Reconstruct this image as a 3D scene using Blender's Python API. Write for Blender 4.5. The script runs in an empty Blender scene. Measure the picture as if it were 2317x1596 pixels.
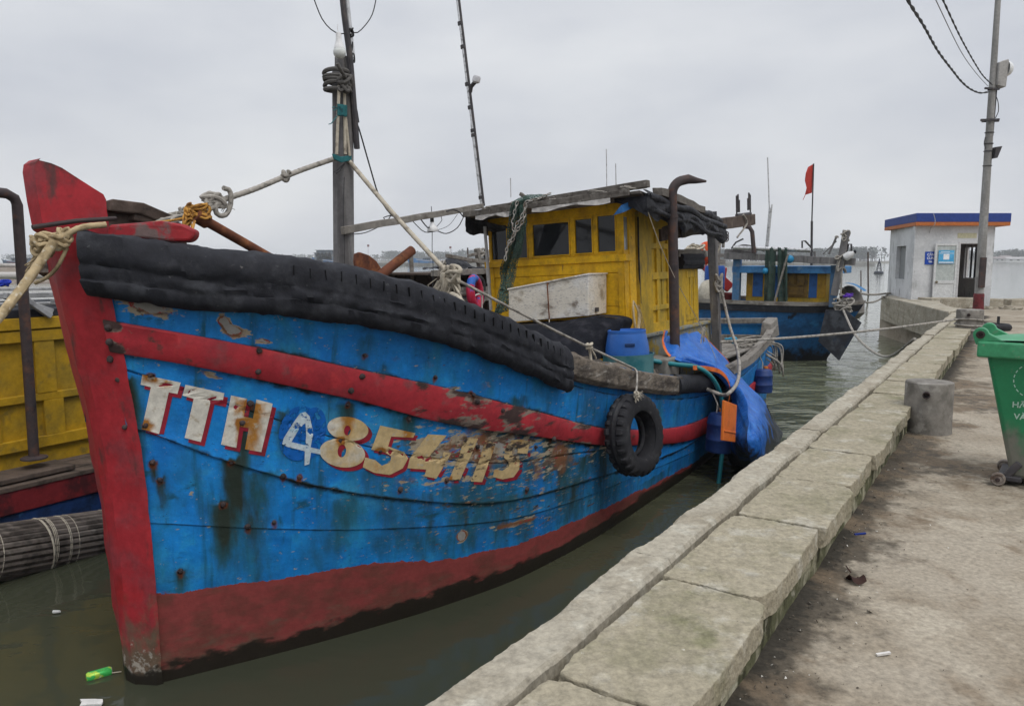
import bpy, bmesh, math, random
import numpy as np
from math import sin, cos, pi, radians, atan, sqrt, exp
from mathutils import Vector, Matrix, noise
random.seed(7)
SC = bpy.context.scene
COL = SC.collection
# ------------------------------------------------------------------ camera, sky, sun
FPX, CX, CY, EYE = 1740.0, 1158.5, 798.0, 1.6
PITCH = atan(209 / 1740.0)
cd = bpy.data.cameras.new('camera'); cam = bpy.data.objects.new('camera', cd); COL.objects.link(cam)
cd.sensor_width = 36; cd.lens = FPX / 2317 * 36; cd.clip_start = .05; cd.clip_end = 12000
cam.location = (0, 0, EYE); cam.rotation_euler = (pi / 2 - PITCH, 0, 0)
SC.camera = cam
SUN_EL, SUN_AZ = radians(58), radians(150)
W = bpy.data.worlds.new("World"); SC.world = W; W.use_nodes = True
nt = W.node_tree; nt.nodes.clear()
out = nt.nodes.new('ShaderNodeOutputWorld'); bg = nt.nodes.new('ShaderNodeBackground')
sky = nt.nodes.new('ShaderNodeTexSky'); sky.sky_type = 'NISHITA'; sky.sun_disc = False
sky.sun_elevation = SUN_EL; sky.sun_rotation = SUN_AZ; sky.dust_density = 4; sky.air_density = 1.5
tc = nt.nodes.new('ShaderNodeTexCoord'); mp = nt.nodes.new('ShaderNodeMapping'); mp.inputs['Scale'].default_value = (1, 1, 2.6)
nz = nt.nodes.new('ShaderNodeTexNoise'); nz.inputs['Scale'].default_value = 2.6; nz.inputs['Detail'].default_value = 5; nz.inputs['Roughness'].default_value = .5
rp = nt.nodes.new('ShaderNodeValToRGB')
rp.color_ramp.elements[0].position = .30; rp.color_ramp.elements[0].color = (5.15, 5.38, 5.95, 1)
rp.color_ramp.elements[1].position = .68; rp.color_ramp.elements[1].color = (7.0, 7.15, 7.4, 1)
mx = nt.nodes.new('ShaderNodeMix'); mx.data_type = 'RGBA'; mx.inputs[0].default_value = .93
nt.links.new(tc.outputs['Generated'], mp.inputs[0]); nt.links.new(mp.outputs[0], nz.inputs['Vector'])
nt.links.new(nz.outputs[0], rp.inputs[0]); nt.links.new(sky.outputs[0], mx.inputs[6]); nt.links.new(rp.outputs[0], mx.inputs[7])
sz = nt.nodes.new('ShaderNodeSeparateXYZ'); zr_ = nt.nodes.new('ShaderNodeMapRange'); zr_.interpolation_type = 'SMOOTHSTEP'
for _i, _v in enumerate((.30, .95, 1.0, 1.95)): zr_.inputs[_i+1].default_value = _v      # an overcast sky is brightest overhead
vm = nt.nodes.new('ShaderNodeVectorMath'); vm.operation = 'SCALE'
nt.links.new(tc.outputs['Generated'], sz.inputs[0]); nt.links.new(sz.outputs[2], zr_.inputs[0]); nt.links.new(mx.outputs[2], vm.inputs[0]); nt.links.new(zr_.outputs[0], vm.inputs['Scale'])
nt.links.new(vm.outputs[0], bg.inputs[0]); bg.inputs[1].default_value = .1; nt.links.new(bg.outputs[0], out.inputs[0])
sl = bpy.data.lights.new('sun', 'SUN'); sl.energy = 1.1; sl.angle = radians(25); sl.color = (1, .97, .92)
so = bpy.data.objects.new('sun', sl); COL.objects.link(so)
so.rotation_euler = Vector((-sin(SUN_AZ) * cos(SUN_EL), -cos(SUN_AZ) * cos(SUN_EL), -sin(SUN_EL))).to_track_quat('-Z', 'Y').to_euler()
vs = SC.view_settings; vs.view_transform = 'Standard'; vs.look = 'None'; vs.exposure = .18; vs.gamma = 1; vs.use_curve_mapping = False
SC.cycles.use_denoising = True
SC.cycles.max_bounces = 6; SC.cycles.volume_bounces = 1; SC.cycles.transparent_max_bounces = 12
# ------------------------------------------------------------------ geometry of the picture
PS, PC = sin(PITCH), cos(PITCH)
def ray(u, v):
    x = (u - CX) / FPX; y = (v - CY) / FPX
    return Vector((x, PC - y * PS, -(y * PC + PS)))
EYEV = Vector((0, 0, EYE))
def onz(u, v, z):
    r = ray(u, v); return EYEV + r * ((z - EYE) / r.z)
def ony(u, v, Y):
    r = ray(u, v); return EYEV + r * (Y / r.y)
HW = 1.2                                     # water lies 1.2 m under the quay
def frame(o, ang, heel):
    a = Vector((sin(ang), cos(ang), 0)); p = Vector((cos(ang), -sin(ang), 0)); z = Vector((0, 0, 1))
    p2 = p * cos(heel) + z * sin(heel); z2 = z * cos(heel) - p * sin(heel)
    return Matrix(((a.x, p2.x, z2.x, o[0]), (a.y, p2.y, z2.y, o[1]), (a.z, p2.z, z2.z, o[2]), (0, 0, 0, 1)))
W0 = onz(275, 1552, -HW)
BF = frame(W0, radians(31.5), radians(2.8))   # main boat: x aft, y to port, z up
NF = frame(W0, radians(31.5), 0)              # its neighbour
QA = radians(33.3)
QF = Matrix(((sin(QA), cos(QA), 0, .54), (cos(QA), -sin(QA), 0, 2.2), (0, 0, 1, 0), (0, 0, 0, 1)))  # quay: x along, y inland
I4 = Matrix.Identity(4)
def ph(F, u, v, ax, val):
    Fi = F.inverted(); o = Fi @ EYEV; d = Fi.to_3x3() @ ray(u, v)
    return o + d * ((val - o[ax]) / d[ax])
def PL(F, u, v, P, n):
    Fi = F.inverted(); o = Fi @ EYEV; d = Fi.to_3x3() @ ray(u, v); n = Vector(n); return o + d*((Vector(P) - o).dot(n)/d.dot(n))
def B(u, v, ax, val): return ph(BF, u, v, ax, val)
def N_(u, v, ax, val): return ph(NF, u, v, ax, val)
def pchip(xs, ys):
    xs = np.array(xs, float); ys = np.array(ys, float); h = np.diff(xs); d = np.diff(ys) / h; m = np.zeros_like(xs)
    for i in range(1, len(xs) - 1):
        if d[i - 1] * d[i] > 0:
            w1 = 2 * h[i] + h[i - 1]; w2 = h[i] + 2 * h[i - 1]; m[i] = (w1 + w2) / (w1 / d[i - 1] + w2 / d[i])
    m[0] = d[0]; m[-1] = d[-1]
    def f(x):
        x = np.clip(x, xs[0], xs[-1]); i = np.clip(np.searchsorted(xs, x) - 1, 0, len(xs) - 2)
        t = (x - xs[i]) / h[i]
        return (2*t**3 - 3*t*t + 1)*ys[i] + (t**3 - 2*t*t + t)*h[i]*m[i] + (-2*t**3 + 3*t*t)*ys[i+1] + (t**3 - t*t)*h[i]*m[i+1]
    return f
# ------------------------------------------------------------------ objects
def WMat(o):
    return WM[o.name]
WM = {}
class MB:
    """collects geometry given in frame F, kept in world space"""
    def __init__(s, F=I4): s.F = F; s.v = []; s.f = []; s.mi = []; s.cur = 0; s.uv = None
    def add(s, vs, fs):
        k = len(s.v); s.v += [s.F @ Vector(p) for p in vs]
        for f in fs: s.f.append([k + i for i in f]); s.mi.append(s.cur)
        return s
    def hexa(s, p):      # 4 bottom, 4 top
        return s.add(p, [(0,3,2,1),(4,5,6,7),(0,1,5,4),(1,2,6,5),(2,3,7,6),(3,0,4,7)])
    def box(s, a, b):
        x0,y0,z0 = a; x1,y1,z1 = b
        return s.hexa([(x0,y0,z0),(x1,y0,z0),(x1,y1,z0),(x0,y1,z0),(x0,y0,z1),(x1,y0,z1),(x1,y1,z1),(x0,y1,z1)])
    def beam(s, a, b, w, h, up=(0,0,1), jit=0):
        a = Vector(a); b = Vector(b); d = (b - a).normalized(); u = Vector(up); r = d.cross(u).normalized() * (w/2); u = r.cross(d).normalized() * (h/2)
        j = lambda: Vector((random.uniform(-jit,jit) for _ in range(3)))
        n = 1 if jit == 0 else max(2, int((b-a).length / .25)); P = []
        for i in range(n + 1):
            c = a.lerp(b, i/n) + j()
            P += [c - r - u + j()*.5, c + r - u + j()*.5, c + r + u + j()*.5, c - r + u + j()*.5]
        fs = [(3,2,1,0), tuple(4*n + i for i in range(4))]
        for i in range(n):
            for k in range(4): fs.append((4*i+k, 4*i+(k+1)%4, 4*i+4+(k+1)%4, 4*i+4+k))
        return s.add(P, fs)
    def prism(s, poly, t):
        n = len(poly); t = Vector(t); P = [Vector(p) for p in poly]
        s.add(P + [p + t for p in P], [tuple(range(n))[::-1], tuple(range(n, 2*n))] + [(i, (i+1)%n, n+(i+1)%n, n+i) for i in range(n)])
        return s
    def tube(s, pts, r, n=8, cap=True, twist=None):
        pts = [Vector(p) for p in pts]; m = len(pts); R = r if hasattr(r, '__len__') else [r]*m
        t0 = (pts[1]-pts[0]).normalized(); u = t0.orthogonal().normalized(); P = []; L = 0
        for i, p in enumerate(pts):
            t = (pts[min(i+1,m-1)] - pts[max(i-1,0)])
            t = t.normalized() if t.length > 1e-9 else t0
            u = (u - t*u.dot(t)); u = u.normalized() if u.length > 1e-6 else t.orthogonal().normalized()
            w = t.cross(u)
            if i: L += (p - pts[i-1]).length
            for k in range(n):
                a = 2*pi*k/n; rr = R[i]
                if twist: rr *= 1 + .2*abs(cos(1.5*(a - twist*L)))-.1
                P.append(p + (u*cos(a) + w*sin(a))*rr)
        fs = [(i*n+k, i*n+(k+1)%n, (i+1)*n+(k+1)%n, (i+1)*n+k) for i in range(m-1) for k in range(n)]
        if cap: fs += [tuple(range(n))[::-1], tuple((m-1)*n + k for k in range(n))]
        return s.add(P, fs)
    def rope(s, pts, r, sag=0, n=9, step=None):
        P = curve(pts, step or r*.8, sag)
        return s.tube(P, r, n, True, twist=2*pi/(3*r*2.2))
    def grid(s, fn, nu, nv, wrap=False):
        P = [fn(i/(nu-1), j/(nv-1)) for i in range(nu) for j in range(nv)]
        return s.add(P, [(i*nv+j, (i+1)*nv+j, (i+1)*nv+j+1, i*nv+j+1) for i in range(nu-1) for j in range(nv-1)])
    def lathe(s, prof, n=24, o=(0,0,0), ax=(0,0,1), cap=True):
        o = Vector(o); ax = Vector(ax).normalized(); u = ax.orthogonal().normalized(); w = ax.cross(u); P = []
        for r, h in prof:
            for k in range(n):
                a = 2*pi*k/n; P.append(o + ax*h + (u*cos(a) + w*sin(a))*r)
        m = len(prof)
        fs = [(i*n+k, i*n+(k+1)%n, (i+1)*n+(k+1)%n, (i+1)*n+k) for i in range(m-1) for k in range(n)]
        if cap: fs += [tuple(range(n))[::-1], tuple((m-1)*n + k for k in range(n))]
        return s.add(P, fs)
    def torus(s, o, ax, R, r, n=28, m=10, prof=None, a0=0, a1=2*pi):
        o = Vector(o); ax = Vector(ax).normalized(); u = ax.orthogonal().normalized(); w = ax.cross(u); P = []
        full = abs(a1-a0-2*pi) < 1e-6; nn = n if full else n+1
        for i in range(nn):
            a = a0 + (a1-a0)*i/n; d = u*cos(a) + w*sin(a)
            for k in range(m):
                b = 2*pi*k/m; x, y = (cos(b)*r, sin(b)*r) if prof is None else prof(b, a)
                P.append(o + d*(R + x) + ax*y)
        fs = [(i*m+k, ((i+1)%nn)*m+k, ((i+1)%nn)*m+(k+1)%m, i*m+(k+1)%m) for i in range(n) for k in range(m)]
        return s.add(P, fs)
    def ball(s, o, r, n=14, m=8, sc=(1,1,1)):
        o = Vector(o)
        return s.lathe_free([(sin(pi*i/m), -cos(pi*i/m)) for i in range(m+1)], n, o, r, sc)
    def lathe_free(s, prof, n, o, r, sc):
        o = Vector(o); P = [o + r*Vector((p[0]*cos(2*pi*k/n)*sc[0], p[0]*sin(2*pi*k/n)*sc[1], p[1]*sc[2])) for p in prof for k in range(n)]
        return s.add(P, [(i*n+k, i*n+(k+1)%n, (i+1)*n+(k+1)%n, (i+1)*n+k) for i in range(len(prof)-1) for k in range(n)])
    def knot(s, o, size, r, turns=5, seed=1, n=7):
        rnd = random.Random(seed); o = Vector(o); P = []; ph_ = [rnd.uniform(0, 6.28) for _ in range(6)]
        M = turns*26
        sx, sy, sz = size if hasattr(size, '__len__') else (size,)*3
        for i in range(M+1):
            t = 2*pi*turns*i/M
            P.append(o + Vector((sx*(cos(t + ph_[0]) * (.75+.25*sin(.37*t+ph_[3]))), sy*(sin(t*1.03+ph_[1])*(.7+.3*cos(.29*t+ph_[4]))), sz*(sin(.61*t+ph_[2])*.7 + .3*cos(1.9*t+ph_[5])))))
        return s.tube(P, r, n, True, twist=2*pi/(3*r*2.2))
    def shake(s, amp, sc=4.0, seed=0, k0=0):
        for i in range(k0, len(s.v)):
            p = s.v[i]; q = p*sc + Vector((seed*7.3, seed*3.1, seed))
            s.v[i] = p + noise.noise_vector(q)*amp
        return s
    def build(s, name, mat, parent=None, smooth=False, bev=0, seg=2, loc=None, sharp=40, sub=0, attrs=None):
        me = bpy.data.meshes.new(name)
        if parent is not None: M = WM[parent.name].copy()
        else:
            if loc is None:
                xs = [p.x for p in s.v]; ys = [p.y for p in s.v]; zs = [p.z for p in s.v]
                loc = Vector(((min(xs)+max(xs))/2, (min(ys)+max(ys))/2, min(zs)))
            M = Matrix.Translation(loc)
        Mi = M.inverted()
        me.from_pydata([Mi @ p for p in s.v], [], s.f)
        for m_ in (mat if isinstance(mat, (list, tuple)) else [mat]): me.materials.append(m_)
        if max(s.mi, default=0) > 0: me.polygons.foreach_set('material_index', s.mi)
        me.validate()
        bm = bmesh.new(); bm.from_mesh(me); bmesh.ops.recalc_face_normals(bm, faces=bm.faces); bm.to_mesh(me); bm.free()
        if smooth:
            me.polygons.foreach_set('use_smooth', [True]*len(me.polygons))
            try: me.set_sharp_from_angle(angle=radians(sharp))
            except Exception: pass
        if attrs:
            for k, arr in attrs.items():
                a = me.attributes.new(k, 'FLOAT', 'POINT'); a.data.foreach_set('value', np.asarray(arr, np.float32))
        o = bpy.data.objects.new(name, me); COL.objects.link(o)
        if parent is not None: o.parent = parent
        else: o.matrix_world = M
        WM[o.name] = M
        if bev:
            b_ = o.modifiers.new('bevel', 'BEVEL'); b_.width = bev; b_.segments = seg; b_.limit_method = 'ANGLE'; b_.angle_limit = radians(35)
        if sub:
            m_ = o.modifiers.new('sub', 'SUBSURF'); m_.levels = sub; m_.render_levels = sub
        return o
def curve(pts, step, sag=0):
    """smooth curve through points (Catmull-Rom), resampled"""
    P = [Vector(p) for p in pts]
    if len(P) == 2 and sag:
        a, b = P; P = [a.lerp(b, t) - Vector((0, 0, sag*4*t*(1-t))) for t in (0, .2, .4, .6, .8, 1)]
    R = []
    Q = [P[0]*2 - P[1]] + P + [P[-1]*2 - P[-2]]
    for i in range(1, len(Q)-2):
        p0, p1, p2, p3 = Q[i-1:i+3]; n = max(1, int((p2-p1).length/step))
        for k in range(n):
            t = k/n
            R.append(.5*((2*p1) + (p2-p0)*t + (2*p0-5*p1+4*p2-p3)*t*t + (3*p1-p0-3*p2+p3)*t**3))
    R.append(P[-1]); return R
def tag(o, label=None, cat=None, group=None, kind=None):
    if label: o['label'] = label
    if cat: o['category'] = cat
    if group: o['group'] = group
    if kind: o['kind'] = kind
    return o
def empty(name, M, label=None, cat=None, group=None, kind=None):
    o = bpy.data.objects.new(name, None); COL.objects.link(o); o.empty_display_size = .2
    if not isinstance(M, Matrix): M = Matrix.Translation(Vector(M))
    o.matrix_world = M; WM[o.name] = M
    return tag(o, label, cat, group, kind)
# ------------------------------------------------------------------ materials
def mat(name, base, rough=.75, metal=0, layers=(), bump=(), co='Object', spec=.3, alpha=None, coat=0, tr=0, ior=1.45, grit=.28, gs=16):
    """layers: (colour, scale, lo, hi, stretch, attr, amount, rough)"""
    m = bpy.data.materials.new(name); m.use_nodes = True; T = m.node_tree; L = T.links.new
    bs = T.nodes['Principled BSDF']; tcn = T.nodes.new('ShaderNodeTexCoord')
    def nse(sc, st=(1,1,1), det=6, ro=.6, off=0):
        mp = T.nodes.new('ShaderNodeMapping'); mp.inputs['Scale'].default_value = st; mp.inputs['Location'].default_value = (off*3.7, off*1.9, off*5.3)
        L(tcn.outputs[co], mp.inputs[0]); n = T.nodes.new('ShaderNodeTexNoise'); n.inputs['Scale'].default_value = sc
        n.inputs['Detail'].default_value = det; n.inputs['Roughness'].default_value = ro; L(mp.outputs[0], n.inputs['Vector']); return n.outputs[0]
    def fac(l, i):
        c, sc, lo, hi = l[:4]; st = l[4] if len(l) > 4 and l[4] else (1,1,1); at = l[5] if len(l) > 5 else None; am = l[6] if len(l) > 6 else 1
        v = nse(sc, st, off=i+1)
        if at:
            a = T.nodes.new('ShaderNodeAttribute'); a.attribute_name = at
            q = T.nodes.new('ShaderNodeMath'); q.operation = 'MULTIPLY_ADD'; L(a.outputs['Fac'], q.inputs[0]); q.inputs[1].default_value = am; L(v, q.inputs[2]); v = q.outputs[0]
        r = T.nodes.new('ShaderNodeMapRange'); r.interpolation_type = 'SMOOTHSTEP'; r.inputs[1].default_value = lo; r.inputs[2].default_value = hi; L(v, r.inputs[0])
        return r.outputs[0]
    rgb = T.nodes.new('ShaderNodeRGB'); rgb.outputs[0].default_value = (*base, 1); cur = rgb.outputs[0]; rv = None
    for i, l in enumerate(layers):
        f = fac(l, i); x = T.nodes.new('ShaderNodeMix'); x.data_type = 'RGBA'; L(f, x.inputs[0]); L(cur, x.inputs[6]); x.inputs[7].default_value = (*l[0], 1); cur = x.outputs[2]
        if len(l) > 7:
            y = T.nodes.new('ShaderNodeMix'); y.data_type = 'FLOAT'; L(f, y.inputs[0])
            if rv is None: y.inputs[2].default_value = rough
            else: L(rv, y.inputs[2])
            y.inputs[3].default_value = l[7]; rv = y.outputs[0]
    if grit:      # dust, pores and scuffs at every size down to a millimetre
        r = T.nodes.new('ShaderNodeMapRange'); L(nse(gs, (1,1,1), 12, .74, 31), r.inputs[0])
        for k_, v_ in enumerate((.28, .72, 1-grit, 1+grit)): r.inputs[k_+1].default_value = v_
        x = T.nodes.new('ShaderNodeVectorMath'); x.operation = 'SCALE'; L(cur, x.inputs[0]); L(r.outputs[0], x.inputs['Scale']); cur = x.outputs[0]
    L(cur, bs.inputs['Base Color']); bs.inputs['Roughness'].default_value = rough; bs.inputs['Metallic'].default_value = metal
    if rv is not None: L(rv, bs.inputs['Roughness'])
    bs.inputs['Specular IOR Level'].default_value = spec; bs.inputs['Coat Weight'].default_value = coat; bs.inputs['IOR'].default_value = ior
    if tr: bs.inputs['Transmission Weight'].default_value = tr
    nrm = None
    for i, b_ in enumerate(bump):
        sc, stg, dist = b_[:3]; st = b_[3] if len(b_) > 3 else (1,1,1)
        bn = T.nodes.new('ShaderNodeBump'); bn.inputs['Strength'].default_value = stg; bn.inputs['Distance'].default_value = dist
        L(nse(sc, st, off=20+i), bn.inputs['Height'])
        if nrm is not None: L(nrm, bn.inputs['Normal'])
        nrm = bn.outputs[0]
    if nrm is not None: L(nrm, bs.inputs['Normal'])
    if alpha:      # like a layer: where the factor is 1 the surface is gone
        f = fac(((0,0,0),) + tuple(alpha), 40); q = T.nodes.new('ShaderNodeMath'); q.operation = 'SUBTRACT'; q.inputs[0].default_value = 1; L(f, q.inputs[1]); L(q.outputs[0], bs.inputs['Alpha'])
    return m
LONG = (.25, 1, 1)
wood_grey = mat('weathered_wood', (.20,.185,.165), .9, layers=[((.10,.085,.07), 9, .45, .7, (.2,1,1)), ((.33,.31,.285), 14, .55, .75, (.2,1,1)), ((.05,.045,.04), 5, .62, .75)], bump=[(30,.6,.01,(.15,1,1)),(60,.3,.004)])
wood_dark = mat('dark_wood', (.075,.055,.045), .9, layers=[((.13,.10,.085), 8, .5, .7), ((.03,.025,.022), 6, .55, .7)], bump=[(25,.7,.01)])
wood_roof = mat('dark_weathered_wood', (.125,.113,.10), .9, layers=[((.07,.06,.052), 9, .45, .65, (.3,1,1)), ((.22,.205,.185), 14, .55, .72, (.3,1,1))], bump=[(30,.6,.01,(.3,.3,1))])
wood_mast = mat('mast_wood', (.155,.15,.15), .85, layers=[((.09,.085,.085), 7, .45, .65, (1,1,.08)), ((.24,.23,.22), 16, .55, .75, (1,1,.06))], bump=[(40,.5,.006,(1,1,.06))])
rust = mat('rust', (.12,.042,.022), .85, layers=[((.22,.085,.035), 9, .48, .65), ((.04,.018,.014), 6, .52, .7)], bump=[(40,.6,.005)])
rust_dark = mat('dark_rusty_steel', (.05,.038,.038), .7, layers=[((.10,.05,.035), 7, .52, .7), ((.025,.022,.024), 5, .55, .7)], bump=[(40,.4,.004)])
steel_dark = mat('dark_steel', (.055,.052,.056), .6, .3, layers=[((.10,.085,.08), 12, .5, .7)], bump=[(40,.3,.003)])
alu = mat('aluminium_pole', (.55,.55,.55), .4, .8, layers=[((.2,.2,.2), 20, .5, .7)])
black = mat('black_rubber', (.014,.015,.020), .8, grit=.4, layers=[((.036,.038,.045), 5, .48, .72), ((.09,.09,.095), 26, .64, .76), ((.16,.155,.15), 9, .70, .78)], bump=[(16,.5,.015),(70,.3,.004)], spec=.35)
black_cloth = mat('black_cloth', (.010,.011,.015), .95, layers=[((.028,.028,.034), 6, .5, .7)], bump=[(9,.5,.03),(120,.2,.002)], spec=.15)
tarp_black = mat('black_tarpaulin', (.016,.017,.022), .6, layers=[((.055,.056,.062), 7, .5, .7)], bump=[(8,.9,.05),(20,.5,.02)])
rope_m = mat('rope', (.42,.33,.20), .95, layers=[((.25,.19,.11), 9, .5, .65), ((.55,.50,.40), 30, .55, .7)], bump=[(120,.4,.002)], spec=.1)
rope_grey = mat('grey_rope', (.30,.28,.25), .95, layers=[((.16,.15,.135), 12, .5, .65), ((.42,.40,.36), 30, .55, .7)], bump=[(120,.4,.002)], spec=.1)
rope_white = mat('pale_rope', (.40,.36,.29), .95, layers=[((.24,.21,.17), 12, .5, .65)], bump=[(120,.4,.002)], spec=.1)
rope_teal = mat('teal_twine', (.03,.13,.14), .9, layers=[((.02,.06,.07), 25, .5, .65)], spec=.1)
rope_orange = mat('ochre_cord', (.45,.24,.06), .9, layers=[((.2,.1,.04), 25, .5, .65)], spec=.1)
wire = mat('black_wire', (.03,.03,.032), .6)
# ------------------------------------------------------------------ main boat hull
stem = pchip([-1,0,.37,.74,1.22,1.66,2.1,2.51,2.89,3.37,3.6],[.12,0,-.01,-.02,-.035,-.065,-.12,-.18,-.23,-.29,-.3])
XS = [0,.2,.79,1.42,2.05,3,4.6,7,9,11,12.4]
bw = pchip(XS,[.09,.2,.52,.83,1.1,1.38,1.54,1.58,1.52,1.38,1.22])
bs_ = pchip(XS,[.09,.33,.86,1.23,1.47,1.66,1.74,1.76,1.72,1.6,1.45])
sheer = pchip([0,.4,1.1,1.7,2.5,3.4,4.5,6,7.7,9,10.5,12.4],[2.97,2.85,2.72,2.56,2.26,1.90,1.64,1.37,1.19,1.2,1.3,1.52])
L_boot = pchip([0,.1,.55,1.37,2.06,3.02,4.63,7.6,12.4],[.64,.62,.57,.50,.36,.26,.2,.05,.04])
L_low = pchip([0,1.4,3,4.6,7.6,12.4],[1.15,.78,.5,.4,.22,.18])
L_plank = pchip([0,.1,.56,1.05,1.67,2.6,4.1,6.6,12.4],[1.8,1.77,1.47,1.2,.96,.72,.59,.39,.4])
L_bot = pchip([0,.12,.4,.81,1.33,1.98,2.9,4.5,7.3,12.4],[2.29,2.24,2.14,1.98,1.78,1.51,1.24,.83,.43,.55])
L_top = pchip([0,.12,.43,.82,1.34,1.99,2.9,4.5,7.2,12.4],[2.49,2.44,2.33,2.19,2.0,1.78,1.46,.99,.64,.8])
def hb(d, z):
    d = np.asarray(d, float); z = np.asarray(z, float)
    t = np.clip(z / sheer(np.maximum(d, 0)), -.6, 1.3); w = bw(d); s_ = bs_(d)
    return np.where(t < 0, w*(1 + .35*t - .9*t*t), w + (s_-w)*np.maximum(t, 0)**1.15)
def hit(u, v):
    Fi = BF.inverted(); o = Fi @ EYEV; d = Fi.to_3x3() @ ray(u, v)
    ts = np.linspace(3, 24, 1500); X = o.x + ts*d.x; Y = o.y + ts*d.y; Z = o.z + ts*d.z; D = X - stem(Z)
    f = Y - hb(D, Z); f[D < -.02] = 1
    k = int(np.argmax(f < 0)); lo, hi = ts[k-1], ts[k]
    for _ in range(25):
        m = (lo+hi)/2; q = o + d*m
        if q.y < float(hb(q.x - float(stem(q.z)), q.z)): hi = m
        else: lo = m
    q = o + d*hi; return q.x - float(stem(q.z)), q.z
for _n, _pts in (('L_seam', [(246,829),(323,850),(413,882),(519,916),(619,946),(690,971),(764,992),(838,1011),(938,1031),(1000,1038),(1086,1047),(1186,1043),(1264,1032)]),):
    _q = [hit(*p) for p in _pts]
L_seam = pchip([0] + [q[0] for q in _q] + [7.5, 12.4], [_q[0][1] + .03] + [q[1] for q in _q] + [.5, .5])
def hoff(d, z):
    e = z - L_plank(d); off = np.where(e >= 0, .016*np.exp(-np.maximum(e, 0)/.09), 0)
    e = z - L_low(d); off = off + np.where(e >= 0, .007*np.exp(-np.maximum(e, 0)/.05), 0)
    e = z - L_seam(d); off = off - .012*np.exp(-(e/.007)**2) + np.where(e > 0, .005*np.exp(-np.maximum(e,0)/.06), 0)
    e = z - (L_top(d) + .55*(sheer(d) - L_top(d))); off = off - .006*np.exp(-(e/.008)**2)
    return off
def hp(d, z, off=0.0, side=1, vec=False):
    d = np.asarray(d, float); z = np.asarray(z, float)
    x = d + stem(z); y = hb(d, z); o = off + hoff(d, z)
    g = (hb(d+.02, z) - hb(d-.02, z))/.04; gz = (hb(d, z+.02) - hb(d, z-.02))/.04; n = np.sqrt(1 + g*g + gz*gz)
    return np.stack([x - g/n*o, (y + o/n)*side, z - gz/n*o], -1)
# stains and wear, as blobs (d, z, rd, rz, strength) and streaks (d, ztop, length, width, strength)
BOLT = [(585,790),(583,838),(825,803),(815,848),(985,852),(268,858),(283,965),(341,848),(566,912),(548,955),(786,915),(925,945),(523,1045),(505,1140),(1073,905),(790,880),(1130,925),(1245,990),(1212,1010),(676,1078),(345,1045),(362,1085),(408,1290),(770,995),(250,740),(252,772),(250,812),(1065,890),(905,1105),(1010,1085),(330,960),(1080,1010),(860,1020),(1190,1105),(640,1075),(620,1180),(560,1190)]
BO = [hit(*p) for p in BOLT]
STK = []
for (u, v, Lp, w, s) in [(283,860,.5,.055,1.3),(566,915,.35,.06,1.0),(548,955,.5,.04,1.1),(786,915,.33,.07,1.1),(925,945,.25,.06,.9),(525,1045,.75,.075,1.25),(505,1140,.55,.07,1.2),(575,1080,1.1,.17,.75),(345,1045,.22,.025,1.),(362,1080,.3,.035,1.),(408,1290,.2,.03,1.),(1130,930,.5,.12,1.),(1245,990,.5,.1,1.1),(1275,1010,.6,.12,1.1),(1175,900,.7,.16,.8),(870,830,.3,.05,.7),(330,850,.2,.04,.5),(970,1180,.3,.25,.6),(1060,1150,.4,.2,.7),(1330,1030,.5,.25,.9),(840,1040,.3,.12,.6),(640,930,.35,.05,.9),(700,730,.2,.06,.6),(830,760,.3,.08,.6),(1370,1000,.7,.3,.9),(300,960,.3,.04,.7),(780,1130,.5,.2,.5),(450,860,.15,.06,.5),(1000,1110,.8,.5,.55),(1150,1125,.8,.5,.65),(1300,1080,.8,.5,.75),(1480,1080,.6,.5,.7),(880,1090,.5,.2,.5)]:
    d, z = hit(u, v); STK.append((d, z, Lp, w, s))
BLB = []
for (u, v, rd, rz, s) in [(1100,1015,1.1,.25,1.12),(1150,940,.22,.14,1.1),(1250,1030,.55,.27,1.0),(960,960,.28,.11,.7),(900,1040,.5,.08,.55),(1010,1085,.7,.05,.9),(860,1150,.3,.06,.55),(840,1220,.4,.12,.35),(330,680,.14,.10,1.7),(300,665,.1,.08,1.5),(385,690,.2,.1,.6),(260,660,.1,.1,.8),(508,728,.035,.05,2.0),(528,748,.06,.04,2.0),(560,757,.07,.025,1.9),(598,768,.06,.03,1.6),(1130,1190,.5,.04,.75),(1045,1212,.05,.05,2.2),(1180,1180,.45,.03,1.2),(950,828,.2,.05,.6),(1040,880,.35,.04,.7),(1080,870,.3,.06,.6),(1330,900,.4,.1,.5),(480,850,.08,.02,1.),(460,842,.05,.02,1.),(1350,1020,.5,.2,.7),(690,1030,.08,.02,.6),(700,1125,.1,.03,.5),(1430,1090,.8,.08,.6),(640,700,.2,.05,.3),(960,1035,.4,.1,.5),(1290,880,.3,.08,.7)]:
    d, z = hit(u, v); BLB.append((d, z, rd, rz, s))
def f_wear(d, z):
    o = np.zeros_like(np.asarray(d, float))
    for a, b, r, q, s in BLB:
        o = np.maximum(o, s*np.exp(-(((d-a)/r)**2 + ((z-b - (np.asarray(L_plank(d)) - L_plank(a))*.6)/q)**2)))
    return o
def f_streak(d, z):
    o = np.zeros_like(np.asarray(d, float))
    for a, b, l, w, s in STK:
        k = (b - z)/l; o = np.maximum(o, s*np.exp(-((d-a)/w)**2)*np.where((k > -.03), np.exp(-np.maximum(k,0)**2*1.1), 0))
    return o
def f_rust(d, z):
    o = np.zeros_like(np.asarray(d, float))
    for a, b in BO: o = np.maximum(o, np.exp(-(((d-a)/.035)**2 + ((z-b)/np.where(z < b, .07, .03))**2)))
    return o
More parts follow.
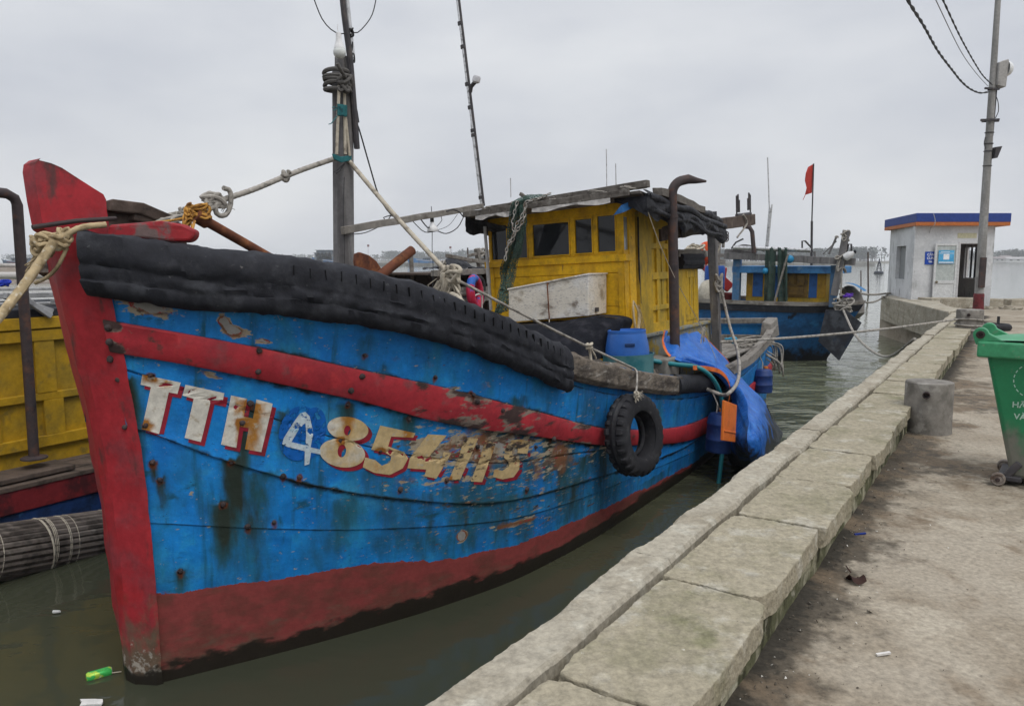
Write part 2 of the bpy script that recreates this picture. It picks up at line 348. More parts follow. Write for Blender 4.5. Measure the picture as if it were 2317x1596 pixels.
def f_age(d, z):
    n = np.array([noise.noise((a*1.5, b*2.5, 4)) for a, b in zip(d, z)])
    return np.clip(1.15*np.exp(-(((d-2.9)/1.9)**2 + ((z-.85+.12*(d-2.9))/.45)**2)) + .45*np.exp(-((z - L_boot(d) - .12)/.14)**2)*np.clip((d-.6)/1.2, 0, 1) + .35*np.exp(-((sheer(d) - .45 - z)/.18)**2) + .35*n, 0, 1)
def f_seam(d, z):  # dark seam grime, plus shade painted into the planks just under the strake
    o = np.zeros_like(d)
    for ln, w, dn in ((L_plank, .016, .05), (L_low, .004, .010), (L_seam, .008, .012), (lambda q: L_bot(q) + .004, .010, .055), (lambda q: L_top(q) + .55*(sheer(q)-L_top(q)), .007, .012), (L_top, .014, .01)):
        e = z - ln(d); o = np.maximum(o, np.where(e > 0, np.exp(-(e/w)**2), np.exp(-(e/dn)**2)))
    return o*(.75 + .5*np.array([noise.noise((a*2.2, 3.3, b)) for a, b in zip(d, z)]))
hull_paint = mat('hull_paint', (.009,.205,.57), .5, layers=[
    ((.007,.155,.48), 2.2, .42, .62), ((.018,.26,.56), 5, .52, .72), ((.018,.165,.26), 3.5, .50, .74, (.6,1,.35)), ((.010,.085,.16), 5, .60, .70, (.14,1,1.2)), ((.03,.26,.55), 30, .63, .70, (.2,1,1.6)), ((.005,.045,.11), 42, .66, .71, (.10,1,1.8)),
    ((.010,.07,.10), 9, .66, .80, (1.5,1,.25)),
    ((.04,.27,.50), 3.3, .54, .78, (.35,1,1)), ((.010,.085,.13), 5, .56, .78, (2.2,1,.14)), ((.014,.060,.085), 7, .62, .80, (3.0,1,.10)),
    ((.012,.075,.13), 4, .58, .95, (.8,1,.4), 'age', .28, .8),
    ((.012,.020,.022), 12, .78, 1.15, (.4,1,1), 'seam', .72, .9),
    ((.34,.30,.22), 26, .655, .69, (.5,1,1.4), None, 1, .8), ((.42,.40,.36), 44, .70, .73, (.7,1,1.2), None, 1, .8),
    ((.30,.25,.17), 30, .72, .76, (.25,1,1.6), 'age', .13, .85), ((.13,.065,.035), 19, .76, .82, (.3,1,1.5), 'age', .17, .9), ((.028,.024,.026), 23, .74, .80, (.3,1,1.3), 'age', .13, .9), ((.28,.03,.035), 38, .79, .82, (.35,1,1.4), 'age', .13, .85),
    ((.014,.075,.10), 6, .50, .95, (1,1,.35), 'streak', .42, .8), ((.020,.030,.022), 8, .80, 1.15, (1.3,1,.3), 'streak', .55, .8),
    ((.34,.29,.21), 17, .80, .86, (.35,1,1.6), 'wear', .40, .85), ((.085,.065,.05), 10, .88, .97, (.4,1,1.5), 'wear', .42, .9),
    ((.17,.075,.035), 7, .74, .96, (.6,1,.5), 'wear', .34, .85), ((.30,.025,.03), 34, .93, .97, (.5,1,1.2), 'wear', .34, .8), ((.28,.27,.25), 12, 1.12, 1.2, (.7,1,1), 'wear', .55, .9),
    ((.13,.035,.012), 14, .9, 1.25, None, 'rust', .8, .9), ((.022,.012,.01), 30, 1.22, 1.4, None, 'rust', .9, .9),
    ((.235,.046,.043), 16, .499, .505, (1,1,1), 'boot', 1.0, .7), ((.15,.045,.035), 5, .55, .75, (.5,1,1.2), 'boot', .25, .8),
    ((.12,.085,.06), 12, .70, 1.10, (.4,1,1.3), 'low', .5, .85), ((.26,.22,.17), 22, .98, 1.10, (.3,1,1.6), 'low', .5, .85), ((.020,.016,.012), 9, .78, 1.02, (.4,1,1.3), 'wet', .8, .4)],
    bump=[(3.2,.45,.02,(.3,1,.8)), (22,.5,.005,(.15,1,1)), (60,.5,.003,(.5,1,1))], spec=.3, grit=.22, gs=11)
red_paint = mat('red_paint', (.37,.026,.036), .6, layers=[((.29,.024,.034), 3, .42, .65), ((.22,.055,.06), 5, .54, .75), ((.42,.035,.04), 6, .56, .7), ((.075,.04,.035), 10, .60, .72, (.6,1,1), None, 1, .85),
    ((.20,.16,.13), 12, .86, .95, (.35,1,1.5), 'wear', .42, .9), ((.05,.03,.028), 9, .86, 1.0, (.35,1,1.4), 'wear', .42, .9), ((.09,.03,.015), 14, .9, 1.2, None, 'rust', .7, .9)],
    bump=[(9,.3,.01,(.3,1,1)),(50,.3,.003)], spec=.3)
stem_paint = mat('stem_paint', (.34,.022,.03), .6, layers=[((.24,.034,.042), 4, .45, .65), ((.10,.035,.035), 7, .56, .72, (1,1,.4)), ((.33,.018,.022), 3.3, .56, .66), ((.36,.10,.09), 45, .70, .74),
    ((.13,.09,.06), 10, .66, 1.05, (1.4,1,.7), 'low', .5, .85), ((.3,.27,.23), 20, 1.03, 1.12, None, 'low', .5, .85), ((.02,.017,.013), 9, .78, 1.02, (1,1,1.2), 'wet', .8, .4), ((.05,.03,.028), 5, .80, 1.0, None, 'dirt', .5, .9)],
    bump=[(7,.4,.015),(45,.4,.003)], spec=.3)
boat = empty('fishing_boat', BF, 'blue and red wooden fishing boat with white hull lettering, moored along the near quay', 'fishing boat')
def strip_rows():
    q = lambda n, e: [0, e, 2*e] + [2*e + (1-4*e)*i/(n+1) for i in range(1, n+1)] + [1-2*e, 1-e, 1]
    return q
D1 = np.unique(np.concatenate([np.linspace(.138,.2,6), np.linspace(.2,3.6,230), np.linspace(3.6,7.8,150), np.linspace(7.8,12.4,40)]))
def hull_side(side, Ds):
    lines = [lambda d: np.full_like(d, -.55), L_boot, L_low, L_plank, L_seam, L_bot, L_top, lambda d: L_top(d) + .55*(sheer(d)-L_top(d)), sheer]
    cnt = [16, 10, 14, 12, 8, 3, 6, 6] if side > 0 else [3]*8
    rows = []
    for k in range(8):
        qs = strip_rows()(cnt[k], .012)
        for q in qs: rows.append((k, q))
    Z = np.array([lines[k](Ds) + (lines[k+1](Ds) - lines[k](Ds))*q for k, q in rows])   # rows x d
    Dg = np.repeat(Ds[None, :], len(rows), 0)
    eps = np.array([(-1e-5 if q == 1 else 1e-5) for k, q in rows])[:, None]
    P = hp(Dg, Z + eps, 0, side)
    mb = MB(BF); nr, nd = Z.shape
    mb.add(P.reshape(-1, 3).tolist(), [(i*nd+j, i*nd+j+1, (i+1)*nd+j+1, (i+1)*nd+j) for i in range(nr-1) for j in range(nd-1)])
    return mb, Dg.ravel(), Z.ravel()
mp_, dd, zz = hull_side(1, D1)
ms_, dd2, zz2 = hull_side(-1, np.linspace(.138, 12.4, 60))
k0 = len(mp_.v); mp_.v += ms_.v; mp_.f += [[i+k0 for i in f] for f in ms_.f]; mp_.mi += ms_.mi
# transom
tz = np.linspace(-.5, 1.52, 12)
tp = hp(np.full(12, 12.4), tz); k0 = len(mp_.v)
mp_.add([tuple(p) for p in tp] + [(p[0], -p[1], p[2]) for p in tp], [(i, i+1, 12+i+1, 12+i) for i in range(11)])
Da = np.concatenate([dd, dd2, np.full(24, 12.4)]); Za = np.concatenate([zz, zz2, tz, tz])
pt = np.concatenate([np.ones_like(dd), np.zeros(len(dd2)+24)])
noi = np.array([noise.noise((d*2.5, 1.7, 0))*.03 + noise.noise((d*9, 4.7, 0))*.014 for d in Da])
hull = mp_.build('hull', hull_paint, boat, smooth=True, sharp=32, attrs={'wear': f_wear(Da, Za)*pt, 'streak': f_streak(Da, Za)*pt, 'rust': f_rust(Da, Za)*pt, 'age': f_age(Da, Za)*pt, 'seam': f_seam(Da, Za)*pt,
    'boot': np.clip((L_boot(Da) + noi*.7 - Za)*16, -.6, .6), 'low': np.clip((L_boot(Da) - Za)/np.maximum(L_boot(Da)+.12, .15), -2, 1.3), 'wet': np.clip(1 - Za/(.17 + .10*np.array([noise.noise((d*1.3, 5.5, 0)) for d in Da])), -1, 1)})
# red rubbing strake
Ds = D1[D1 > .10]
prof = [(0, 0.0), (0, .034), (.06, .04), (.5, .042), (.94, .04), (1, .032), (1, 0.0)]
rows = []; rz = []
for q, o in prof:
    z = L_bot(Ds) + (L_top(Ds) - L_bot(Ds))*q
    wv = np.array([noise.noise((d*3, q*3, 2))*.008 for d in Ds])
    rows.append(hp(Ds, z, o + (wv if o > 0 else 0))); rz.append(z)
nd = len(Ds); mb = MB(BF)
mb.add(np.concatenate(rows).tolist(), [(i*nd+j, i*nd+j+1, (i+1)*nd+j+1, (i+1)*nd+j) for i in range(len(prof)-1) for j in range(nd-1)])
Dr = np.tile(Ds, len(prof)); Zr = np.concatenate(rz)
wr = f_wear(Dr, Zr)
for (u, v, rd, s) in [(1060,900,.35,.9),(1180,930,.5,.8),(950,890,.12,.7),(1300,960,.5,.7),(260,780,.08,.9),(300,795,.12,.5)]:
    d0, z0 = hit(u, v); wr = np.maximum(wr, s*np.exp(-((Dr-d0)/rd)**2)*np.clip(.65 + 2.2*np.abs((Zr-L_bot(Dr))/(L_top(Dr)-L_bot(Dr)) - .45), 0, 1.4))
mb.build('rubbing_strake', red_paint, boat, smooth=True, sharp=40, attrs={'wear': wr, 'rust': f_rust(Dr, Zr)})
# bolts
rr = random.Random(3)
for i, (d, z) in enumerate(BO):
    onband = float(L_bot(d)) - .01 < z < float(L_top(d)) + .01
    p = hp(d, z, .042 if onband else .0); q = hp(d, z, (.042 if onband else 0) + .012 + rr.random()*.009)
    r = rr.uniform(.011, .019); p = Vector(p); q = Vector(q); mb = MB(BF)
    mb.lathe([(r*1.3, -.004), (r*1.2, .35*(q-p).length), (r*.75, (q-p).length), (r*.2, (q-p).length*1.1)], 8, p, q-p)
    mb.shake(.004, 60, i).build('bolt', rust_dark, boat, smooth=True)
# stem post with its tall head
mb = MB(BF); zs = np.concatenate([np.linspace(-.6, 2.9, 60)]); P = []
lo_ = lambda z: float(np.clip((z-.1)/.7, .0, 1))
sec = lambda z: [(float(stem(z)) + .062, .05), (float(stem(z)) + .080, .08), (float(stem(z)) + .13 + .02*(z/3), float(hb(.13, z)) + .026 + .024*lo_(z)), (float(stem(z)) + .168, float(hb(.168, z)) + .022 + .020*lo_(z)), (float(stem(z)) + .19, 0)]
for z in zs:
    s_ = sec(z); s_[2] = (s_[2][0] + .02*noise.noise((z*3,0,0)), s_[2][1])
    P += [(x, y, z) for x, y in s_] + [(x, -y, z) for x, y in s_[:-1][::-1]]
n = 9; mb.add(P, [(i*n+k, i*n+(k+1)%n, (i+1)*n+(k+1)%n, (i+1)*n+k) for i in range(len(zs)-1) for k in range(n)])
zc = P
HEAD = [(75,520),(62,455),(52,390),(54,372),(66,363),(86,362),(116,369),(140,379),(175,402),(210,425),(232,440),(239,452),(242,478),(246,500),(244,540),(160,560)]
hd = [B(u, v, 1, -.06 if i < 5 else .06) for i, (u, v) in enumerate(HEAD)]
# front edge thinner
k0 = len(mb.v)
mb.prism([(p.x, .065, p.z) for p in hd], (0, -.13, 0))
mb.shake(.006, 9, 2)
zw = np.array([(BF.inverted() @ p).z for p in mb.v]); xw = np.array([(BF.inverted() @ p).x for p in mb.v])
mb.build('stem_post', stem_paint, boat, smooth=True, sharp=30, bev=.012, attrs={'low': np.clip((.80 - zw)/.62, -2, 1.3), 'wet': np.clip(1 - zw/.20, -1, 1), 'dirt': np.clip((zw - 3.2)/.2, 0, .8)})
# iron collar rod over the stem, knee behind the head, red breast beam
mb = MB(BF); a = B(73,514,1,.11); b = B(262,494,1,.13); mb.tube([a, a.lerp(b,.5) + Vector((0,.01,.01)), b], .014, 8)
mb.build('iron_rod', rust_dark, boat, smooth=True)
mb = MB(BF)
mb.hexa([(.14,-.10,2.95),(.78,-.09,2.90),(.78,.0,2.90),(.14,.0,2.95),(.17,-.10,3.18),(.72,-.08,3.06),(.72,.0,3.06),(.17,.0,3.18)])
mb.beam((.2,.02,3.16),(.62,.02,3.07), .1, .07, jit=.02); mb.beam((.34,.02,3.07),(.75,.0,3.02), .07, .05, jit=.02)
mb.shake(.02, 12).build('bow_knee', wood_dark, boat, bev=.01)
for y in (.03,): pass
_P0, _n = Vector((.02,.30,2.9)), Vector((-.74,.67,0))
bb = [PL(BF, u, v, _P0, _n) for u, v in ((246,508),(300,503),(366,498),(412,507),(442,521),(440,537),(428,545),(380,546),(328,540),(280,538),(240,540))]
mb = MB(BF); mb.prism(bb, (.10,-.09,0)); mb.shake(.010, 10)
red_worn = mat('worn_red_paint', (.27,.018,.025), .6, layers=[((.13,.09,.085), 7, .5, .6), ((.30,.02,.025), 4, .52, .62), ((.05,.035,.03), 9, .6, .7)], bump=[(18,.5,.008,(1,.2,1))])
mb.build('breast_beam', red_worn, boat, bev=.015)
# ------------------------------------------------------------------ rubber and timber along the sheer
def sweep(name, d0, d1, prof, m, n, amp=.01, sc=8, zo=0, cap=True, ridges=0, bev=0, rg=None):
    Dv = np.linspace(d0, d1, n); mb = MB(BF); P = []
    for i, d in enumerate(Dv):
        z0 = float(sheer(d)) + zo; g = float((bs_(d+.03) - bs_(d-.03))/.06); nn = Vector((-g, 1, 0)).normalized()
        c = Vector((d + float(stem(z0)), float(bs_(d)), z0))
        e = 1.0
        if rg: e = rg(i/(n-1))
        for k, (o, h) in enumerate(prof): 
            w = amp*noise.noise((d*sc, k*1.3, 3.3)) + amp*.8*noise.noise((d*sc*.35, k*.6, 9))
            P.append(c + nn*(o*e + w) + Vector((0, 0, h*e + w*.6)))
    m_ = len(prof); mb.add(P, [(i*m_+k, i*m_+(k+1)%m_, (i+1)*m_+(k+1)%m_, (i+1)*m_+k) for i in range(n-1) for k in range(m_)])
    if cap: mb.add(P[:m_], [tuple(range(m_))[::-1]]); mb.add(P[-m_:], [tuple(range(m_))])
    return mb
fp = [(-.20,-.20),(-.19,-.03),(-.14,.015),(-.06,.04),(.01,.045),(.065,.018),(.09,-.03),(.096,-.08),(.094,-.13),(.087,-.15),(.083,-.162),(.090,-.18),(.092,-.215),(.086,-.236),(.082,-.246),(.087,-.262),(.082,-.305),(.055,-.342),(.02,-.355),(-.02,-.3),(-.05,-.2)]
mb = sweep('bow_fender', .12, 3.34, fp, black, 260, .017, 6, 0)
mb.shake(.010, 11, 3); mb.shake(.006, 26, 5)
# worn tread cuts along the upper edge
cut = MB(BF)
for d in np.arange(1.0, 3.2, .085):
    c = Vector((d + float(stem(2.5)), float(bs_(d)), float(sheer(d)))); z0 = float(sheer(d)); c.x = d + float(stem(z0))
    g = float((bs_(d+.03) - bs_(d-.03))/.06); nn = Vector((-g, 1, 0)).normalized(); tt = Vector((1, g, 0)).normalized()
    cc = c + nn*.094 + Vector((0, 0, -.05 + random.uniform(-.008,.008)))
    cut.beam(cc - nn*.004 + Vector((0,0,-.034)), cc - nn*.004 + Vector((random.uniform(-.006,.006),0,.030)), .022, .0045, up=tt)
fen = mb.build('bow_fender', black, boat, smooth=True, sharp=60)
cut.build('tread_cuts', mat('rubber_cut', (.004,.004,.005), .9), fen)
# loose split flap at the end of the fender
timber = mat('battered_timber', (.15,.125,.10), .92, layers=[((.06,.05,.042), 7, .45, .62, (.4,1,1)), ((.27,.25,.22), 10, .55, .7, (.35,1,1)), ((.03,.027,.025), 6, .58, .72), ((.03,.10,.16), 13, .68, .74)], bump=[(16,1,.025,(.3,1,1)),(50,.6,.006)])
mb = sweep('g', 3.28, 5.95, [(-.10,-.22),(-.11,-.02),(-.03,.0),(.06,-.01),(.075,-.03),(.07,-.19),(.03,-.235)], timber, 70, .012, 9, .0)
mb.build('gunwale_timber', timber, boat, smooth=True, sharp=35, bev=.008)
mb = sweep('g', 2.7, 5.8, [(-.34,-.3),(-.36,-.03),(-.30,.05),(-.18,.06),(-.125,.02),(-.12,-.2)], timber, 90, .035, 10, .0)
mb.build('inner_rail', timber, boat, smooth=True, sharp=35)
mb = sweep('g', 5.85, 8.1, [(.1*cos(a) - .01, .115*sin(a) - .13) for a in np.linspace(0, 2*pi, 15)[:-1]], black, 50, .012, 6, .03, rg=lambda t: 1 + .12*exp(-t*9))
mb.build('side_fender', black, boat, smooth=True, sharp=60)
mb = sweep('g', 8.1, 12.3, [(-.10,-.12),(-.11,.0),(.03,.0),(.035,-.12)], wood_grey, 40, .008, 5, .02)
mb.build('aft_rail', wood_grey, boat, smooth=True, sharp=35)
mb = MB(BF)  # starboard rail
mm = sweep('g', .15, 12.3, [(-.12,-.2),(-.12,.0),(.05,.0),(.05,-.2)], timber, 60, .01, 5, .02)
for p in mm.v:
    q = BF.inverted() @ p; mb.v.append(BF @ Vector((q.x, -q.y, q.z)))
mb.f = mm.f; mb.mi = mm.mi
mb.build('starboard_rail', timber, boat, smooth=True, sharp=35)
# deck
dk = MB(BF); dz = lambda d: float(np.clip(min(float(sheer(d)) - .32, 2.3), .98, 9))
rowsd = np.linspace(.25, 12.3, 60)
dk.add([(d - .1, s*(float(bs_(d)) - .06), dz(d)) for d in rowsd for s in (-1, -.33, .33, 1)], [(i*4+k, (i+1)*4+k, (i+1)*4+k+1, i*4+k+1) for i in range(59) for k in range(3)])
deck_m = mat('deck_planks', (.13,.115,.095), .85, layers=[((.07,.06,.05), 6, .45, .65, (.2,1,1)), ((.2,.19,.17), 9, .55, .75, (.2,3,1))], bump=[(8,.6,.01,(.1,2,1))])
dk.build('deck', deck_m, boat)
# transom rail, end block and aft coaming
mb = MB(BF); mb.beam((12.3,-1.35,1.62),(12.3,1.4,1.60), .14, .10, jit=.01); mb.beam((12.28,-1.3,1.2),(12.28,1.36,1.18), .1, .3)
mb.build('transom_rail', wood_grey, boat, bev=.01)
mb = MB(BF); mb.hexa([(11.75,1.28,1.3),(12.4,1.22,1.3),(12.42,1.48,1.3),(11.75,1.5,1.3),(11.8,1.32,1.62),(12.38,1.26,1.66),(12.4,1.46,1.66),(11.8,1.48,1.56)]); mb.shake(.02, 6)
mb.build('corner_post', wood_grey, boat, bev=.02)
mb = MB(BF)
for y in np.arange(-1.2, 1.3, .21): mb.box((8.6, y, 1.16), (11.9, y+.195, 1.19 + .01*random.random()))
mb.build('aft_deck', wood_grey, boat, bev=.006)
# ------------------------------------------------------------------ registration lettering painted on the planks
def decal(polys, off, name, m, parent, step=.045):
    mb = MB(BF); A = []
    for poly in polys:
        pts = [hit(u, v) for u, v in poly]
        bm = bmesh.new(); vsx = [bm.verts.new((d, z, 0)) for d, z in pts]
        f = bm.faces.new(vsx); bmesh.ops.triangulate(bm, faces=[f], ngon_method='EAR_CLIP')
        lo = min(p[0] for p in pts); hi = max(p[0] for p in pts); zl = min(p[1] for p in pts); zh = max(p[1] for p in pts)
        for x in np.arange(lo+step, hi, step): bmesh.ops.bisect_plane(bm, geom=bm.verts[:]+bm.edges[:]+bm.faces[:], plane_co=(x,0,0), plane_no=(1,0,0))
        for x in np.arange(zl+.03, zh, .03): bmesh.ops.bisect_plane(bm, geom=bm.verts[:]+bm.edges[:]+bm.faces[:], plane_co=(0,x,0), plane_no=(0,1,0))
        bm.verts.index_update()
        V = [(v.co.x, v.co.y) for v in bm.verts]; k0 = len(mb.v)
        mb.add([tuple(hp(d, z, off)) for d, z in V], [[v.index for v in f.verts] for f in bm.faces]); A += V; bm.free()
    D_ = np.array([a[0] for a in A]); Z_ = np.array([a[1] for a in A])
    w = f_wear(D_, Z_) + np.clip((D_ - 1.55)/1.6, 0, .4)
    return mb.build(name, m, parent, attrs={'wear': w, 'rust': f_rust(D_, Z_), 'streak': f_streak(D_, Z_), 'tone': np.clip((D_-.75)/.8, 0, 1)})
c6 = lambda P: [((400 + x*.37594)/1.74018, (1350 + y*.37594)/1.74018) for x, y in P]
c7 = lambda P: [((1200 + x*.43159)/1.74018, (1500 + y*.43159)/1.74018) for x, y in P]
sh6 = lambda P, dx=38, dy=46: [(x+dx, y+dy) for x, y in P]
def ell(cx, cy, rx, ry, tilt=0, n=28, a0=0, a1=360):
    R = []
    for i in range(n+1):
        a = radians(a0 + (a1-a0)*i/n); x, y = rx*cos(a), ry*sin(a); t = radians(tilt); R.append((cx + x*cos(t) - y*sin(t), cy + x*sin(t) + y*cos(t)))
    return R
def ring(cx, cy, rx, ry, hx, hy, hrx, hry, tilt=0):
    o = ell(cx, cy, rx, ry, tilt, 20, 0, 180); i = ell(hx, hy, hrx, hry, tilt, 20, 0, 180)
    o2 = ell(cx, cy, rx, ry, tilt, 20, 180, 360); i2 = ell(hx, hy, hrx, hry, tilt, 20, 180, 360)
    return [o + i[::-1], o2 + i2[::-1]]
T1 = [(430,325),(830,410),(795,530),(705,512),(605,943),(425,890),(518,458),(410,432)]
T2 = [(880,432),(1285,520),(1265,620),(1145,595),(1040,1028),(870,985),(965,580),(848,545)]
Hh = [(1355,543),(1525,580),(1490,765),(1585,785),(1620,585),(1790,630),(1670,1135),(1500,1105),(1540,885),(1445,870),(1410,1090),(1250,1055)]
five = [(685,400),(1005,470),(985,512),(785,500),(755,590),(900,640),(940,700),(890,790),(770,850),(630,830),(525,780),(548,690),(640,715),(700,765),(775,735),(785,680),(730,645),(602,620)]
four2 = [(1120,480),(1290,490),(1130,680),(1240,705),(1262,640),(1330,655),(1195,885),(1085,860),(1105,800),(932,790),(955,695)]
one1 = [(1450,512),(1578,520),(1408,902),(1308,895),(1400,690)]
one2 = [(1640,540),(1740,560),(1690,700),(1612,915),(1508,910),(1590,700)]
ess = [(1830,590),(1880,535),(1960,525),(2045,545),(2025,660),(1935,650),(1940,605),(1900,600),(1880,660),(1960,720),(1950,800),(1900,870),(1800,890),(1710,870),(1725,800),(1800,810),(1860,770),(1850,730),(1810,690)]
eight = ring(390,430,188,108,385,445,30,45,8) + ring(340,650,208,130,335,632,38,58,8)
shc = dict(dx=36, dy=34)
red_l = mat('lettering_red', (.25,.015,.03), .6, layers=[((.16,.02,.03), 9, .5, .7)], alpha=(24,.92,.96,(.6,1,1.4),'wear',.42))
white_l = mat('lettering_white', (.60,.57,.50), .6, layers=[((.50,.37,.19), 5, .66, .95, None, 'tone', .6), ((.36,.16,.03), 4, .72, .95, (1,1,.6), 'streak', .6), ((.30,.12,.02), 7, .62, .9, None, 'rust', .8), ((.38,.18,.04), 3.5, .60, .70), ((.42,.36,.27), 18, .56, .7), ((.03,.015,.01), 20, 1.15, 1.35, None, 'rust', .9),
    ((.05,.04,.035), 9, .92, 1.02, (.4,1,1.4), 'wear', .30)], bump=[(30,.3,.003,(.3,1,1))], alpha=(22,.84,.87,(.5,1,1.5),'wear',.19))
white_4 = mat('lettering_patch_white', (.50,.58,.62), .6, layers=[((.25,.42,.52), 12, .55, .7)], alpha=(40,.60,.66))
blue_4 = mat('lettering_patch_blue', (.006,.11,.42), .5, alpha=(18,.48,.62))
shade = [c6(sh6(p)) for p in (T1, T2, Hh)] + [c7(sh6(p, **shc)) for p in eight] + [c7(sh6(p, 26, 26)) for p in (five, four2, one1, one2, ess)]
decal(shade, .0045, 'lettering_shadow', red_l, boat)
decal([c6(ell(2070,940,215,290,12)), c7(ell(60,470,130,240,12))], .0058, 'lettering_patch', blue_4, boat)
decal([c6(p) for p in (T1, T2, Hh)] + [c7(p) for p in eight] + [c7(p) for p in (five, four2, one1, one2, ess)], .0068, 'lettering', white_l, boat)
s4 = [(2130,715),(2175,760),(2215,940),(2185,1085),(2290,1110),(2290,1160),(2190,1140),(2170,1260),(2120,1275),(2125,1125),(1940,1080),(1890,1050),(1905,990),(2010,820),(2075,730)]
h4 = [(2130,830),(2075,880),(1985,1030),(2130,1065),(2140,960)]
decal([c6(s4[:5] + s4[5:8] + s4[8:10] + [(2130,1065),(2140,960),(2130,830)]), c6([(2130,830),(2075,880),(1985,1030),(2130,1065),(2125,1125),(1940,1080),(1890,1050),(1905,990),(2010,820),(2075,730),(2130,715)])], .0084, 'lettering_digit', white_4, boat)
# ------------------------------------------------------------------ main boat: cabin
cc = lambda x, y: ((1750 + x*.43859)/1.74018, (650 + y*.43859)/1.74018)
FX = 6.1; SY = 1.04
fy = lambda x, y=680: B(*cc(x, y), 0, FX)
sd = lambda x, y: B(*cc(x, y), 1, SY)
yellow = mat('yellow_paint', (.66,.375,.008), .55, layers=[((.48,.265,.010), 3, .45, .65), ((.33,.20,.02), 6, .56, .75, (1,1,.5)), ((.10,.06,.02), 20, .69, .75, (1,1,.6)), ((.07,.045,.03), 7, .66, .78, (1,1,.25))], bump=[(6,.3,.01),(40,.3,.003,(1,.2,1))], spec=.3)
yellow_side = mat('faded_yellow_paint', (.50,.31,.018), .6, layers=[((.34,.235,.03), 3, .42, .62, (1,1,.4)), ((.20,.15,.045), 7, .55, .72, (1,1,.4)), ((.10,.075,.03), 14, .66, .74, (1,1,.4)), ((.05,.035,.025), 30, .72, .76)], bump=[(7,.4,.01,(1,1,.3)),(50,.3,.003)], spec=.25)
gap = mat('plank_gap', (.012,.009,.006), .95)
pane = mat('window_glass', (.012,.014,.017), .06, spec=.5, layers=[((.05,.055,.06), 5, .62, .8)])
curtain = mat('inside_cloth', (.35,.34,.33), .9, layers=[((.2,.2,.2), 5, .5, .7, (1,1,.2))])
cabin = MB(BF)
zt, zb, zs = 3.50, 1.55, 2.78
yl, yr = fy(395).y, fy(1600).y
Wn = [(418,562,545,845),(598,742,540,830),(790,1120,525,805),(1170,1325,487,785),(1372,1535,455,772)]
ws = []
for x0, x1, y0, y1 in Wn:
    a = fy(x0, (y0+y1)/2).y; b = fy(x1, (y0+y1)/2).y; ws.append((a-.012, b+.012, fy((x0+x1)/2, y1).z - .02, fy((x0+x1)/2, y0).z + .02))
zlo = min(w[2] for w in ws) - .005; zhi = max(w[3] for w in ws)
cabin.box((FX, yl, zhi), (FX+.05, yr, zt))                                   # head board
eds = [yl] + [v for w in ws for v in (w[0], w[1])] + [yr]
for i in range(0, len(eds), 2): cabin.box((FX, eds[i], zlo), (FX+.05, eds[i+1], zhi))
cabin.box((FX-.035, yl-.06, zlo-.085), (FX+.05, yr+.05, zlo))              # sill board
zz_ = [zlo-.085, 2.605, 2.19, 1.9, 1.5]
for i in range(4): cabin.box((FX + (.0, .006, .002, .01)[i], yl, zz_[i+1]+.004), (FX+.05, yr, zz_[i]-.004 if i else zz_[i]))
cabin.box((FX+.02, yl, zs-.6), (FX+.045, yr, zlo-.09))
for y in (yl, yr-.07): cabin.box((FX-.012, y, 1.5), (FX+.06, y+.07, zlo-.085))
# side walls, back, floor
cabin.box((FX+.05, yr-.05, 1.5), (8.05, SY-.015, 3.45)); cabin.box((FX+.05, yl, 1.5), (8.05, yl+.05, zlo)); cabin.box((FX+.05, yl, zhi), (8.05, yl+.05, 3.45))
for x in (FX+.05, 6.9, 7.9): cabin.box((x, yl, zlo), (x+.1, yl+.05, zhi))
cabin.box((8.0, yl+.05, 1.5), (8.05, yr-.05, 3.4))
cab = cabin.build('cabin', yellow, boat, bev=.006)
for a, b, z0, z1 in ws:
    mb = MB(BF); t = .016
    if z0 > zlo + .002: mb.box((FX+.004, a, zlo), (FX+.05, b, z0-.001))
    if z1 < zhi - .002: mb.box((FX+.004, a, z1+.001), (FX+.05, b, zhi))
    for p, q in (((a,z0),(b,z0+t)),((a,z1-t),(b,z1)),((a,z0+t),(a+t,z1-t)),((b-t,z0+t),(b,z1-t))): mb.box((FX-.008, p[0], p[1]), (FX+.035, q[0], q[1]))
    # the pane goes with its frame as a second material
    mb.cur = 1; mb.box((FX+.018, a+t, z0+t), (FX+.024, b-t, z1-t))
    mb.build('window', [yellow, pane], cab, bev=.003)
mb = MB(BF); mb.cur = 0
mb.grid(lambda i, j: (FX+.35 + .03*sin(i*25), ws[0][0]-.05 + .16*i + .08*j*j, zlo-.05 + .5*j), 20, 8); mb.build('curtain', curtain, cab)
# side: corner posts, narrow window, panelled door
mb = MB(BF); s0 = sd(1590,460); s1 = sd(1650,760)
a = sd(1600,600).x; b = sd(1642,600).x
mb.box((FX, SY-.02, 1.5), (a, SY+.012, 3.45)); mb.box((b, SY-.02, 1.5), (sd(1700,700).x, SY+.02, 3.42))
mb.box((a, SY-.02, 1.5), (b, SY+.01, s1.z)); mb.box((a, SY-.02, s0.z), (b, SY+.012, 3.45))
mb.cur = 1; mb.box((a, SY-.01, s1.z), (b, SY-.004, s0.z)); mb.cur = 0
mb.box((FX-.04, yr-.03, zlo-.085), (sd(1668,820).x, SY+.03, zlo))
mb.build('side_window', [yellow, mat('pale_glass', (.25,.27,.28), .1, spec=.5)], cab, bev=.005)
mb = MB(BF); x0 = sd(1722,700).x; xe = 7.95
mb.box((x0, SY-.025, 1.78), (xe, SY-.004, 3.36))
vx = [sd(1838,800).x, sd(1888,800).x, sd(1912,800).x, sd(1945,800).x, sd(1988,800).x]
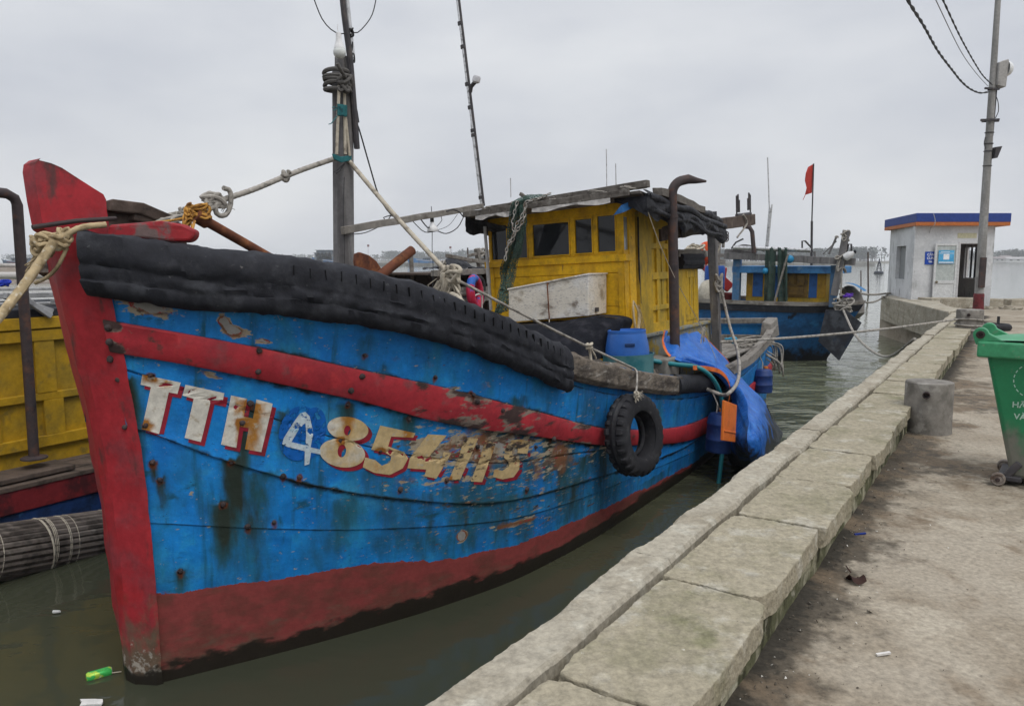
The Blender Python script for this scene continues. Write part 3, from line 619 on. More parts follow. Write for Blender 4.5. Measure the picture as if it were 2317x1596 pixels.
zz2 = [3.36, sd(1890,570).z, sd(1890,700).z, sd(1890,750).z, sd(1890,960).z, sd(1890,1025).z, sd(1890,1255).z, sd(1890,1300).z, sd(1890,1410).z, 1.78]
dr = lambda xa, xb, za, zb_, o=.014: mb.box((xa, SY-.01, zb_), (xb, SY+o*2.6, za))
dr(x0, vx[0], 3.36, 1.78)
for i in range(0, 9, 2): dr(vx[0], xe, zz2[i], zz2[i+1], .012)
for i in range(1, 9, 2):
    dr(vx[1], vx[2], zz2[i], zz2[i+1], .010)
    if i in (3, 5): dr(vx[3]-.01, vx[3]+.02, zz2[i], zz2[i+1], .004)
    dr(vx[4], xe, zz2[i], zz2[i+1], .010)
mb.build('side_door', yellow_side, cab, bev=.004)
mb = MB(BF); mb.tube(curve([sd(1718,465) + Vector((0,.03,0)), sd(1722,700)+ Vector((0,.03,0)), sd(1730,950)+ Vector((0,.03,0)), sd(1742,1240)+ Vector((0,.03,0))], .1), .012, 6); mb.build('door_seal', black, cab)
mb = MB(BF); mb.box((FX+.1, SY-.1, 1.05), (9.4, SY+.06, 1.76)); mb.box((FX, SY-.05, 1.76), (9.4, SY+.10, 1.80)); mb.shake(.008, 5)
coam = mat('scuffed_grey_paint', (.22,.23,.21), .7, layers=[((.33,.24,.05), 5, .5, .6), ((.08,.13,.2), 7, .58, .66), ((.08,.07,.06), 9, .6, .72)], bump=[(20,.5,.006)])
mb.build('coaming', coam, boat, bev=.008)
mb = MB(BF); p0 = B(*cc(362,550), 0, 6.0); p1 = B(*cc(418,1300), 0, 6.0); mb.tube([p0, p1], .022, 10); mb.tube([p0.lerp(p1,.5), p0.lerp(p1,.68)], .028, 10)
mb.build('drain_pipe', mat('grey_plastic', (.35,.34,.33), .5), boat, smooth=True)
# roof
rf = MB(BF); rl, rr_ = B(1052,490,0,5.72), B(1448,437,0,5.72)
def rz(x, y): return rl.z + (rr_.z-rl.z)*(y-rl.y)/(rr_.y-rl.y) - .085*(x-5.72) - .0
P = []
for x in (5.72, 7.0, 8.75):
    for y in (rl.y, rr_.y): P += [(x, y, rz(x,y)), (x, y, rz(x,y)+.035)]
rf.add(P, [(0,2,3,1),(8,9,11,10)] + [f for i in (0,4) for f in ((i,i+1,i+5,i+4),(i+2,i+6,i+7,i+3),(i+1,i+3,i+7,i+5),(i,i+4,i+6,i+2))])
roof = rf.build('roof', wood_roof, boat, bev=.004)
yA, yB = rl.y, rr_.y
mb = MB(BF)
tp = lambda x, y, h=0: Vector((x, y, rz(x,y) + h))
mb.beam(tp(5.69, yA, .02), tp(5.69, yB-.12, .02), .05, .075, jit=.006)
mb.beam(tp(5.9, yA+.25, .085), tp(5.85, yB+.06, .13), .10, .08, jit=.008)
mb.beam(tp(6.2, yB+.02, .10), tp(8.0, yB-.02, .12), .12, .10, jit=.012); mb.beam(tp(7.7, yB-.1, .17), tp(9.1, yB-.16, .02), .10, .08, jit=.02)
mb.beam(tp(6.6, -.3, .07), tp(6.7, -.75, .42), .04, .05); mb.beam(tp(6.4, -.2, .07), tp(6.3, .45, .13), .06, .04, jit=.01)
mb.build('roof_boards', wood_roof, roof, bev=.006)
# tarpaulin edges under and around the roof
mb = MB(BF)
def drape(u, v):
    x = 5.78 + 3.1*u; s = v*.27
    y = yB + .02 + .055*sin(v*pi) + .02*noise.noise((x*4, v*3, 1)); z = rz(x, yB) + .05 - s - .05*noise.noise((x*3, v, 5))
    return (x, y + .05*noise.noise((x*2.4, v*3, 8)) + .012*noise.noise((x*9, v*6, 3)), z + .08*v*noise.noise((x*3, 1, 2)))
mb.grid(drape, 110, 18)
for k, (h, r_) in enumerate(((-.0,.045),(-.15,.032))): mb.tube([Vector((x, yB+.05 + .03*noise.noise((x*1.6,k,0)), rz(x,yB)+h + .05*noise.noise((x*1.3,k,7)))) for x in np.linspace(5.85, 8.9, 60)], [r_*(1+.4*noise.noise((x*2.5,k,2))) for x in np.linspace(5.85, 8.9, 60)], 8)
mb.grid(lambda u, v: (5.80+.02*noise.noise((u*6,v*3,2)), yB-.36 + .42*u, rz(5.75,yB)-.02 - v*(.05 + .20*u**1.5)), 14, 8)
mb.grid(lambda u, v: (5.86 + .25*v, yA-.01 + .03*noise.noise((u*6,v*3,2)) + u*.5*(v), rz(5.8,yA)+.0 - v*.16 - .14*u*v*(1-u) ), 14, 8)
mb.grid(lambda u, v: (5.75 + u*2.6, yA-.02 + .03*noise.noise((u*9,v*3,4)), rz(5.75+u*2.6, yA)+.03 - v*(.22+.05*noise.noise((u*9,1,4)))), 30, 6)
mb.tube([Vector((x, yB - .1 + .05*noise.noise((x*3,0,1)), rz(x,yB)+.14 + .05*noise.noise((x*4,3,0)))) for x in np.linspace(7.9, 9.2, 20)], [.05 + .05*abs(noise.noise((x*4,0,3))) for x in np.linspace(7.9, 9.2, 20)], 9)
mb.build('roof_tarpaulin', tarp_black, roof, smooth=True, sharp=60)
mb = MB(BF)
for (ya, yb) in ((yA+.2, yA+.75), (yA+1.05, yB-.35)):
    mb.grid(lambda u, v: (5.665 + .012*noise.noise((u*8,v,3)), ya + (yb-ya)*u, rz(5.7, ya+(yb-ya)*u) - .015 - v*(.045 + .02*sin(u*9) + .02*noise.noise((u*5,0,8)))), 40, 4)
mb.build('roof_lining', mat('pale_cloth', (.48,.46,.44), .9, layers=[((.3,.29,.28), 8, .5, .7)]), roof)
mb = MB(BF); q = lambda x, y, X=5.66: tuple(B(*cc(x, y), 0, X))
mb.add([q(1515,450), q(1585,360), q(1690,312,5.9), q(1703,380,5.9), q(1600,425)], [(0,1,2,3,4)])
mb.build('blue_scrap', mat('blue_plastic_scrap', (.02,.10,.26), .6, bump=[(9,.6,.03)]), roof)
# aft house
mb = MB(BF); n = 14; P = []
pts = [(8.05, SY)] + [(8.9 + .45*sin(a), SY - .45 + .45*cos(a)) for a in np.linspace(0, pi/2, 9)] + [(9.35, -.7)]
P = [(x, y, 1.76) for x, y in pts] + [(x, y, 2.66) for x, y in pts]; k = len(pts)
mb.add(P, [(i, i+1, k+i+1, k+i) for i in range(k-1)])
for xx in (8.55, 8.72): mb.box((xx, SY-.01, 1.95), (xx+.05, SY+.012, 2.5))
mb.box((8.4, SY-.01, 2.5), (8.9, SY+.01, 2.6)); mb.box((8.4, SY-.01, 1.86), (8.9, SY+.01, 1.95))
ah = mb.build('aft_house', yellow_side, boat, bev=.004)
mb = MB(BF); path = [(x, y, 2.72) for x, y in [(8.05, SY+.03)] + [(8.9 + .5*sin(a), SY - .45 + .49*cos(a)) for a in np.linspace(0, pi/2, 9)] + [(9.38, -.7)]]
for h, r_ in ((.0,.06),(.08,.055),(-.06,.04)): mb.tube([Vector(p) + Vector((0,.02,h)) for p in path], r_, 9)
mb.shake(.015, 8); mb.build('house_fender', black, ah, smooth=True)
mb = MB(BF); mb.beam((8.0, SY-.02, 2.86), (9.45, SY-.06, 2.86), .14, .10, jit=.01); mb.box((8.05,-.7,2.74),(9.4,SY-.05,2.8)); mb.build('house_roof', wood_grey, ah, bev=.006)
# exhaust pipe
mb = MB(BF); xb = B(1527,770,1,1.52); xt = B(1521,440,1,1.52); r = .062
mb.tube([Vector((xb.x, 1.52, 1.2)), xb, xt.lerp(xb,.45)], r, 16); mb.tube([xt.lerp(xb,.46), xt.lerp(xb,.15)], r*.97, 16); mb.tube([xt.lerp(xb,.16), xt.lerp(xb,.14)], r*1.12, 16)
top = [xt.lerp(xb,.15), xt] + [xt + Vector((.11*(1-cos(a)), .11*(1-cos(a)), .17*sin(a))) for a in np.linspace(.25, 1.35, 6)]
e = top[-1]; mb.tube(top + [e + Vector((.07,.07,.02)), e + Vector((.15,.15,.0)), e + Vector((.24,.24,-.01))], [r*.95]*8 + [r*.95, r*.6, r*.22], 16)
ex = mb.build('exhaust_pipe', rust_dark, boat, smooth=True, sharp=50)
# mast
mb = MB(BF); m0 = B(778,600,1,0); m1 = B(775,128,1,0); mdir = (m1-m0).normalized(); mb0 = m0 - mdir*1.0
mb.beam(mb0, m0.lerp(m1,.93), .135, .135, up=(1,0,0)); mb.beam(m0.lerp(m1,.93), m1, .105, .10, up=(1,0,0))
mast = mb.build('mast', wood_mast, boat, bev=.012)
c4 = lambda x, y: ((1150 + x*.43859)/1.74018, y*.43859/1.74018)
bk = [B(*c4(*p), 1, .10) for p in ((420,-500),(455,0),(485,260),(520,520),(552,900),(583,1335))]
mb = MB(BF); mb.tube(curve(bk,.1), .026, 8); mb.build('upper_pole', steel_dark, mast, smooth=True)
mb = MB(BF); mb.tube([B(*c4(*p), 1, .06) for p in ((440,-500),(490,0),(545,520))], .022, 8); mb.build('metal_pole', alu, mast, smooth=True)
# the lashings on the mast
mb = MB(BF); kc = B(*c4(455,720), 1, .07)
for i in range(5):
    cpt = m0.lerp(m1,1) ; cpt = Vector((kc.x, .0, kc.z + .07 - .035*i)); mb.torus(cpt, mdir + Vector((random.uniform(-.15,.15), random.uniform(-.2,.2), 0)), .105, .019, 24, 7)
mb.knot(kc + Vector((-.03,.05,-.04)), (.06,.04,.07), .014, 6, 3)
mb.rope([kc + Vector((-.05,.08,.0)), kc + Vector((-.12,.1,.04)), kc + Vector((-.16,.1,.09))], .015)
mb.build('mast_lashing', mat('sooty_rope', (.10,.095,.09), .95), mast, smooth=True)
mb = MB(BF)
a0, a1, b0, b1 = c4(420,760), c4(395,1390), c4(475,760), c4(500,1400)
for (p, q, r_) in ((c4(422,770), c4(400,1385), .013), (c4(470,770), c4(478,1385), .013), (c4(478,1040), c4(515,1400), .013)):
    mb.rope([B(*p,1,.09), B(*q,1,.09)], r_)
mb.build('mast_ropes', rope_white, mast, smooth=True)
mb = MB(BF)
for yy in np.arange(940, 1035, 8): mb.tube([B(*c4(408,yy),1,.10), B(*c4(450,yy+6),1,.115), B(*c4(487,yy+12),1,.10)], .010, 6)
for k in range(5): mb.tube([B(*c4(362+k*3,1385+k*9),1,.09), B(*c4(440,1415+k*9),1,.12), B(*c4(528,1400+k*8),1,.08), B(*c4(528,1400+k*8),1,-.08), B(*c4(385,1390+k*8),1,-.08)], .008, 6)
for p in ((330,1115),(360,965),(370,990)): mb.tube([B(*c4(405,1040 if p[1] > 1000 else 970),1,.1), B(*c4(p[0]+20,p[1]-5),1,.1), B(*c4(*p),1,.11)], .004, 5)
mb.build('twine_lashing', rope_teal, mast, smooth=True)
mb = MB(BF); za = B(*c4(455,545),1,0).z
for s_ in ((372,1545),(395,1555)): mb.tube([B(*c4(470,1470),1,.09), B(*c4(s_[0]+30,s_[1]-20),1,.1), B(*c4(*s_),1,.11)], .006, 5)
mb.tube(curve([B(*p,1,.08) for p in ((778,690),(779,590),(780,560),(777,480),(779,400))],.05), .003, 5)
mb.build('mast_wires', wire, mast)
# stay plank from the mast to the roof
mb = MB(BF); g0 = B(775,521,1,.1); g1 = B(1092,466,0,5.72); mb.beam(g0, g1, .04, .066, jit=.004)
plank_ = mb.build('stay_plank', wood_grey, boat, bev=.004)
# wheelhouse pole and whips
mb = MB(BF); w0 = B(1091,466,0,5.95); w1 = B(1028,-60,0,5.95); mb.tube([w0, w0.lerp(w1,.36)], .026, 8); mb.tube([w0.lerp(w1,.36), w1], .02, 8)
pole_ = mb.build('roof_pole', alu, boat, smooth=True)
mb = MB(BF); off = Vector((.0,.03,0)); mb.tube([w0.lerp(w1,.0)+off, w0.lerp(w1,.4)+off*.9, w1+off*.8], .016, 6)
for t in (.03,.3,.32,.42,.52,.68,.78): mb.tube([w0.lerp(w1,t), w0.lerp(w1,t+.014)], .036, 8)
pl = B(1063,193,0,5.95); mb.tube([pl + Vector((0,0,-.09)), pl + Vector((0,.02,-.02)), pl + Vector((0,.09,.03))], .028, 8)
mb.build('pole_tape', steel_dark, pole_, smooth=True)
mb = MB(BF); mb.lathe([(.03,-.02),(.052,.0),(.054,.05),(.04,.075)], 14, pl + Vector((0,.10,.03)), (0,.35,1)); mb.build('pole_light', mat('dull_lens', (.5,.5,.52), .4), pole_, smooth=True)
for (u, v0, v1) in ((1156,446,403),(1373,424,337),(1394,420,370)):
    mb = MB(BF); mb.tube([B(u,v0,0,7.0), B(u-1,v1,0,7.0)], .008, 6); mb.build('whip_aerial', alu, boat)
# gallows aft
mb = MB(BF); q0 = B(1609,482,1,1.2); q1 = B(1622,785,1,1.2); mb.beam(q1 - (q0-q1).normalized()*.4, q0, .13, .12, up=(1,0,0), jit=.004)
post = mb.build('gallows_post', wood_mast, boat, bev=.012)
mb = MB(BF); mb.beam(q0.lerp(q1,-.01), q0.lerp(q1,.03), .14, .13, up=(1,0,0)); mb.torus(q0.lerp(q1,.05), q0-q1, .085, .01, 14, 6); mb.build('post_cap', black, post)
mb = MB(BF); h0 = B(1540,516,1,1.0); h1 = B(1701,496,1,1.0); mb.beam(h0 - Vector((1.0,0,.12)), h1, .15, .20, jit=.008); gb = mb.build('gallows_beam', wood_dark, boat, bev=.012)
mb = MB(BF); mb.beam(B(1545,530,1,1.1), B(1600,510,1,1.1), .05, .09, jit=.01); mb.build('beam_brace', wood_grey, gb); mb = MB(BF); mb.tube(curve([B(1668,537,1,1.02), B(1690,505,1,1.1), B(1682,485,1,1.1)],.05), .018, 6); mb.build('beam_lashing', rope_grey, gb)
mb = MB(BF); rx = B(1667,487,1,1.0); ry = B(1698,483,1,1.0)
mb.tube([rx, ry], .03, 10)
for p in (rx, ry):
    s_ = -1 if p is rx else 1
    mb.tube([p + Vector((0,0,-.12)), p + Vector((0,0,.34)), p + Vector((-.10*s_,0,.38)), p + Vector((-.12*s_,0,.12))], .016, 6); mb.tube([p + Vector((-.12*s_,0,.28)), p + Vector((-.12*s_,0,.06))], .03, 8)
mb.tube([rx + Vector((0,0,-.10)), ry + Vector((0,0,-.10))], .02, 6)
mb.build('line_roller', steel_dark, gb, smooth=True)
# ------------------------------------------------------------------ things on the main boat
def single(mb, name, m, label, cat, group=None, **k): return tag(mb.build(name, m, **k), label, cat, group)
# rusty anchor and pipe
an = empty('anchor', BF @ B(860,625,1,.62), 'rusty plate anchor with a pipe stock lying behind the black bow fender', 'anchor')
mb = MB(BF); A_ = [(807,620),(804,590),(805,573),(815,570),(835,577),(852,590),(866,612),(875,620),(874,628),(850,640),(815,640)]
pv = [B(u, v, 1, .55) for u, v in A_]; mb.prism(pv, (.02, -.045, .0)); mb.shake(.004,20); mb.build('fluke', rust, an, bev=.008)
mb = MB(BF); a = B(845,635,1,.62); b = B(932,566,1,.66); mb.tube([a - (b-a)*.4, b], .042, 14, cap=False); mb.tube([a - (b-a)*.4, b], .034, 14, cap=False)
d_ = (b-a).normalized(); mb.tube([b + d_*.0005, b + d_*.0006], [.042,.034], 14, cap=False)
mb.build('stock', rust, an, smooth=True, sharp=50)
bp = empty('bow_pipe', BF @ B(470,500,1,.35), 'long rusty pipe tied with ochre cord at the bow, sloping down behind the fender', 'pipe')
mb = MB(BF); a = B(440,485,1,.38); b = B(596,574,1,.38); mb.tube([a, b + (b-a)*.3], .034, 12); mb.tube([a, a.lerp(b,.17)], .05, 12); mb.build('pipe', rust, bp, smooth=True, sharp=50)
mb = MB(BF); mb.knot(a + Vector((.02,.02,.02)), (.07,.05,.05), .008, 9, 5); mb.knot(B(425,492,1,.45), (.05,.04,.06), .007, 6, 8); mb.rope([B(440,500,1,.5), B(432,530,1,.6), B(425,541,1,.62)], .009); mb.rope([B(425,492,1,.4), B(380,500,1,.3), B(345,503,1,.2)], .008); mb.build('cord', rope_orange, bp, smooth=True)
# forestay
fs = empty('forestay_rope', BF @ B(370,492,1,0), 'grey rope from the bow up to the mast with a big knotted loop in it', 'rope')
mb = MB(BF); F_ = [(762,357),(700,378),(645,399),(575,428),(510,450),(470,466),(420,480),(365,492)]
mb.rope([B(u, v, 1, .02) for u, v in F_], .021); mb.rope([B(u, v, 1, .05) for u, v in ((500,463),(460,478),(415,487),(360,496))], .016); mb.rope([B(u, v, 1, .08) for u, v in ((470,466),(440,480),(400,490),(368,497),(350,505))], .013)
mb.rope([B(u, v, 1, .15) for u, v in ((440,490),(410,497),(385,503),(398,490),(420,489),(415,505),(395,515))], .010)
mb.build('rope', rope_grey, fs, smooth=True)
mb = MB(BF); mb.knot(B(646,398,1,.02), (.045,.03,.035), .016, 3, 4); mb.build('knot', rope_grey, fs, smooth=True); mb = MB(BF); mb.knot(B(412,481,1,.05), (.03,.02,.03), .012, 3, 4); mb.build('knot', rope_grey, fs, smooth=True)
mb = MB(BF); mb.knot(B(484,452,1,.03), (.075,.045,.05), .016, 5, 11); k_ = [(505,425),(520,432),(522,460),(514,482),(502,488),(490,482),(488,465),(500,460)]
mb.rope([B(u, v, 1, .05) for u, v in k_], .018)
for i in range(14):
    p = B(512 + random.uniform(-8,8), 462 + random.uniform(-8,8), 1, .05); mb.tube([p, p + Vector([random.uniform(-.05,.05) for _ in range(3)])], .0025, 4)
mb.build('knot', rope_grey, fs, smooth=True)
# shroud to the port rail
sr = empty('shroud_rope', BF @ B(1015,630,0,2.2), 'thick pale rope from the mast down to a frayed knot above the port rail', 'rope')
s0 = B(788,362,1,.06); s1 = B(1008,612,0,2.15)
mb = MB(BF); mb.rope([s0, s0.lerp(s1,.5) + Vector((0,0,-.02)), s1], .019); mb.rope([s0 + Vector((.03,.03,-.06)), s0.lerp(s1,.5) + Vector((.02,.02,-.05)), s1 + Vector((0,.02,-.02))], .012)
mb.rope([B(1022,665,0,2.1), B(1035,672,0,2.05), B(1052,690,0,2.03)], .02); mb.rope([B(1025,640,0,2.15), B(1040,665,0,2.1), B(1050,690,0,2.05)], .008); mb.build('rope', rope_white, sr, smooth=True)
mb = MB(BF); kk = s1 + Vector((.0,.06,-.03)); mb.knot(kk, (.045,.10,.065), .016, 6, 21, 8); mb.knot(B(1018,645,0,2.15), (.04,.06,.09), .014, 6, 22, 8)
mb.rope([B(u, v, 0, 2.15) for u, v in ((1000,618),(1010,608),(1026,607),(1036,618),(1036,635),(1026,640))], .017); mb.build('knot', rope_white, sr, smooth=True)
mb = MB(BF)
for i in range(90):
    u = random.gauss(997, 7); p = B(u + 6, 634 + random.uniform(-4,8), 0, 2.15 + random.uniform(-.05,.05)); L_ = random.uniform(.12,.30)
    mb.tube([p, p + Vector((random.uniform(-.03,.03), -.03*(1012-u)/10 + random.uniform(-.03,.03), -L_*.4)), p + Vector((random.uniform(-.05,.05), -.02*(1012-u)/10 + random.uniform(-.04,.04), -L_*.75)), p + Vector((random.uniform(-.05,.05), random.uniform(-.05,.03), -L_))], .0045, 4)
mb.build('frayed_end', rope_white, sr)
# thin line to the tyre, and the tyre
tl = empty('fender_line', BF @ B(1310,775,0,4.1), 'thin grey line from the frayed knot over the gunwale down to the hanging tyre', 'rope')
mb = MB(BF); t0 = B(1028,630,0,2.2); dT, zT = 4.72, 1.62; t1 = B(1436,834,0,4.72)
mb.rope([t0, t0.lerp(t1,.5) + Vector((0,0,-.015)), t1], .012, step=.014); t2 = Vector((4.78, 1.83, 1.52)); t2 = B(1441,842,1,1.82); mb.rope([t1, t2, B(1441,870,1,1.9), B(1438,893,1,1.95)], .010); mb.build('line', rope_grey, tl, smooth=True)
mb = MB(BF); km = t0.lerp(t1,.69); mb.knot(km, (.04,.03,.03), .011, 3, 2); mb.rope([km, km + Vector((.02,0,-.08)), km + Vector((.02,.01,-.19))], .013); mb.rope([km, km + Vector((.06,.02,-.08)), km + Vector((.10,.02,-.13))], .010)
kt = B(1440,893,1,1.97); mb.knot(kt, (.04,.03,.03), .010, 4, 7)
for i in range(26): mb.tube([kt, kt + Vector((random.uniform(-.12,.12), random.uniform(0,.05), random.uniform(-.06,.04)))], .003, 4)
mb.build('knot', rope_white, tl, smooth=True)
ty = empty('tyre_fender', BF @ B(1436,1070,1,1.8), 'worn truck tyre hanging on a line against the blue hull', 'tyre')
tcn_ = B(1436,983,1,1.90); ax = Vector((-.16,1,.10)).normalized(); Rm, rm = .305, .115
def tprof(b, a):
    x = .103*math.copysign(abs(cos(b))**.6, cos(b)); y = .115*math.copysign(abs(sin(b))**.75, sin(b))
    if cos(b) < -.6: x *= .75
    g = .009*(1 if (int(a*26/(2*pi)*2 + (2 if y > 0 else 0)) % 2 == 0) else -1) if cos(b) > .35 and abs(sin(b)) > .25 else 0
    if cos(b) > .35 and abs(abs(y) - .03) < .014: g -= .012
    return (x + g, y)
mb = MB(BF); mb.torus(tcn_, ax, Rm, rm, 208, 30, tprof)
tyre_m = mat('tyre_rubber', (.018,.018,.021), .8, layers=[((.05,.05,.053), 6, .5, .7), ((.10,.095,.09), 20, .64, .76)], bump=[(60,.3,.004)])
mb.build('tread', tyre_m, ty, smooth=True, sharp=35)
mb = MB(BF); mb.torus(tcn_ - ax*.02, ax, Rm-.115, .02, 60, 8); mb.build('bead', tyre_m, ty, smooth=True)
# metal box, black sheet
bx = empty('metal_box', BF @ B(1240,730,0,5.5), 'dented stainless steel box with stained front standing before the yellow cabin', 'box')
f0, f1, f2, f3 = B(1151,656,0,5.5), B(1331,621.5,0,5.5), B(1331,714,0,5.5), B(1151,729,0,5.5)
dx = Vector((.58, -.03, 0)); mb = MB(BF); mb.hexa([f3, f2, f2+dx, f3+dx, f0, f1, f1+dx, f0+dx])
steel = mat('stained_steel', (.70,.655,.57), .4, .25, grit=.10, layers=[((.72,.70,.66), 2.2, .45, .6), ((.34,.29,.22), 3.5, .54, .70, (1,1.0,1.4)), ((.13,.09,.06), 2.6, .60, .74, (1,.7,1.6)), ((.4,.38,.36), 30, .55, .65, (1,.3,3))], bump=[(2,.4,.05),(50,.15,.002)])
mb.build('case', steel, bx, bev=.006)
mb = MB(BF); mb.hexa([f0+Vector((-.015,-.015,0)), f1+Vector((-.015,.015,0)), f1+dx+Vector((.01,.015,0)), f0+dx+Vector((.01,-.015,0)), f0+Vector((-.015,-.015,.02)), f1+Vector((-.015,.015,.02)), f1+dx+Vector((.01,.015,.02)), f0+dx+Vector((.01,-.015,.02))]); mb.build('lid', steel, bx, bev=.004)
mb = MB(BF); e0 = B(1238,641,0,5.47); e1 = B(1243,722,0,5.47); mb.beam(e0, e1, .012, .012); mb.tube([e0, e0+Vector((.04,0,.0))], .008, 6); mb.build('latch_rod', rust, bx)
mb = MB(BF); hh = B(1350,700,1,f2.y+.004); mb.box((hh.x-.03, hh.y-.005, hh.z-.025), (hh.x+.04, hh.y+.012, hh.z+.025)); mb.build('hinge', steel_dark, bx)
mb = MB(BF); mb.rope([e1, B(1241,735,0,5.4), B(1225,745,0,5.3), B(1210,752,0,5.25)], .006); single(mb, 'tie_cord', rope_white, 'short pale cord end hanging below the metal box', 'cord')
mb = MB(BF)
CT = [B(1128,735,0,5.45), B(1250,729,0,5.42), B(1335,716,0,5.42), B(1410,722,0,5.45), B(1428,745,0,5.9)]
CBt = [B(1150,775,0,4.9), B(1235,805,0,4.75), B(1330,815,0,4.9), B(1372,812,0,5.15), B(1418,822,0,5.7)]
ca, cb2 = curve(CT, .04), curve(CBt, .04)
def cover(i, j):
    a = ca[int(i*(len(ca)-1))]; b = cb2[int(i*(len(cb2)-1))]; p = a.lerp(b, j); 
    return p + Vector((-.05*sin(j*pi) + .02*noise.noise((i*8,j*4,1)), 0, .05*sin(j*pi)+.02*noise.noise((i*8,j*5,7))))
mb.grid(cover, 40, 16)
ins = [p + Vector((.6*(1-i/len(ca))**.5,-.05*i/len(ca),.0)) for i, p in enumerate(ca)]
mb.grid(lambda i, j: ca[int(i*(len(ca)-1))].lerp(ins[int(i*(len(ca)-1))], j), 40, 3)
single(mb, 'cover_sheet', black_cloth, 'black cloth sheet draped under and beside the metal box', 'sheet', smooth=True, sharp=180)
# barrel in a tub
blue_pl = mat('blue_plastic', (.018,.105,.38), .4, grit=.1, layers=[((.015,.085,.31), 3, .5, .7), ((.04,.14,.38), 9, .55, .75)], bump=[(3,.1,.02)], spec=.45)
bc = B(1418,746,0,5.25); br = .5*(B(1458,748,0,5.25) - B(1378,748,0,5.25)).length
ba = empty('barrel', BF @ Vector((bc.x, bc.y, 1.25)), 'bright blue plastic barrel with a hand grip standing in a teal tub', 'barrel')
o = Vector((bc.x, bc.y, bc.z)); mb = MB(BF)
mb.lathe([(br*.92,-.68),(br*1.08,-.55),(br*1.16,-.38),(br*1.14,-.2),(br*1.02,-.06),(br*.985,-.03),(br*1.0,-.028),(br*1.0,.0),(br*.95,.004),(br*.93,-.02),(br*.5,-.022)], 40, o); mb.build('body', blue_pl, ba, smooth=True, sharp=35)
vd = (BF.inverted() @ EYEV - o); vd.z = 0; vd.normalize(); sv = Vector((-vd.y, vd.x, 0)); mb = MB(BF)
g = o + vd*(br*1.105) + sv*(-.03) + Vector((0,0,-.15)); mb.beam(g - sv*.055, g + sv*.055, .03, .035); mb.build('hand_grip', mat('grip_recess', (.008,.03,.10), .6), ba, bev=.008)
teal_pl = mat('teal_plastic', (.10,.26,.28), .35, grit=.1, layers=[((.03,.17,.2), 4, .5, .7)], tr=.25)
tb = MB(BF); tb.lathe([(br*1.0,-.36),(br*1.3,-.35),(br*1.33,-.03),(br*1.37,-.0),(br*1.33,.0),(br*1.28,-.04),(br*1.2,-.34)], 36, Vector((bc.x-.02, bc.y+.015, B(1418,804,0,5.0).z)), cap=False); single(tb, 'tub', teal_pl, 'translucent teal tub holding the blue barrel behind the gunwale', 'tub', smooth=True, sharp=50)
mb = MB(BF); p_ = B(1500,812,1,1.5); mb.hexa([p_+Vector((-.25,-.15,-.3)), p_+Vector((.2,-.15,-.3)), p_+Vector((.2,.12,-.3)), p_+Vector((-.25,.12,-.3)), p_+Vector((-.28,-.18,.03)), p_+Vector((.23,-.18,.03)), p_+Vector((.23,.15,.03)), p_+Vector((-.28,.15,.03))])
single(mb, 'plastic_crate', mat('dull_grey_plastic', (.20,.19,.17), .6, layers=[((.1,.1,.09), 6, .5, .7)]), 'dull grey plastic crate on deck between barrel and tarpaulin', 'crate', bev=.02)
# hose
mb = MB(BF); H_ = [(1462,812,1.42),(1490,818,1.55),(1530,824,1.7),(1568,828,1.82),(1593,838,1.93),(1615,860,2.0),(1630,893,2.02),(1637,940,2.03),(1636,1000,2.02),(1630,1060,2.0),(1624,1105,1.98)]
mb.tube(curve([B(u, v, 1, y) for u, v, y in H_], .03), .028, 12)
single(mb, 'hose', mat('teal_hose', (.012,.17,.20), .35, grit=.1, layers=[((.01,.11,.14), 4, .5, .75)], spec=.5), 'thick teal hose running from the tub over the side into the water', 'hose', smooth=True)
# hanging cans and board
blue_can = mat('faded_blue_can', (.016,.045,.17), .5, layers=[((.008,.02,.09), 4, .45, .7), ((.05,.08,.2), 14, .6, .75)], bump=[(6,.2,.01)], spec=.4)
def can(u0, u1, v0, v1, y, label, tilt=0):
    a = B((u0+u1)/2, v0, 1, y); b = B((u0+u1)/2, v1, 1, y); r = (a-b).length*.5*(u1-u0)/(v1-v0)*1.0; h = a.z - b.z
    e = empty('drum', BF @ b, label, 'drum', 'blue drums hung over the side'); mb = MB(BF); ax = (Vector((a.x, a.y, a.z)) - b) + Vector((0, tilt, 0))
    mb.lathe([(r*.8,0),(r*.97,.03*h),(r,.1*h),(r,.30*h),(r*1.04,.32*h),(r*1.04,.35*h),(r,.37*h),(r,.68*h),(r*1.04,.70*h),(r*1.04,.74*h),(r,.76*h),(r*.98,.9*h),(r*.85,.97*h),(r*.5,h)], 28, b, ax); mb.build('body', blue_can, e, smooth=True, sharp=40)
    mb = MB(BF); mb.lathe([(.04,0),(.04,.035),(.02,.04)], 12, a + Vector((r*.4,.03,0)), ax); mb.build('cap', mat('orange_cap', (.5,.16,.03), .5), e, smooth=True)
    mb = MB(BF); mb.rope([a + Vector((-r*.4,0,0)), a + Vector((-.02,0,.10)), a + Vector((r*.4,0,.0))], .008); mb.rope([a + Vector((0,0,.09)), a + Vector((0,-.08,.28))], .008); mb.build('handle', rope_grey, e, smooth=True)
can(1595,1655,932,1022,1.93, 'dark blue dented drum hung beside the orange board at the hose', .05)
can(1706,1747,834,888,1.68, 'dark blue drum hung at the stern corner above the water')
mb = MB(BF); ob = [B(u, v, 1, 2.30) for u, v in ((1640,905),(1668,916),(1664,1000),(1636,996))]; mb.prism(ob, (.01,-.035,0)); ob2 = [B(u, v, 1, 2.31) for u, v in ((1640,972),(1666,977),(1666,981),(1640,976))]; mb.prism(ob2, (0,-.03,0))
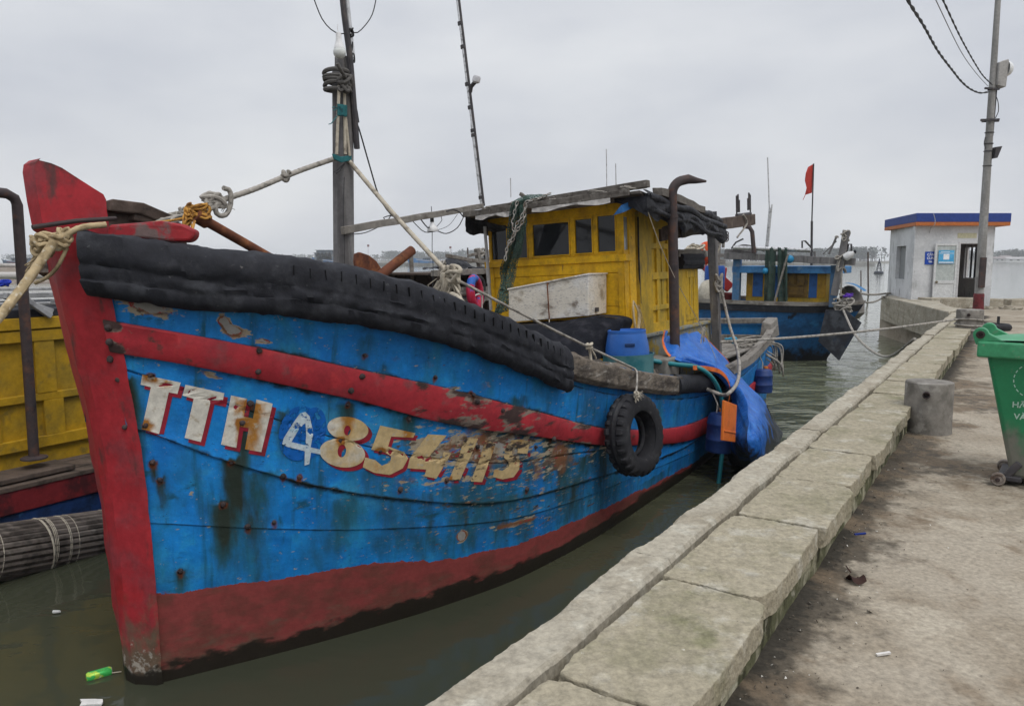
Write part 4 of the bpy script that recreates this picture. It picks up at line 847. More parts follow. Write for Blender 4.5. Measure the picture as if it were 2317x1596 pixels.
single(mb, 'orange_board', mat('orange_plastic', (.70,.17,.025), .5, grit=.12, layers=[((.45,.11,.03), 5, .5, .7)], bump=[(9,.2,.01)]), 'flat orange board hanging between the hose and the blue tarpaulin', 'board', bev=.008)
# blue tarpaulin bundle
ROW = [[(1503,746,1.28),(1518,758,1.36),(1540,756,1.36),(1570,752,1.32),(1592,757,1.25)],
       [(1499,772,1.40),(1520,785,1.52),(1555,775,1.52),(1590,772,1.45),(1618,785,1.35)],
       [(1512,800,1.55),(1535,808,1.66),(1580,800,1.68),(1615,800,1.6),(1645,812,1.5)],
       [(1540,818,1.70),(1590,824,1.82),(1625,828,1.86),(1650,838,1.75),(1668,845,1.62)],
       [(1608,838,1.86),(1632,850,1.98),(1655,862,2.02),(1675,870,1.90),(1690,873,1.7)],
       [(1650,885,1.95),(1664,890,2.12),(1685,900,2.18),(1702,905,2.0),(1718,905,1.78)],
       [(1656,940,2.05),(1676,945,2.30),(1702,950,2.38),(1728,952,2.15),(1742,950,1.85)],
       [(1648,990,2.05),(1676,995,2.36),(1710,1000,2.46),(1745,995,2.25),(1762,980,1.90)],
       [(1646,1030,2.0),(1680,1038,2.30),(1712,1040,2.42),(1748,1020,2.2),(1766,1000,1.9)],
       [(1655,1052,1.9),(1690,1060,2.05),(1715,1058,2.15),(1745,1040,2.05),(1762,1020,1.85)]]
ROW = [[(u + (10 if i > 4 and j > 2 else 5 if i > 3 and j > 1 else 0), v, y + (.10 if i > 4 and j > 1 else 0)) for j, (u, v, y) in enumerate(r)] for i, r in enumerate(ROW)]
RG = [[B(u, v, 1, y) for u, v, y in r] for r in ROW]
cols = [curve([RG[i][j] for i in range(len(RG))], 9) for j in range(5)]
def cat2(i, j):
    rows_ = []
    t = i*(len(RG)-1); k = min(int(t), len(RG)-2); f = t-k
    def cr(p0,p1,p2,p3,t): return .5*((2*p1)+(p2-p0)*t+(2*p0-5*p1+4*p2-p3)*t*t+(3*p1-p0-3*p2+p3)*t**3)
    def rowp(r):
        r = min(max(r,0),len(RG)-1); s_ = j*4; q = min(int(s_),3); g = s_-q; R = RG[r]; G = lambda n_: R[min(max(n_,0),4)]
        return cr(G(q-1),G(q),G(q+1),G(q+2),g)
    p = cr(rowp(k-1),rowp(k),rowp(k+1),rowp(k+2),f)
    w = sin(j*pi)**.5
    fold = .022*sin(j*23 + 4*noise.noise((i*3,j*2,0))) + .035*noise.noise((j*7,i*5,3)) + .020*noise.noise((j*13,i*14,9))
    return p + Vector((0, fold*w*1.2, fold*w*.6))
tarp_blue = mat('blue_tarpaulin', (.016,.12,.46), .45, layers=[((.03,.17,.52), 5, .5, .68), ((.010,.07,.28), 3, .55, .75), ((.09,.17,.33), 24, .58, .7), ((.012,.016,.026), 3, .62, .72, None, 'wet', .42, .35), ((.12,.15,.2), 40, .82, .9, None, 'wet', .3)], bump=[(6,.7,.05),(20,.6,.014)], spec=.35)
mb = MB(BF); mb.grid(cat2, 150, 90); wz = np.array([(BF.inverted() @ p).z for p in mb.v])
tpn = empty('tarpaulin', BF @ RG[5][2], 'blue tarpaulin with orange hem draped over the rail into the water', 'tarpaulin')
mb.build('sheet', tarp_blue, tpn, smooth=True, sharp=180, attrs={'wet': np.clip((.66 - wz)/.55, -.5, 1)})
mb = MB(BF)
hem = [cat2(i, .0) for i in np.linspace(0, .24, 12)]; mb.grid(lambda i, j: hem[int(i*11)] + Vector((-.07*j, .02, -.01*j)) , 12, 3)
hem2 = [B(u, v, 1, y) for u, v, y in ((1566,826,1.84),(1600,828,1.9),(1628,836,1.98),(1645,855,2.03),(1650,880,2.05),(1646,905,2.05))]; hc = curve(hem2,.04); mb.grid(lambda i, j: hc[int(i*(len(hc)-1))] + Vector((.0,.012,-.055*j)), len(hc), 3)
mb.build('hem', mat('orange_hem', (.60,.14,.03), .5, layers=[((.42,.09,.02), 6, .5, .7)], bump=[(10,.4,.01)]), tpn, smooth=True); mb = MB(BF); mb.tube(curve([cat2(i,.97) for i in np.linspace(.02,.5,12)],.05), .008, 5)
mb.build('hem', mat('orange_hem', (.60,.14,.03), .5, layers=[((.42,.09,.02), 6, .5, .7)], bump=[(10,.4,.01)]), tpn, smooth=True)
# rope loop hanging from the gallows post
mb = MB(BF); mb.rope([B(u, v, 1, y) for u, v, y in ((1628,640,1.28),(1640,690,1.35),(1652,740,1.5),(1668,790,1.75),(1673,830,2.0),(1668,865,2.15),(1650,888,2.2),(1635,893,2.1),(1600,880,1.9))], .022)
mb.knot(B(1626,640,1,1.28), (.06,.05,.14), .02, 4, 31); single(mb, 'rope_loop', rope_grey, 'thick grey rope hanging in a loop from the stern post over the tarpaulin', 'rope', smooth=True)
mb = MB(BF)
for k in range(7):
    r = random.Random(k); c0 = B(1735 + r.uniform(-14,10), 775 + r.uniform(-10,14), 0, 11.4)
    mb.rope([c0 + Vector((-.35 + r.uniform(-.1,.1), -.4, .02)), c0 + Vector((0,-.1,.06)), c0 + Vector((.2,.1 + r.uniform(0,.12),-.02)), c0 + Vector((.15,.18,-.3 - r.uniform(0,.25))), c0 + Vector((-.05,.15,-.25)), c0 + Vector((-.4,-.2,.04))], .012, step=.02)
single(mb, 'rope_tangle', rope_grey, 'tangle of grey rope loops spilling over the stern corner', 'rope', smooth=True)
mb = MB(BF); mb.ball(B(1660,769,0,11.0), .07); mb.knot(B(1652,768,0,11.0), (.06,.08,.04), .012, 4, 5); single(mb, 'net_float', mat('float_blue', (.02,.22,.36), .4), 'small turquoise ball float lying on the aft deck', 'float', smooth=True)
# coil of line on the cabin corner
mb = MB(BF)
for k in range(9):
    r = random.Random(k+5); c0 = B(1433,680,1,1.12); w_ = r.uniform(.05,.11)
    mb.tube(curve([c0, c0 + Vector((-w_*.6,.02,-.15)), c0 + Vector((-w_*.2 + .02,.03,-.33 - r.uniform(0,.12))), c0 + Vector((w_*1.3,.02,-.3 - r.uniform(0,.1))), c0 + Vector((w_*1.4,.02,-.15)), c0],.03), .009, 5)
for k in range(3): mb.tube(curve([B(1440 + 3*k,690,1,1.12), B(1448+3*k,720,1,1.13), B(1452+4*k,742,1,1.12)],.05), .005, 5)
single(mb, 'line_coil', rope_m, 'coil of thin cream line hanging on the yellow cabin corner', 'rope coil', smooth=True)
# net and chain over the roof edge
net_m = mat('green_net', (.045,.085,.07), .95, layers=[((.08,.10,.085), 7, .5, .7), ((.012,.03,.027), 4, .55, .7)], bump=[(60,.8,.01)], alpha=(70,.50,.55,(1,1,1)))
NE = [((735,262),(960,262),6.0,.12),((640,305),(880,290),5.75,.06),((592,345),(735,338),5.62,.0),((575,460),(728,470),5.62,0),((562,620),(712,640),5.66,0),((550,780),(672,800),5.72,0),((508,960),(632,960),5.8,0),((515,1060),(615,1080),5.72,0),((480,1230),(592,1200),5.55,0),((448,1370),(570,1300),5.5,0)]
nl = [B(*cc(*a), 0, x) for a, b, x, o in NE]; nr_ = [B(*cc(*b), 0, x) for a, b, x, o in NE]
nl2, nr2 = curve(nl,.03), curve(nr_,.03)
def netf(i, j):
    a = nl2[int(i*(len(nl2)-1))]; b = nr2[int(i*(len(nr2)-1))]; p = a.lerp(b, j)
    return p + Vector((-.06*sin(j*pi)*(.4+i) + .035*sin(j*19 + i*5) + .02*noise.noise((i*12,j*7,0)), .02*noise.noise((i*9,j*5,4)), 0))
mb = MB(BF); mb.grid(netf, 90, 30); mb.grid(lambda i, j: netf(i, j*.86+.05) + Vector((.05,0,0)), 90, 30); single(mb, 'fishing_net', net_m, 'green fishing net draped from the roof down the cabin front', 'fishing net', smooth=True, sharp=180)
mb = MB(BF)
for path in ([(955,250),(840,300),(728,335),(722,430),(705,500),(650,590),(575,700),(555,780),(545,850)],[(655,325),(625,440),(610,560),(640,600),(600,690),(575,720)],[(735,350),(690,470),(640,540),(625,640)]):
    cv = curve([B(*cc(*p), 0, 5.55) for p in path], .048)
    for i in range(len(cv)-1):
        a, b = cv[i], cv[i+1]; t = (b-a).normalized(); n_ = t.orthogonal() if i % 2 else t.cross(t.orthogonal())
        n_.normalize(); u_ = t; w_ = n_.cross(u_); mb.tube([a.lerp(b,.5) + u_*(.034*cos(k)) + w_*(.016*sin(k)) for k in np.linspace(0, 2*pi, 11)], .006, 5, cap=False)
single(mb, 'chain', mat('galvanised_chain', (.42,.40,.37), .6, .3, layers=[((.2,.15,.12), 20, .5, .65)]), 'galvanised chain hanging in loops beside the green net', 'chain', smooth=True)
mb = MB(BF)
for k in range(5):
    r = random.Random(k); mb = MB(BF); mb.knot(tp(5.8 + .1*r.random(), yA + .35 + .5*k, .10), (.08,.16,.025), .008, 3, k+60, 5); single(mb, 'rope_scrap', rope_grey, 'grey rope scrap lying on the front edge of the cabin roof', 'rope scrap', 'rope scraps on the cabin roof', smooth=True)
# pendant lamp and its wires
lp = empty('pendant_lamp', BF @ B(977,528,1,.0), 'white dome lamp hanging on wires under the stay plank', 'lamp'); lc = B(977,506,1,.0)
lc = g0.lerp(g1, (977-775)/(1092-775)*.9); lc = Vector((lc.x, lc.y, 0)); lc = B(978,508,1,lc.y)
mb = MB(BF); mb.lathe([(.015,.03),(.03,.0),(.055,-.03),(.062,-.06),(.06,-.075)], 18, lc); mb.build('shade', mat('white_enamel', (.62,.62,.62), .35), lp, smooth=True)
mb = MB(BF); mb.lathe([(.012,.10),(.02,.09),(.022,.03)], 10, lc); mb.tube([lc + Vector((0,0,.1)), lc + Vector((0,0,.2))], .004, 5); mb.build('socket', wire, lp)
mb = MB(BF); yy = lc.y
W_ = lambda pts, r=.005: mb.tube(curve([B(u, v, 1, yy) for u, v in pts],.05), r, 5)
W_([(928,488),(945,486),(955,500),(968,515),(978,513)], .007); W_([(925,490),(945,512),(962,525),(985,523)], .005); W_([(985,520),(1010,528),(1035,515),(1048,492),(1050,485)], .006); W_([(985,516),(1000,498),(998,488)], .004); W_([(985,522),(1015,510),(1035,485)], .003); W_([(978,520),(978,570),(980,600),(979,660)], .004)
W_([(796,530),(830,525),(870,505),(885,487)], .005); W_([(1010,478),(1025,474),(1040,480),(1048,490)], .008); W_([(866,505),(872,500),(868,492),(885,487)], .006)
mb.build('wires', wire, lp)
mb = MB(BF); mb.tube(curve([B(800,262,1,.1), B(812,290,1,.06), B(835,370,1,.0), B(860,450,1,-.05), B(888,489,1,-.1)],.1), .007, 6); mb.tube(curve([B(*c4(*p),1,.1) for p in ((540,820),(585,1000),(600,1100))],.1), .006, 5); single(mb, 'stay_wire', wire, 'thin black wire from the mast head down to the stay plank', 'wire')
# bulb at the mast head, sagging wire above
bl = empty('light_bulb', BF @ B(768,126,1,.12), 'white light bulb hanging from a wire at the mast head', 'light bulb'); b0 = B(*c4(427,470),1,.12); R_ = .5*(B(*c4(466,470),1,.12)-B(*c4(387,470),1,.12)).length
mb = MB(BF); mb.ball(b0, R_, 20, 12); mb.build('globe', mat('bulb_glass', (.60,.62,.60), .25), bl, smooth=True)
mb = MB(BF); mb.lathe([(R_*.86,R_*.55),(R_*.7,R_*1.1),(R_*.45,R_*1.9),(R_*.4,R_*2.9),(R_*.2,R_*3.0)], 18, b0); mb.tube([b0 + Vector((0,0,R_*3)), b0 + Vector((-.01,0,R_*3.6)), b0 + Vector((0,0,R_*4.2))], .003, 5); mb.build('base', mat('bulb_base', (.66,.66,.66), .4), bl, smooth=True)
mb = MB(BF); mb.tube(curve([B(*c4(*p),1,.1) for p in ((150,-160),(200,0),(270,170),(350,265),(430,305),(490,300))],.05), .005, 5); mb.tube(curve([B(*c4(*p),1,.1) for p in ((540,295),(590,292),(660,225),(720,130),(752,0),(765,-120))],.05), .005, 5); mb.knot(B(*c4(520,290),1,.1), (.03,.03,.04), .006, 4, 2); mb.knot(B(*c4(535,470),1,.1), (.025,.02,.09), .005, 3, 6)
single(mb, 'sagging_wire', wire, 'thin wire sagging across the mast head above the bulb', 'wire')
# mooring rope at the bow
mr = empty('bow_mooring_rope', BF @ B(130,550,1,.3), 'hairy tan mooring rope knotted round the red stem, sloping down past the steel davit', 'rope'); mb = MB(BF)
s_a = B(122,548,1,.24); mb.rope([s_a, s_a.lerp(B(-60,775,0,-.75),.5) + Vector((0,0,-.03)), B(-60,775,0,-.75), B(-300,1000,0,-.9)], .026, step=.03); mb.rope([B(240,508,1,.32), B(190,513,1,.28), B(160,525,1,.25), B(140,540,1,.22), B(118,545,1,.2)], .018); mb.build('rope', rope_m, mr, smooth=True)
mb = MB(BF); mb.knot(B(118,546,1,.19), (.075,.05,.05), .013, 9, 12, 8); mb.knot(B(95,556,1,.1), (.05,.04,.06), .012, 6, 15, 8); mb.knot(B(148,532,1,.22), (.03,.03,.04), .011, 5, 6); mb.rope([B(152,535,1,.23), B(150,560,1,.22), B(140,585,1,.2), B(125,610,1,.16), B(105,628,1,.1), B(80,640,1,.0)], .011)
for i in range(26):
    a = B(100 + random.uniform(-8,8), 565, 1, .1); mb.tube([a, a.lerp(B(75,600,1,.05),.5) + Vector([random.uniform(-.03,.03) for _ in range(3)]), B(62 + random.uniform(-6,10), 612 + random.uniform(-14,16), 1, .02)], .004, 4)
mb.build('knot', rope_m, mr, smooth=True)

mb = MB(BF); cd_ = [B(u, v, 1, y) for u, v, y in ((1453,440,1.42),(1490,545,1.5),(1533,640,1.56),(1590,745,1.62),(1622,815,1.75))]; mb.tube(curve(cd_, .1), .0045, 5); kq = cd_[3]; mb.knot(kq, (.03,.03,.03), .006, 4, 3)
for i in range(16): mb.tube([kq, kq + Vector((random.uniform(-.06,.06), random.uniform(-.03,.03), -random.uniform(.06,.2)))], .004, 4)
single(mb, 'tassel_line', rope_white, 'thin cord with a frayed tassel running from the roof corner past the exhaust pipe', 'cord')
# ------------------------------------------------------------------ water, quay, pavement
def water_mat():
    m = bpy.data.materials.new('harbour_water'); m.use_nodes = True; T = m.node_tree; L = T.links.new; bs = T.nodes['Principled BSDF']
    bs.inputs['Base Color'].default_value = (.040,.043,.026,1); bs.inputs['Roughness'].default_value = .05; bs.inputs['IOR'].default_value = 1.33; bs.inputs['Specular IOR Level'].default_value = .5
    t = T.nodes.new('ShaderNodeTexCoord'); sx = T.nodes.new('ShaderNodeSeparateXYZ'); L(t.outputs['Object'], sx.inputs[0])
    def mr(src, a, b, lo, hi):
        r = T.nodes.new('ShaderNodeMapRange'); r.interpolation_type = 'SMOOTHSTEP'; L(src, r.inputs[0])
        for i, v in enumerate((a, b, lo, hi)): r.inputs[i+1].default_value = v
        return r.outputs[0]
    big = T.nodes.new('ShaderNodeTexNoise'); big.inputs['Scale'].default_value = .10; L(t.outputs['Object'], big.inputs['Vector'])
    cm = T.nodes.new('ShaderNodeMix'); cm.data_type = 'RGBA'; L(mr(big.outputs[0], .4, .65, 0, 1), cm.inputs[0]); cm.inputs[6].default_value = (.040,.044,.029,1); cm.inputs[7].default_value = (.066,.066,.038,1); c2 = T.nodes.new('ShaderNodeMix'); c2.data_type = 'RGBA'; L(mr(sx.outputs[1], 7.5, 13.0, 0, 1), c2.inputs[0]); L(cm.outputs[2], c2.inputs[6]); c2.inputs[7].default_value = (.105,.115,.075,1); L(c2.outputs[2], bs.inputs['Base Color'])
    lee0 = mr(sx.outputs[1], 8.0, 10.5, .10, 1.0); lee1 = mr(sx.outputs[1], 13.0, 36.0, 1.0, .13); q_ = T.nodes.new('ShaderNodeMath'); q_.operation = 'MULTIPLY'; L(lee0, q_.inputs[0]); L(lee1, q_.inputs[1]); lee = q_.outputs[0]
    nrm = None
    for sc, st, dist in (((1.0,1.0,1), .9, .20), ((1,1,1), 2.3, .09), ((1,1,1), 7.5, .012)):
        mp = T.nodes.new('ShaderNodeMapping'); mp.inputs['Rotation'].default_value = (0, 0, .5); mp.inputs['Scale'].default_value = (.75, 1.15, 1); L(t.outputs['Object'], mp.inputs[0])
        n = T.nodes.new('ShaderNodeTexNoise'); n.inputs['Scale'].default_value = st; n.inputs['Detail'].default_value = 3; n.inputs['Roughness'].default_value = .45; n.inputs['Distortion'].default_value = .4; L(mp.outputs[0], n.inputs['Vector'])
        b = T.nodes.new('ShaderNodeBump'); b.inputs['Distance'].default_value = dist*1.1; L(lee, b.inputs['Strength']); L(n.outputs[0], b.inputs['Height'])
        if nrm is not None: L(nrm, b.inputs['Normal'])
        nrm = b.outputs[0]
    L(nrm, bs.inputs['Normal']); return m
mb = MB(); mb.add([(-6000,-300,-HW),(6000,-300,-HW),(6000,9000,-HW),(-6000,9000,-HW)], [(0,1,2,3)]); tag(mb.build('water', water_mat(), loc=(0,0,-HW)), kind='structure')
concrete = mat('concrete', (.29,.258,.19), .9, grit=.42, gs=30, layers=[((.225,.205,.14), 3, .45, .65), ((.36,.335,.275), 5, .52, .7), ((.17,.165,.095), 2.2, .58, .72), ((.42,.40,.34), 40, .66, .74), ((.11,.10,.075), 55, .68, .76)], bump=[(9,.5,.02),(45,.5,.006),(160,.4,.002)], co='Object', spec=.2)
concrete_w = mat('pale_concrete', (.33,.30,.24), .9, grit=.4, gs=26, layers=[((.27,.24,.185), 2.5, .45, .62), ((.40,.375,.31), 6, .52, .68), ((.19,.17,.13), 20, .66, .76), ((.46,.44,.38), 14, .70, .76)], bump=[(5,.6,.03),(40,.5,.006)], spec=.2)
mossy = mat('mossy_plaster', (.30,.28,.20), .92, layers=[((.10,.10,.055), 4, .42, .55, (1,1,.5)), ((.035,.034,.02), 6, .50, .62, (1,1,.6)), ((.37,.35,.27), 8, .60, .70)], bump=[(9,.8,.03),(45,.5,.006)], spec=.2)
tx = bpy.data.textures.new('clouds', 'CLOUDS'); tx.noise_scale = .22; tx.noise_depth = 4
tx2 = bpy.data.textures.new('clouds_fine', 'CLOUDS'); tx2.noise_scale = .035; tx2.noise_depth = 3
def rough(o, lv, s1, s2=0):
    m = o.modifiers.new('simple', 'SUBSURF'); m.subdivision_type = 'SIMPLE'; m.levels = m.render_levels = lv
    for t, s in ((tx, s1), (tx2, s2)):
        if s: d = o.modifiers.new('rough', 'DISPLACE'); d.texture = t; d.strength = s; d.texture_coords = 'GLOBAL'; d.mid_level = .5
kerb = empty('quay_kerb', QF @ Vector((5, -.3, 0)), kind='structure')
JO = [-2.95, -2.0, -1.02, -.06, .88, 1.87, 2.74, 3.63, 4.58] + [4.58 + .95*k for k in range(1, 19)]
for i in range(len(JO)-1):
    r = random.Random(i); a, b = JO[i] + .004 + .009*r.random(), JO[i+1] - .004 - .008*r.random(); z1 = .25 + r.uniform(-.008,.006); n0 = -.455 + r.uniform(0,.02); n1 = .012 + r.uniform(-.02,.02)
    mb = MB(QF); n = 7 if a < 6 else 3; P = []
    for z in (.14, z1):
        for ii in range(n+1):
            for jj in range(n+1):
                u, v = ii/n, jj/n; x = a + (b-a)*u; y = n0 + (n1-n0)*v
                x += .012*noise.noise((i*5.1, v*4, 1 if u > .5 else 2))*(1 if u in (0,1) else 0); y += .016*noise.noise((i*3.3, u*5, 3))*(1 if v in (0,1) else 0)
                if (u in (0,1)) and (v in (0,1)): x += (.03 if u == 0 else -.03)*r.uniform(.0,1); y += (.015 if v == 0 else -.03)*r.uniform(.0,1)
                P.append((x, y, z))
    m_ = n+1; K = m_*m_; fs = []
    for ii in range(n):
        for jj in range(n): q = ii*m_+jj; fs += [(q, q+1, q+m_+1, q+m_), (K+q, K+q+m_, K+q+m_+1, K+q+1)]
    bd = [ii*m_ for ii in range(m_)] + [n*m_ + jj for jj in range(1, m_)] + [ii*m_ + n for ii in range(n-1, -1, -1)] + [jj for jj in range(n-1, 0, -1)]
    for k in range(len(bd)): p, q = bd[k], bd[(k+1) % len(bd)]; fs.append((p, q, K+q, K+p))
    mb.add(P, fs); o = mb.build('kerb_slab', concrete, kerb, bev=.005)
    if a < 9: rough(o, 4 if a < 3 else 3, .008, .012)
mb = MB(QF)
for i in range(14):
    a = -3 + i*1.85; b = a + 1.84; mb.hexa([(a,-.44,-.3),(b,-.44,-.3),(b,-.03,-.3),(a,-.03,-.3),(a,-.44,.14),(b,-.44,.14),(b,-.028,.142),(a,-.028,.142)])
o = mb.build('kerb_wall', mossy, kerb); rough(o, 4, .03, .012)
r = random.Random(5); a = -3.2
while a < 21.2:
    L_ = r.uniform(1.0, 2.6); b = min(a + L_, 21.3); mb = MB(QF); z1 = .243 + r.uniform(-.012,.012); n = max(4, int((b-a)/.12)); P = []
    for i in range(n+1):
        x = a + (b-a-.004)*i/n; w = -.685 + .03*noise.noise((x*1.6,0,0)) + .02*noise.noise((x*5,2,0)); e = -.485 + .016*noise.noise((x*2.3,7,0)) + .01*noise.noise((x*9,5,0)) + (.06*max(0, 1-abs(x-.35)/.25) if False else 0)
        P += [(x, w+.02, -.6), (x, w, z1-.03 + .01*noise.noise((x*6,1,1))), (x, w+.03, z1), (x, (w+e)/2, z1 + .008*noise.noise((x*3,3,3))), (x, e-.015, z1), (x, e, z1-.02), (x, e, -.1)]
    mb.add(P, [(i*7+k, i*7+(k+1)%7, (i+1)*7+(k+1)%7, (i+1)*7+k) for i in range(n) for k in range(7)] + [tuple(range(7)), tuple(n*7 + k for k in range(7))[::-1]])
    o = mb.build('edge_beam', concrete_w, kerb); rough(o, 3 if a < 4 else 2 if a < 9 else 1, .014, .013)
    a = b
mb = MB(QF); mb.box((-6,-.66,-3), (21.5,-.46,-.25)); mb.build('quay_wall', mat('wet_concrete', (.09,.085,.07), .8, layers=[((.03,.035,.025), 2, .45, .6)]), kerb)
# pavement
pav = mat('pavement_concrete', (.31,.272,.215), .9, grit=.42, gs=34, layers=[((.25,.212,.16), 1.1, .42, .62), ((.35,.31,.245), 2.1, .52, .70), ((.20,.16,.115), 3.2, .55, .72, (1,.6,1)), ((.35,.32,.27), 30, .66, .74), ((.12,.10,.08), 48, .68, .76),
    ((.085,.072,.055), 7, .62, .92, None, 'dirt', .50), ((.045,.040,.032), 18, .98, 1.18, None, 'dirt', .52), ((.15,.115,.08), 4, .62, .85, None, 'damp', .45), ((.095,.08,.062), 9, .80, .98, None, 'damp', .5)], bump=[(4,.35,.03),(30,.45,.008),(120,.5,.003)], spec=.2)
qs = np.concatenate([np.arange(-8, 12, .12), np.arange(12, 24.2, .5)]); ns = np.concatenate([np.arange(-.1, 3, .07), np.arange(3, 8, .5), np.arange(8, 61, 5)])
mb = MB(QF); QI = QF.inverted()
mb.add([(q, n, .010*noise.noise((q*.7, n*.7, 0)) + .022*exp(-max(n,0)/.10)*(.5 + noise.noise((q*2.3, 0, 3))) if n < 6 else (q, n, 0) and 0) for q in qs for n in ns], [(i*len(ns)+j, (i+1)*len(ns)+j, (i+1)*len(ns)+j+1, i*len(ns)+j+1) for i in range(len(qs)-1) for j in range(len(ns)-1)])
NQ = np.array([(q, n) for q in qs for n in ns]); dirt = 1.15*np.exp(-np.maximum(NQ[:,1],0)/.10) + .5*np.exp(-np.maximum(NQ[:,1],0)/.32); damp = np.zeros(len(NQ))
for (u, v, ru, rn, s) in [(2060,1020,.55,.4,.9),(2010,1060,.4,.35,1.0),(1960,1110,.35,.3,.8),(2170,1060,.5,.35,.8),(2280,1078,.5,.25,.9),(2190,900,.9,.5,.8),(2180,870,.7,.5,.7),(2240,925,.5,.4,.7),(2150,960,.3,.3,.7),(2120,900,.4,.3,.9),(1760,1560,.3,.2,.6),(1880,1310,.25,.2,.6),(1960,1180,.4,.3,.6),(2190,800,1.5,.5,.6),(2070,1000,.4,.25,1.0)]:
    p = QI @ onz(u, v, 0); g = s*np.exp(-(((NQ[:,0]-p.x)/ru)**2 + ((NQ[:,1]-p.y)/rn)**2)); damp = np.maximum(damp, g); dirt = np.maximum(dirt, .75*g*np.exp(-np.maximum(NQ[:,1]-.9,0)*2))
tag(mb.build('pavement', pav, loc=(0,0,0), smooth=True, attrs={'dirt': dirt, 'damp': damp}), kind='structure')
mb = MB(); mb.prism([(12.2,20.2,-.06),(14.0,29.2,-.06),(70,29.2,-.06),(70,-20,-.06),(34,-20,-.06)], (0,0,-2.5)); tag(mb.build('quay_base', pav), kind='structure')
mb = MB(); mb.add([(12.5,20.5,.004),(14.6,28.6,.004),(60,28.6,.004),(60,5,.004)], [(0,1,2,3)]); tag(mb.build('far_pavement', pav, loc=(0,0,0)), kind='structure')
# grit along the kerb
mb = MB(QF); r = random.Random(9)
for i in range(1500):
    q = -2.2 + 12*r.random()**1.3; n = abs(r.gauss(0, .14)) + .0
    if r.random() < .12: n += r.random()*.9
    s = r.uniform(.003, .009)*(1 if r.random() < .93 else 1.7); c = Vector((q, n, .012*exp(-n/.1) + .004)); k = [Vector((r.uniform(-1,1), r.uniform(-1,1), r.uniform(-.3,.9)))*s for _ in range(4)]
    mb.cur = 0 if r.random() < .9 else 1; mb.add([c + p for p in k], [(0,1,2),(0,2,3),(0,3,1),(1,3,2)])
for i in range(700):
    q = r.uniform(-2, 14); n = .15 + 5*r.random()**1.2; s = r.uniform(.002,.006)*(1 if r.random() < .95 else 2); c = Vector((q, n, .004)); k = [Vector((r.uniform(-1,1), r.uniform(-1,1), r.uniform(-.3,.8)))*s for _ in range(4)]
    mb.cur = 0 if r.random() < .85 else 1; mb.add([c + p for p in k], [(0,1,2),(0,2,3),(0,3,1),(1,3,2)])
mb.F = QF; tag(mb.build('gravel', [mat('grit', (.09,.075,.058), .95, layers=[((.2,.18,.15), 25, .5, .6)]), mat('shell_grit', (.55,.53,.48), .9)], loc=QF @ Vector((2,0,0))), 'fine dark grit lying along the foot of the kerb', 'grit', kind='stuff')
# bollards
bol_m = mat('bollard_concrete', (.20,.185,.165), .85, layers=[((.13,.12,.105), 5, .45, .62), ((.28,.265,.24), 7, .55, .7), ((.16,.07,.045), 4, .66, .76), ((.08,.075,.068), 20, .64, .74)], bump=[(9,.4,.012),(60,.4,.003)], spec=.3)
def bollard(c, r_, h, label, ropes=False):
    e = empty('bollard', c, label, 'bollard'); mb = MB(Matrix.Translation(c)); mb.lathe([(r_*1.04,-.02),(r_*1.01,.03),(r_,.1),(r_*1.0,h-.02),(r_*.985,h-.004),(r_*.95,h),(r_*.5,h-.004),(.01,h-.006)], 48); mb.shake(.004,7); o = mb.build('body', bol_m, e, smooth=True, sharp=50)
    d = (EYEV - c); d.z = 0; d.normalize(); mb = MB(Matrix.Translation(c)); p = d*r_ + Vector((0,0,h-.10)); s = Vector((-d.y, d.x, 0))
    mb.lathe([(.032,-.02),(.032,.05),(.024,.05),(.023,.0)], 18, p - s*.02, d, cap=False); mb.lathe([(.0235,.01),(.001,.011)], 18, p - s*.02, d); mb.build('pipe_stub', rust_dark, e, smooth=True, sharp=40)
    return e
g0_ = onz(2105,985,0); b1 = bollard(Vector((g0_.x+.075, g0_.y + .205, 0)), .205, .475, 'squat grey concrete bollard with a pipe stub beside the kerb, near the green bin')
g1_ = onz(2205,772,0); b2c = Vector((g1_.x+.05, g1_.y+.3, 0)); b2 = bollard(b2c, .245, .62, 'squat concrete bollard wound with mooring rope, below the lamp pole')
mb = MB(Matrix.Translation(b2c))
for k in range(4): mb.torus((.0,.0,.40 - .085*k + .04*(k == 3)), Vector((.10*sin(k*2+1), .12*cos(k*2), 1)), .262, .017, 36, 7)
mb.rope([(.25,.05,.4),(.36,.0,.22),(.45,.1,.02),(.9,.3,.015)], .014)
single(mb, 'mooring_loops', rope_grey, 'turns of grey mooring rope around the far bollard', 'rope', smooth=True)
mb = MB(); q = B(1628,773,1,1.25); w0_ = BF @ q; w1_ = b2c + Vector((-.255,-.02,.42)); mb.tube(curve([w0_, w0_.lerp(w1_,.3)-Vector((0,0,.05)), w0_.lerp(w1_,.65)-Vector((0,0,.05)), w1_], .1), .022, 8); single(mb, 'mooring_rope', rope_grey, 'taut grey mooring rope from the blue boat stern to the far bollard', 'rope', smooth=True)
tcen = onz(2250,752,0); mb = MB(); mb.torus(tcen + Vector((.35,.6,.075)), (0,0,1), .28, .085, 36, 10); mb.lathe([(.03,0),(.03,.22)], 10, tcen + Vector((.45,.6,.1))); single(mb, 'flat_tyre', tyre_m, 'black tyre lying flat on the pavement behind the roped bollard', 'tyre', smooth=True)
for (u, v, s, col, lb, nm) in ((1947,1208,.035,(.01,.03,.2),'tiny blue plastic scrap on the pavement near the kerb','plastic_scrap'),(2000,1480,.03,(.6,.58,.55),'small white straw lying on the pavement','straw')):
    p = onz(u, v, .008); mb = MB(); mb.beam(p - Vector((s,0,0)), p + Vector((s,.01,.004)), .012, .008); single(mb, nm, mat(nm, col, .6), lb, 'litter')
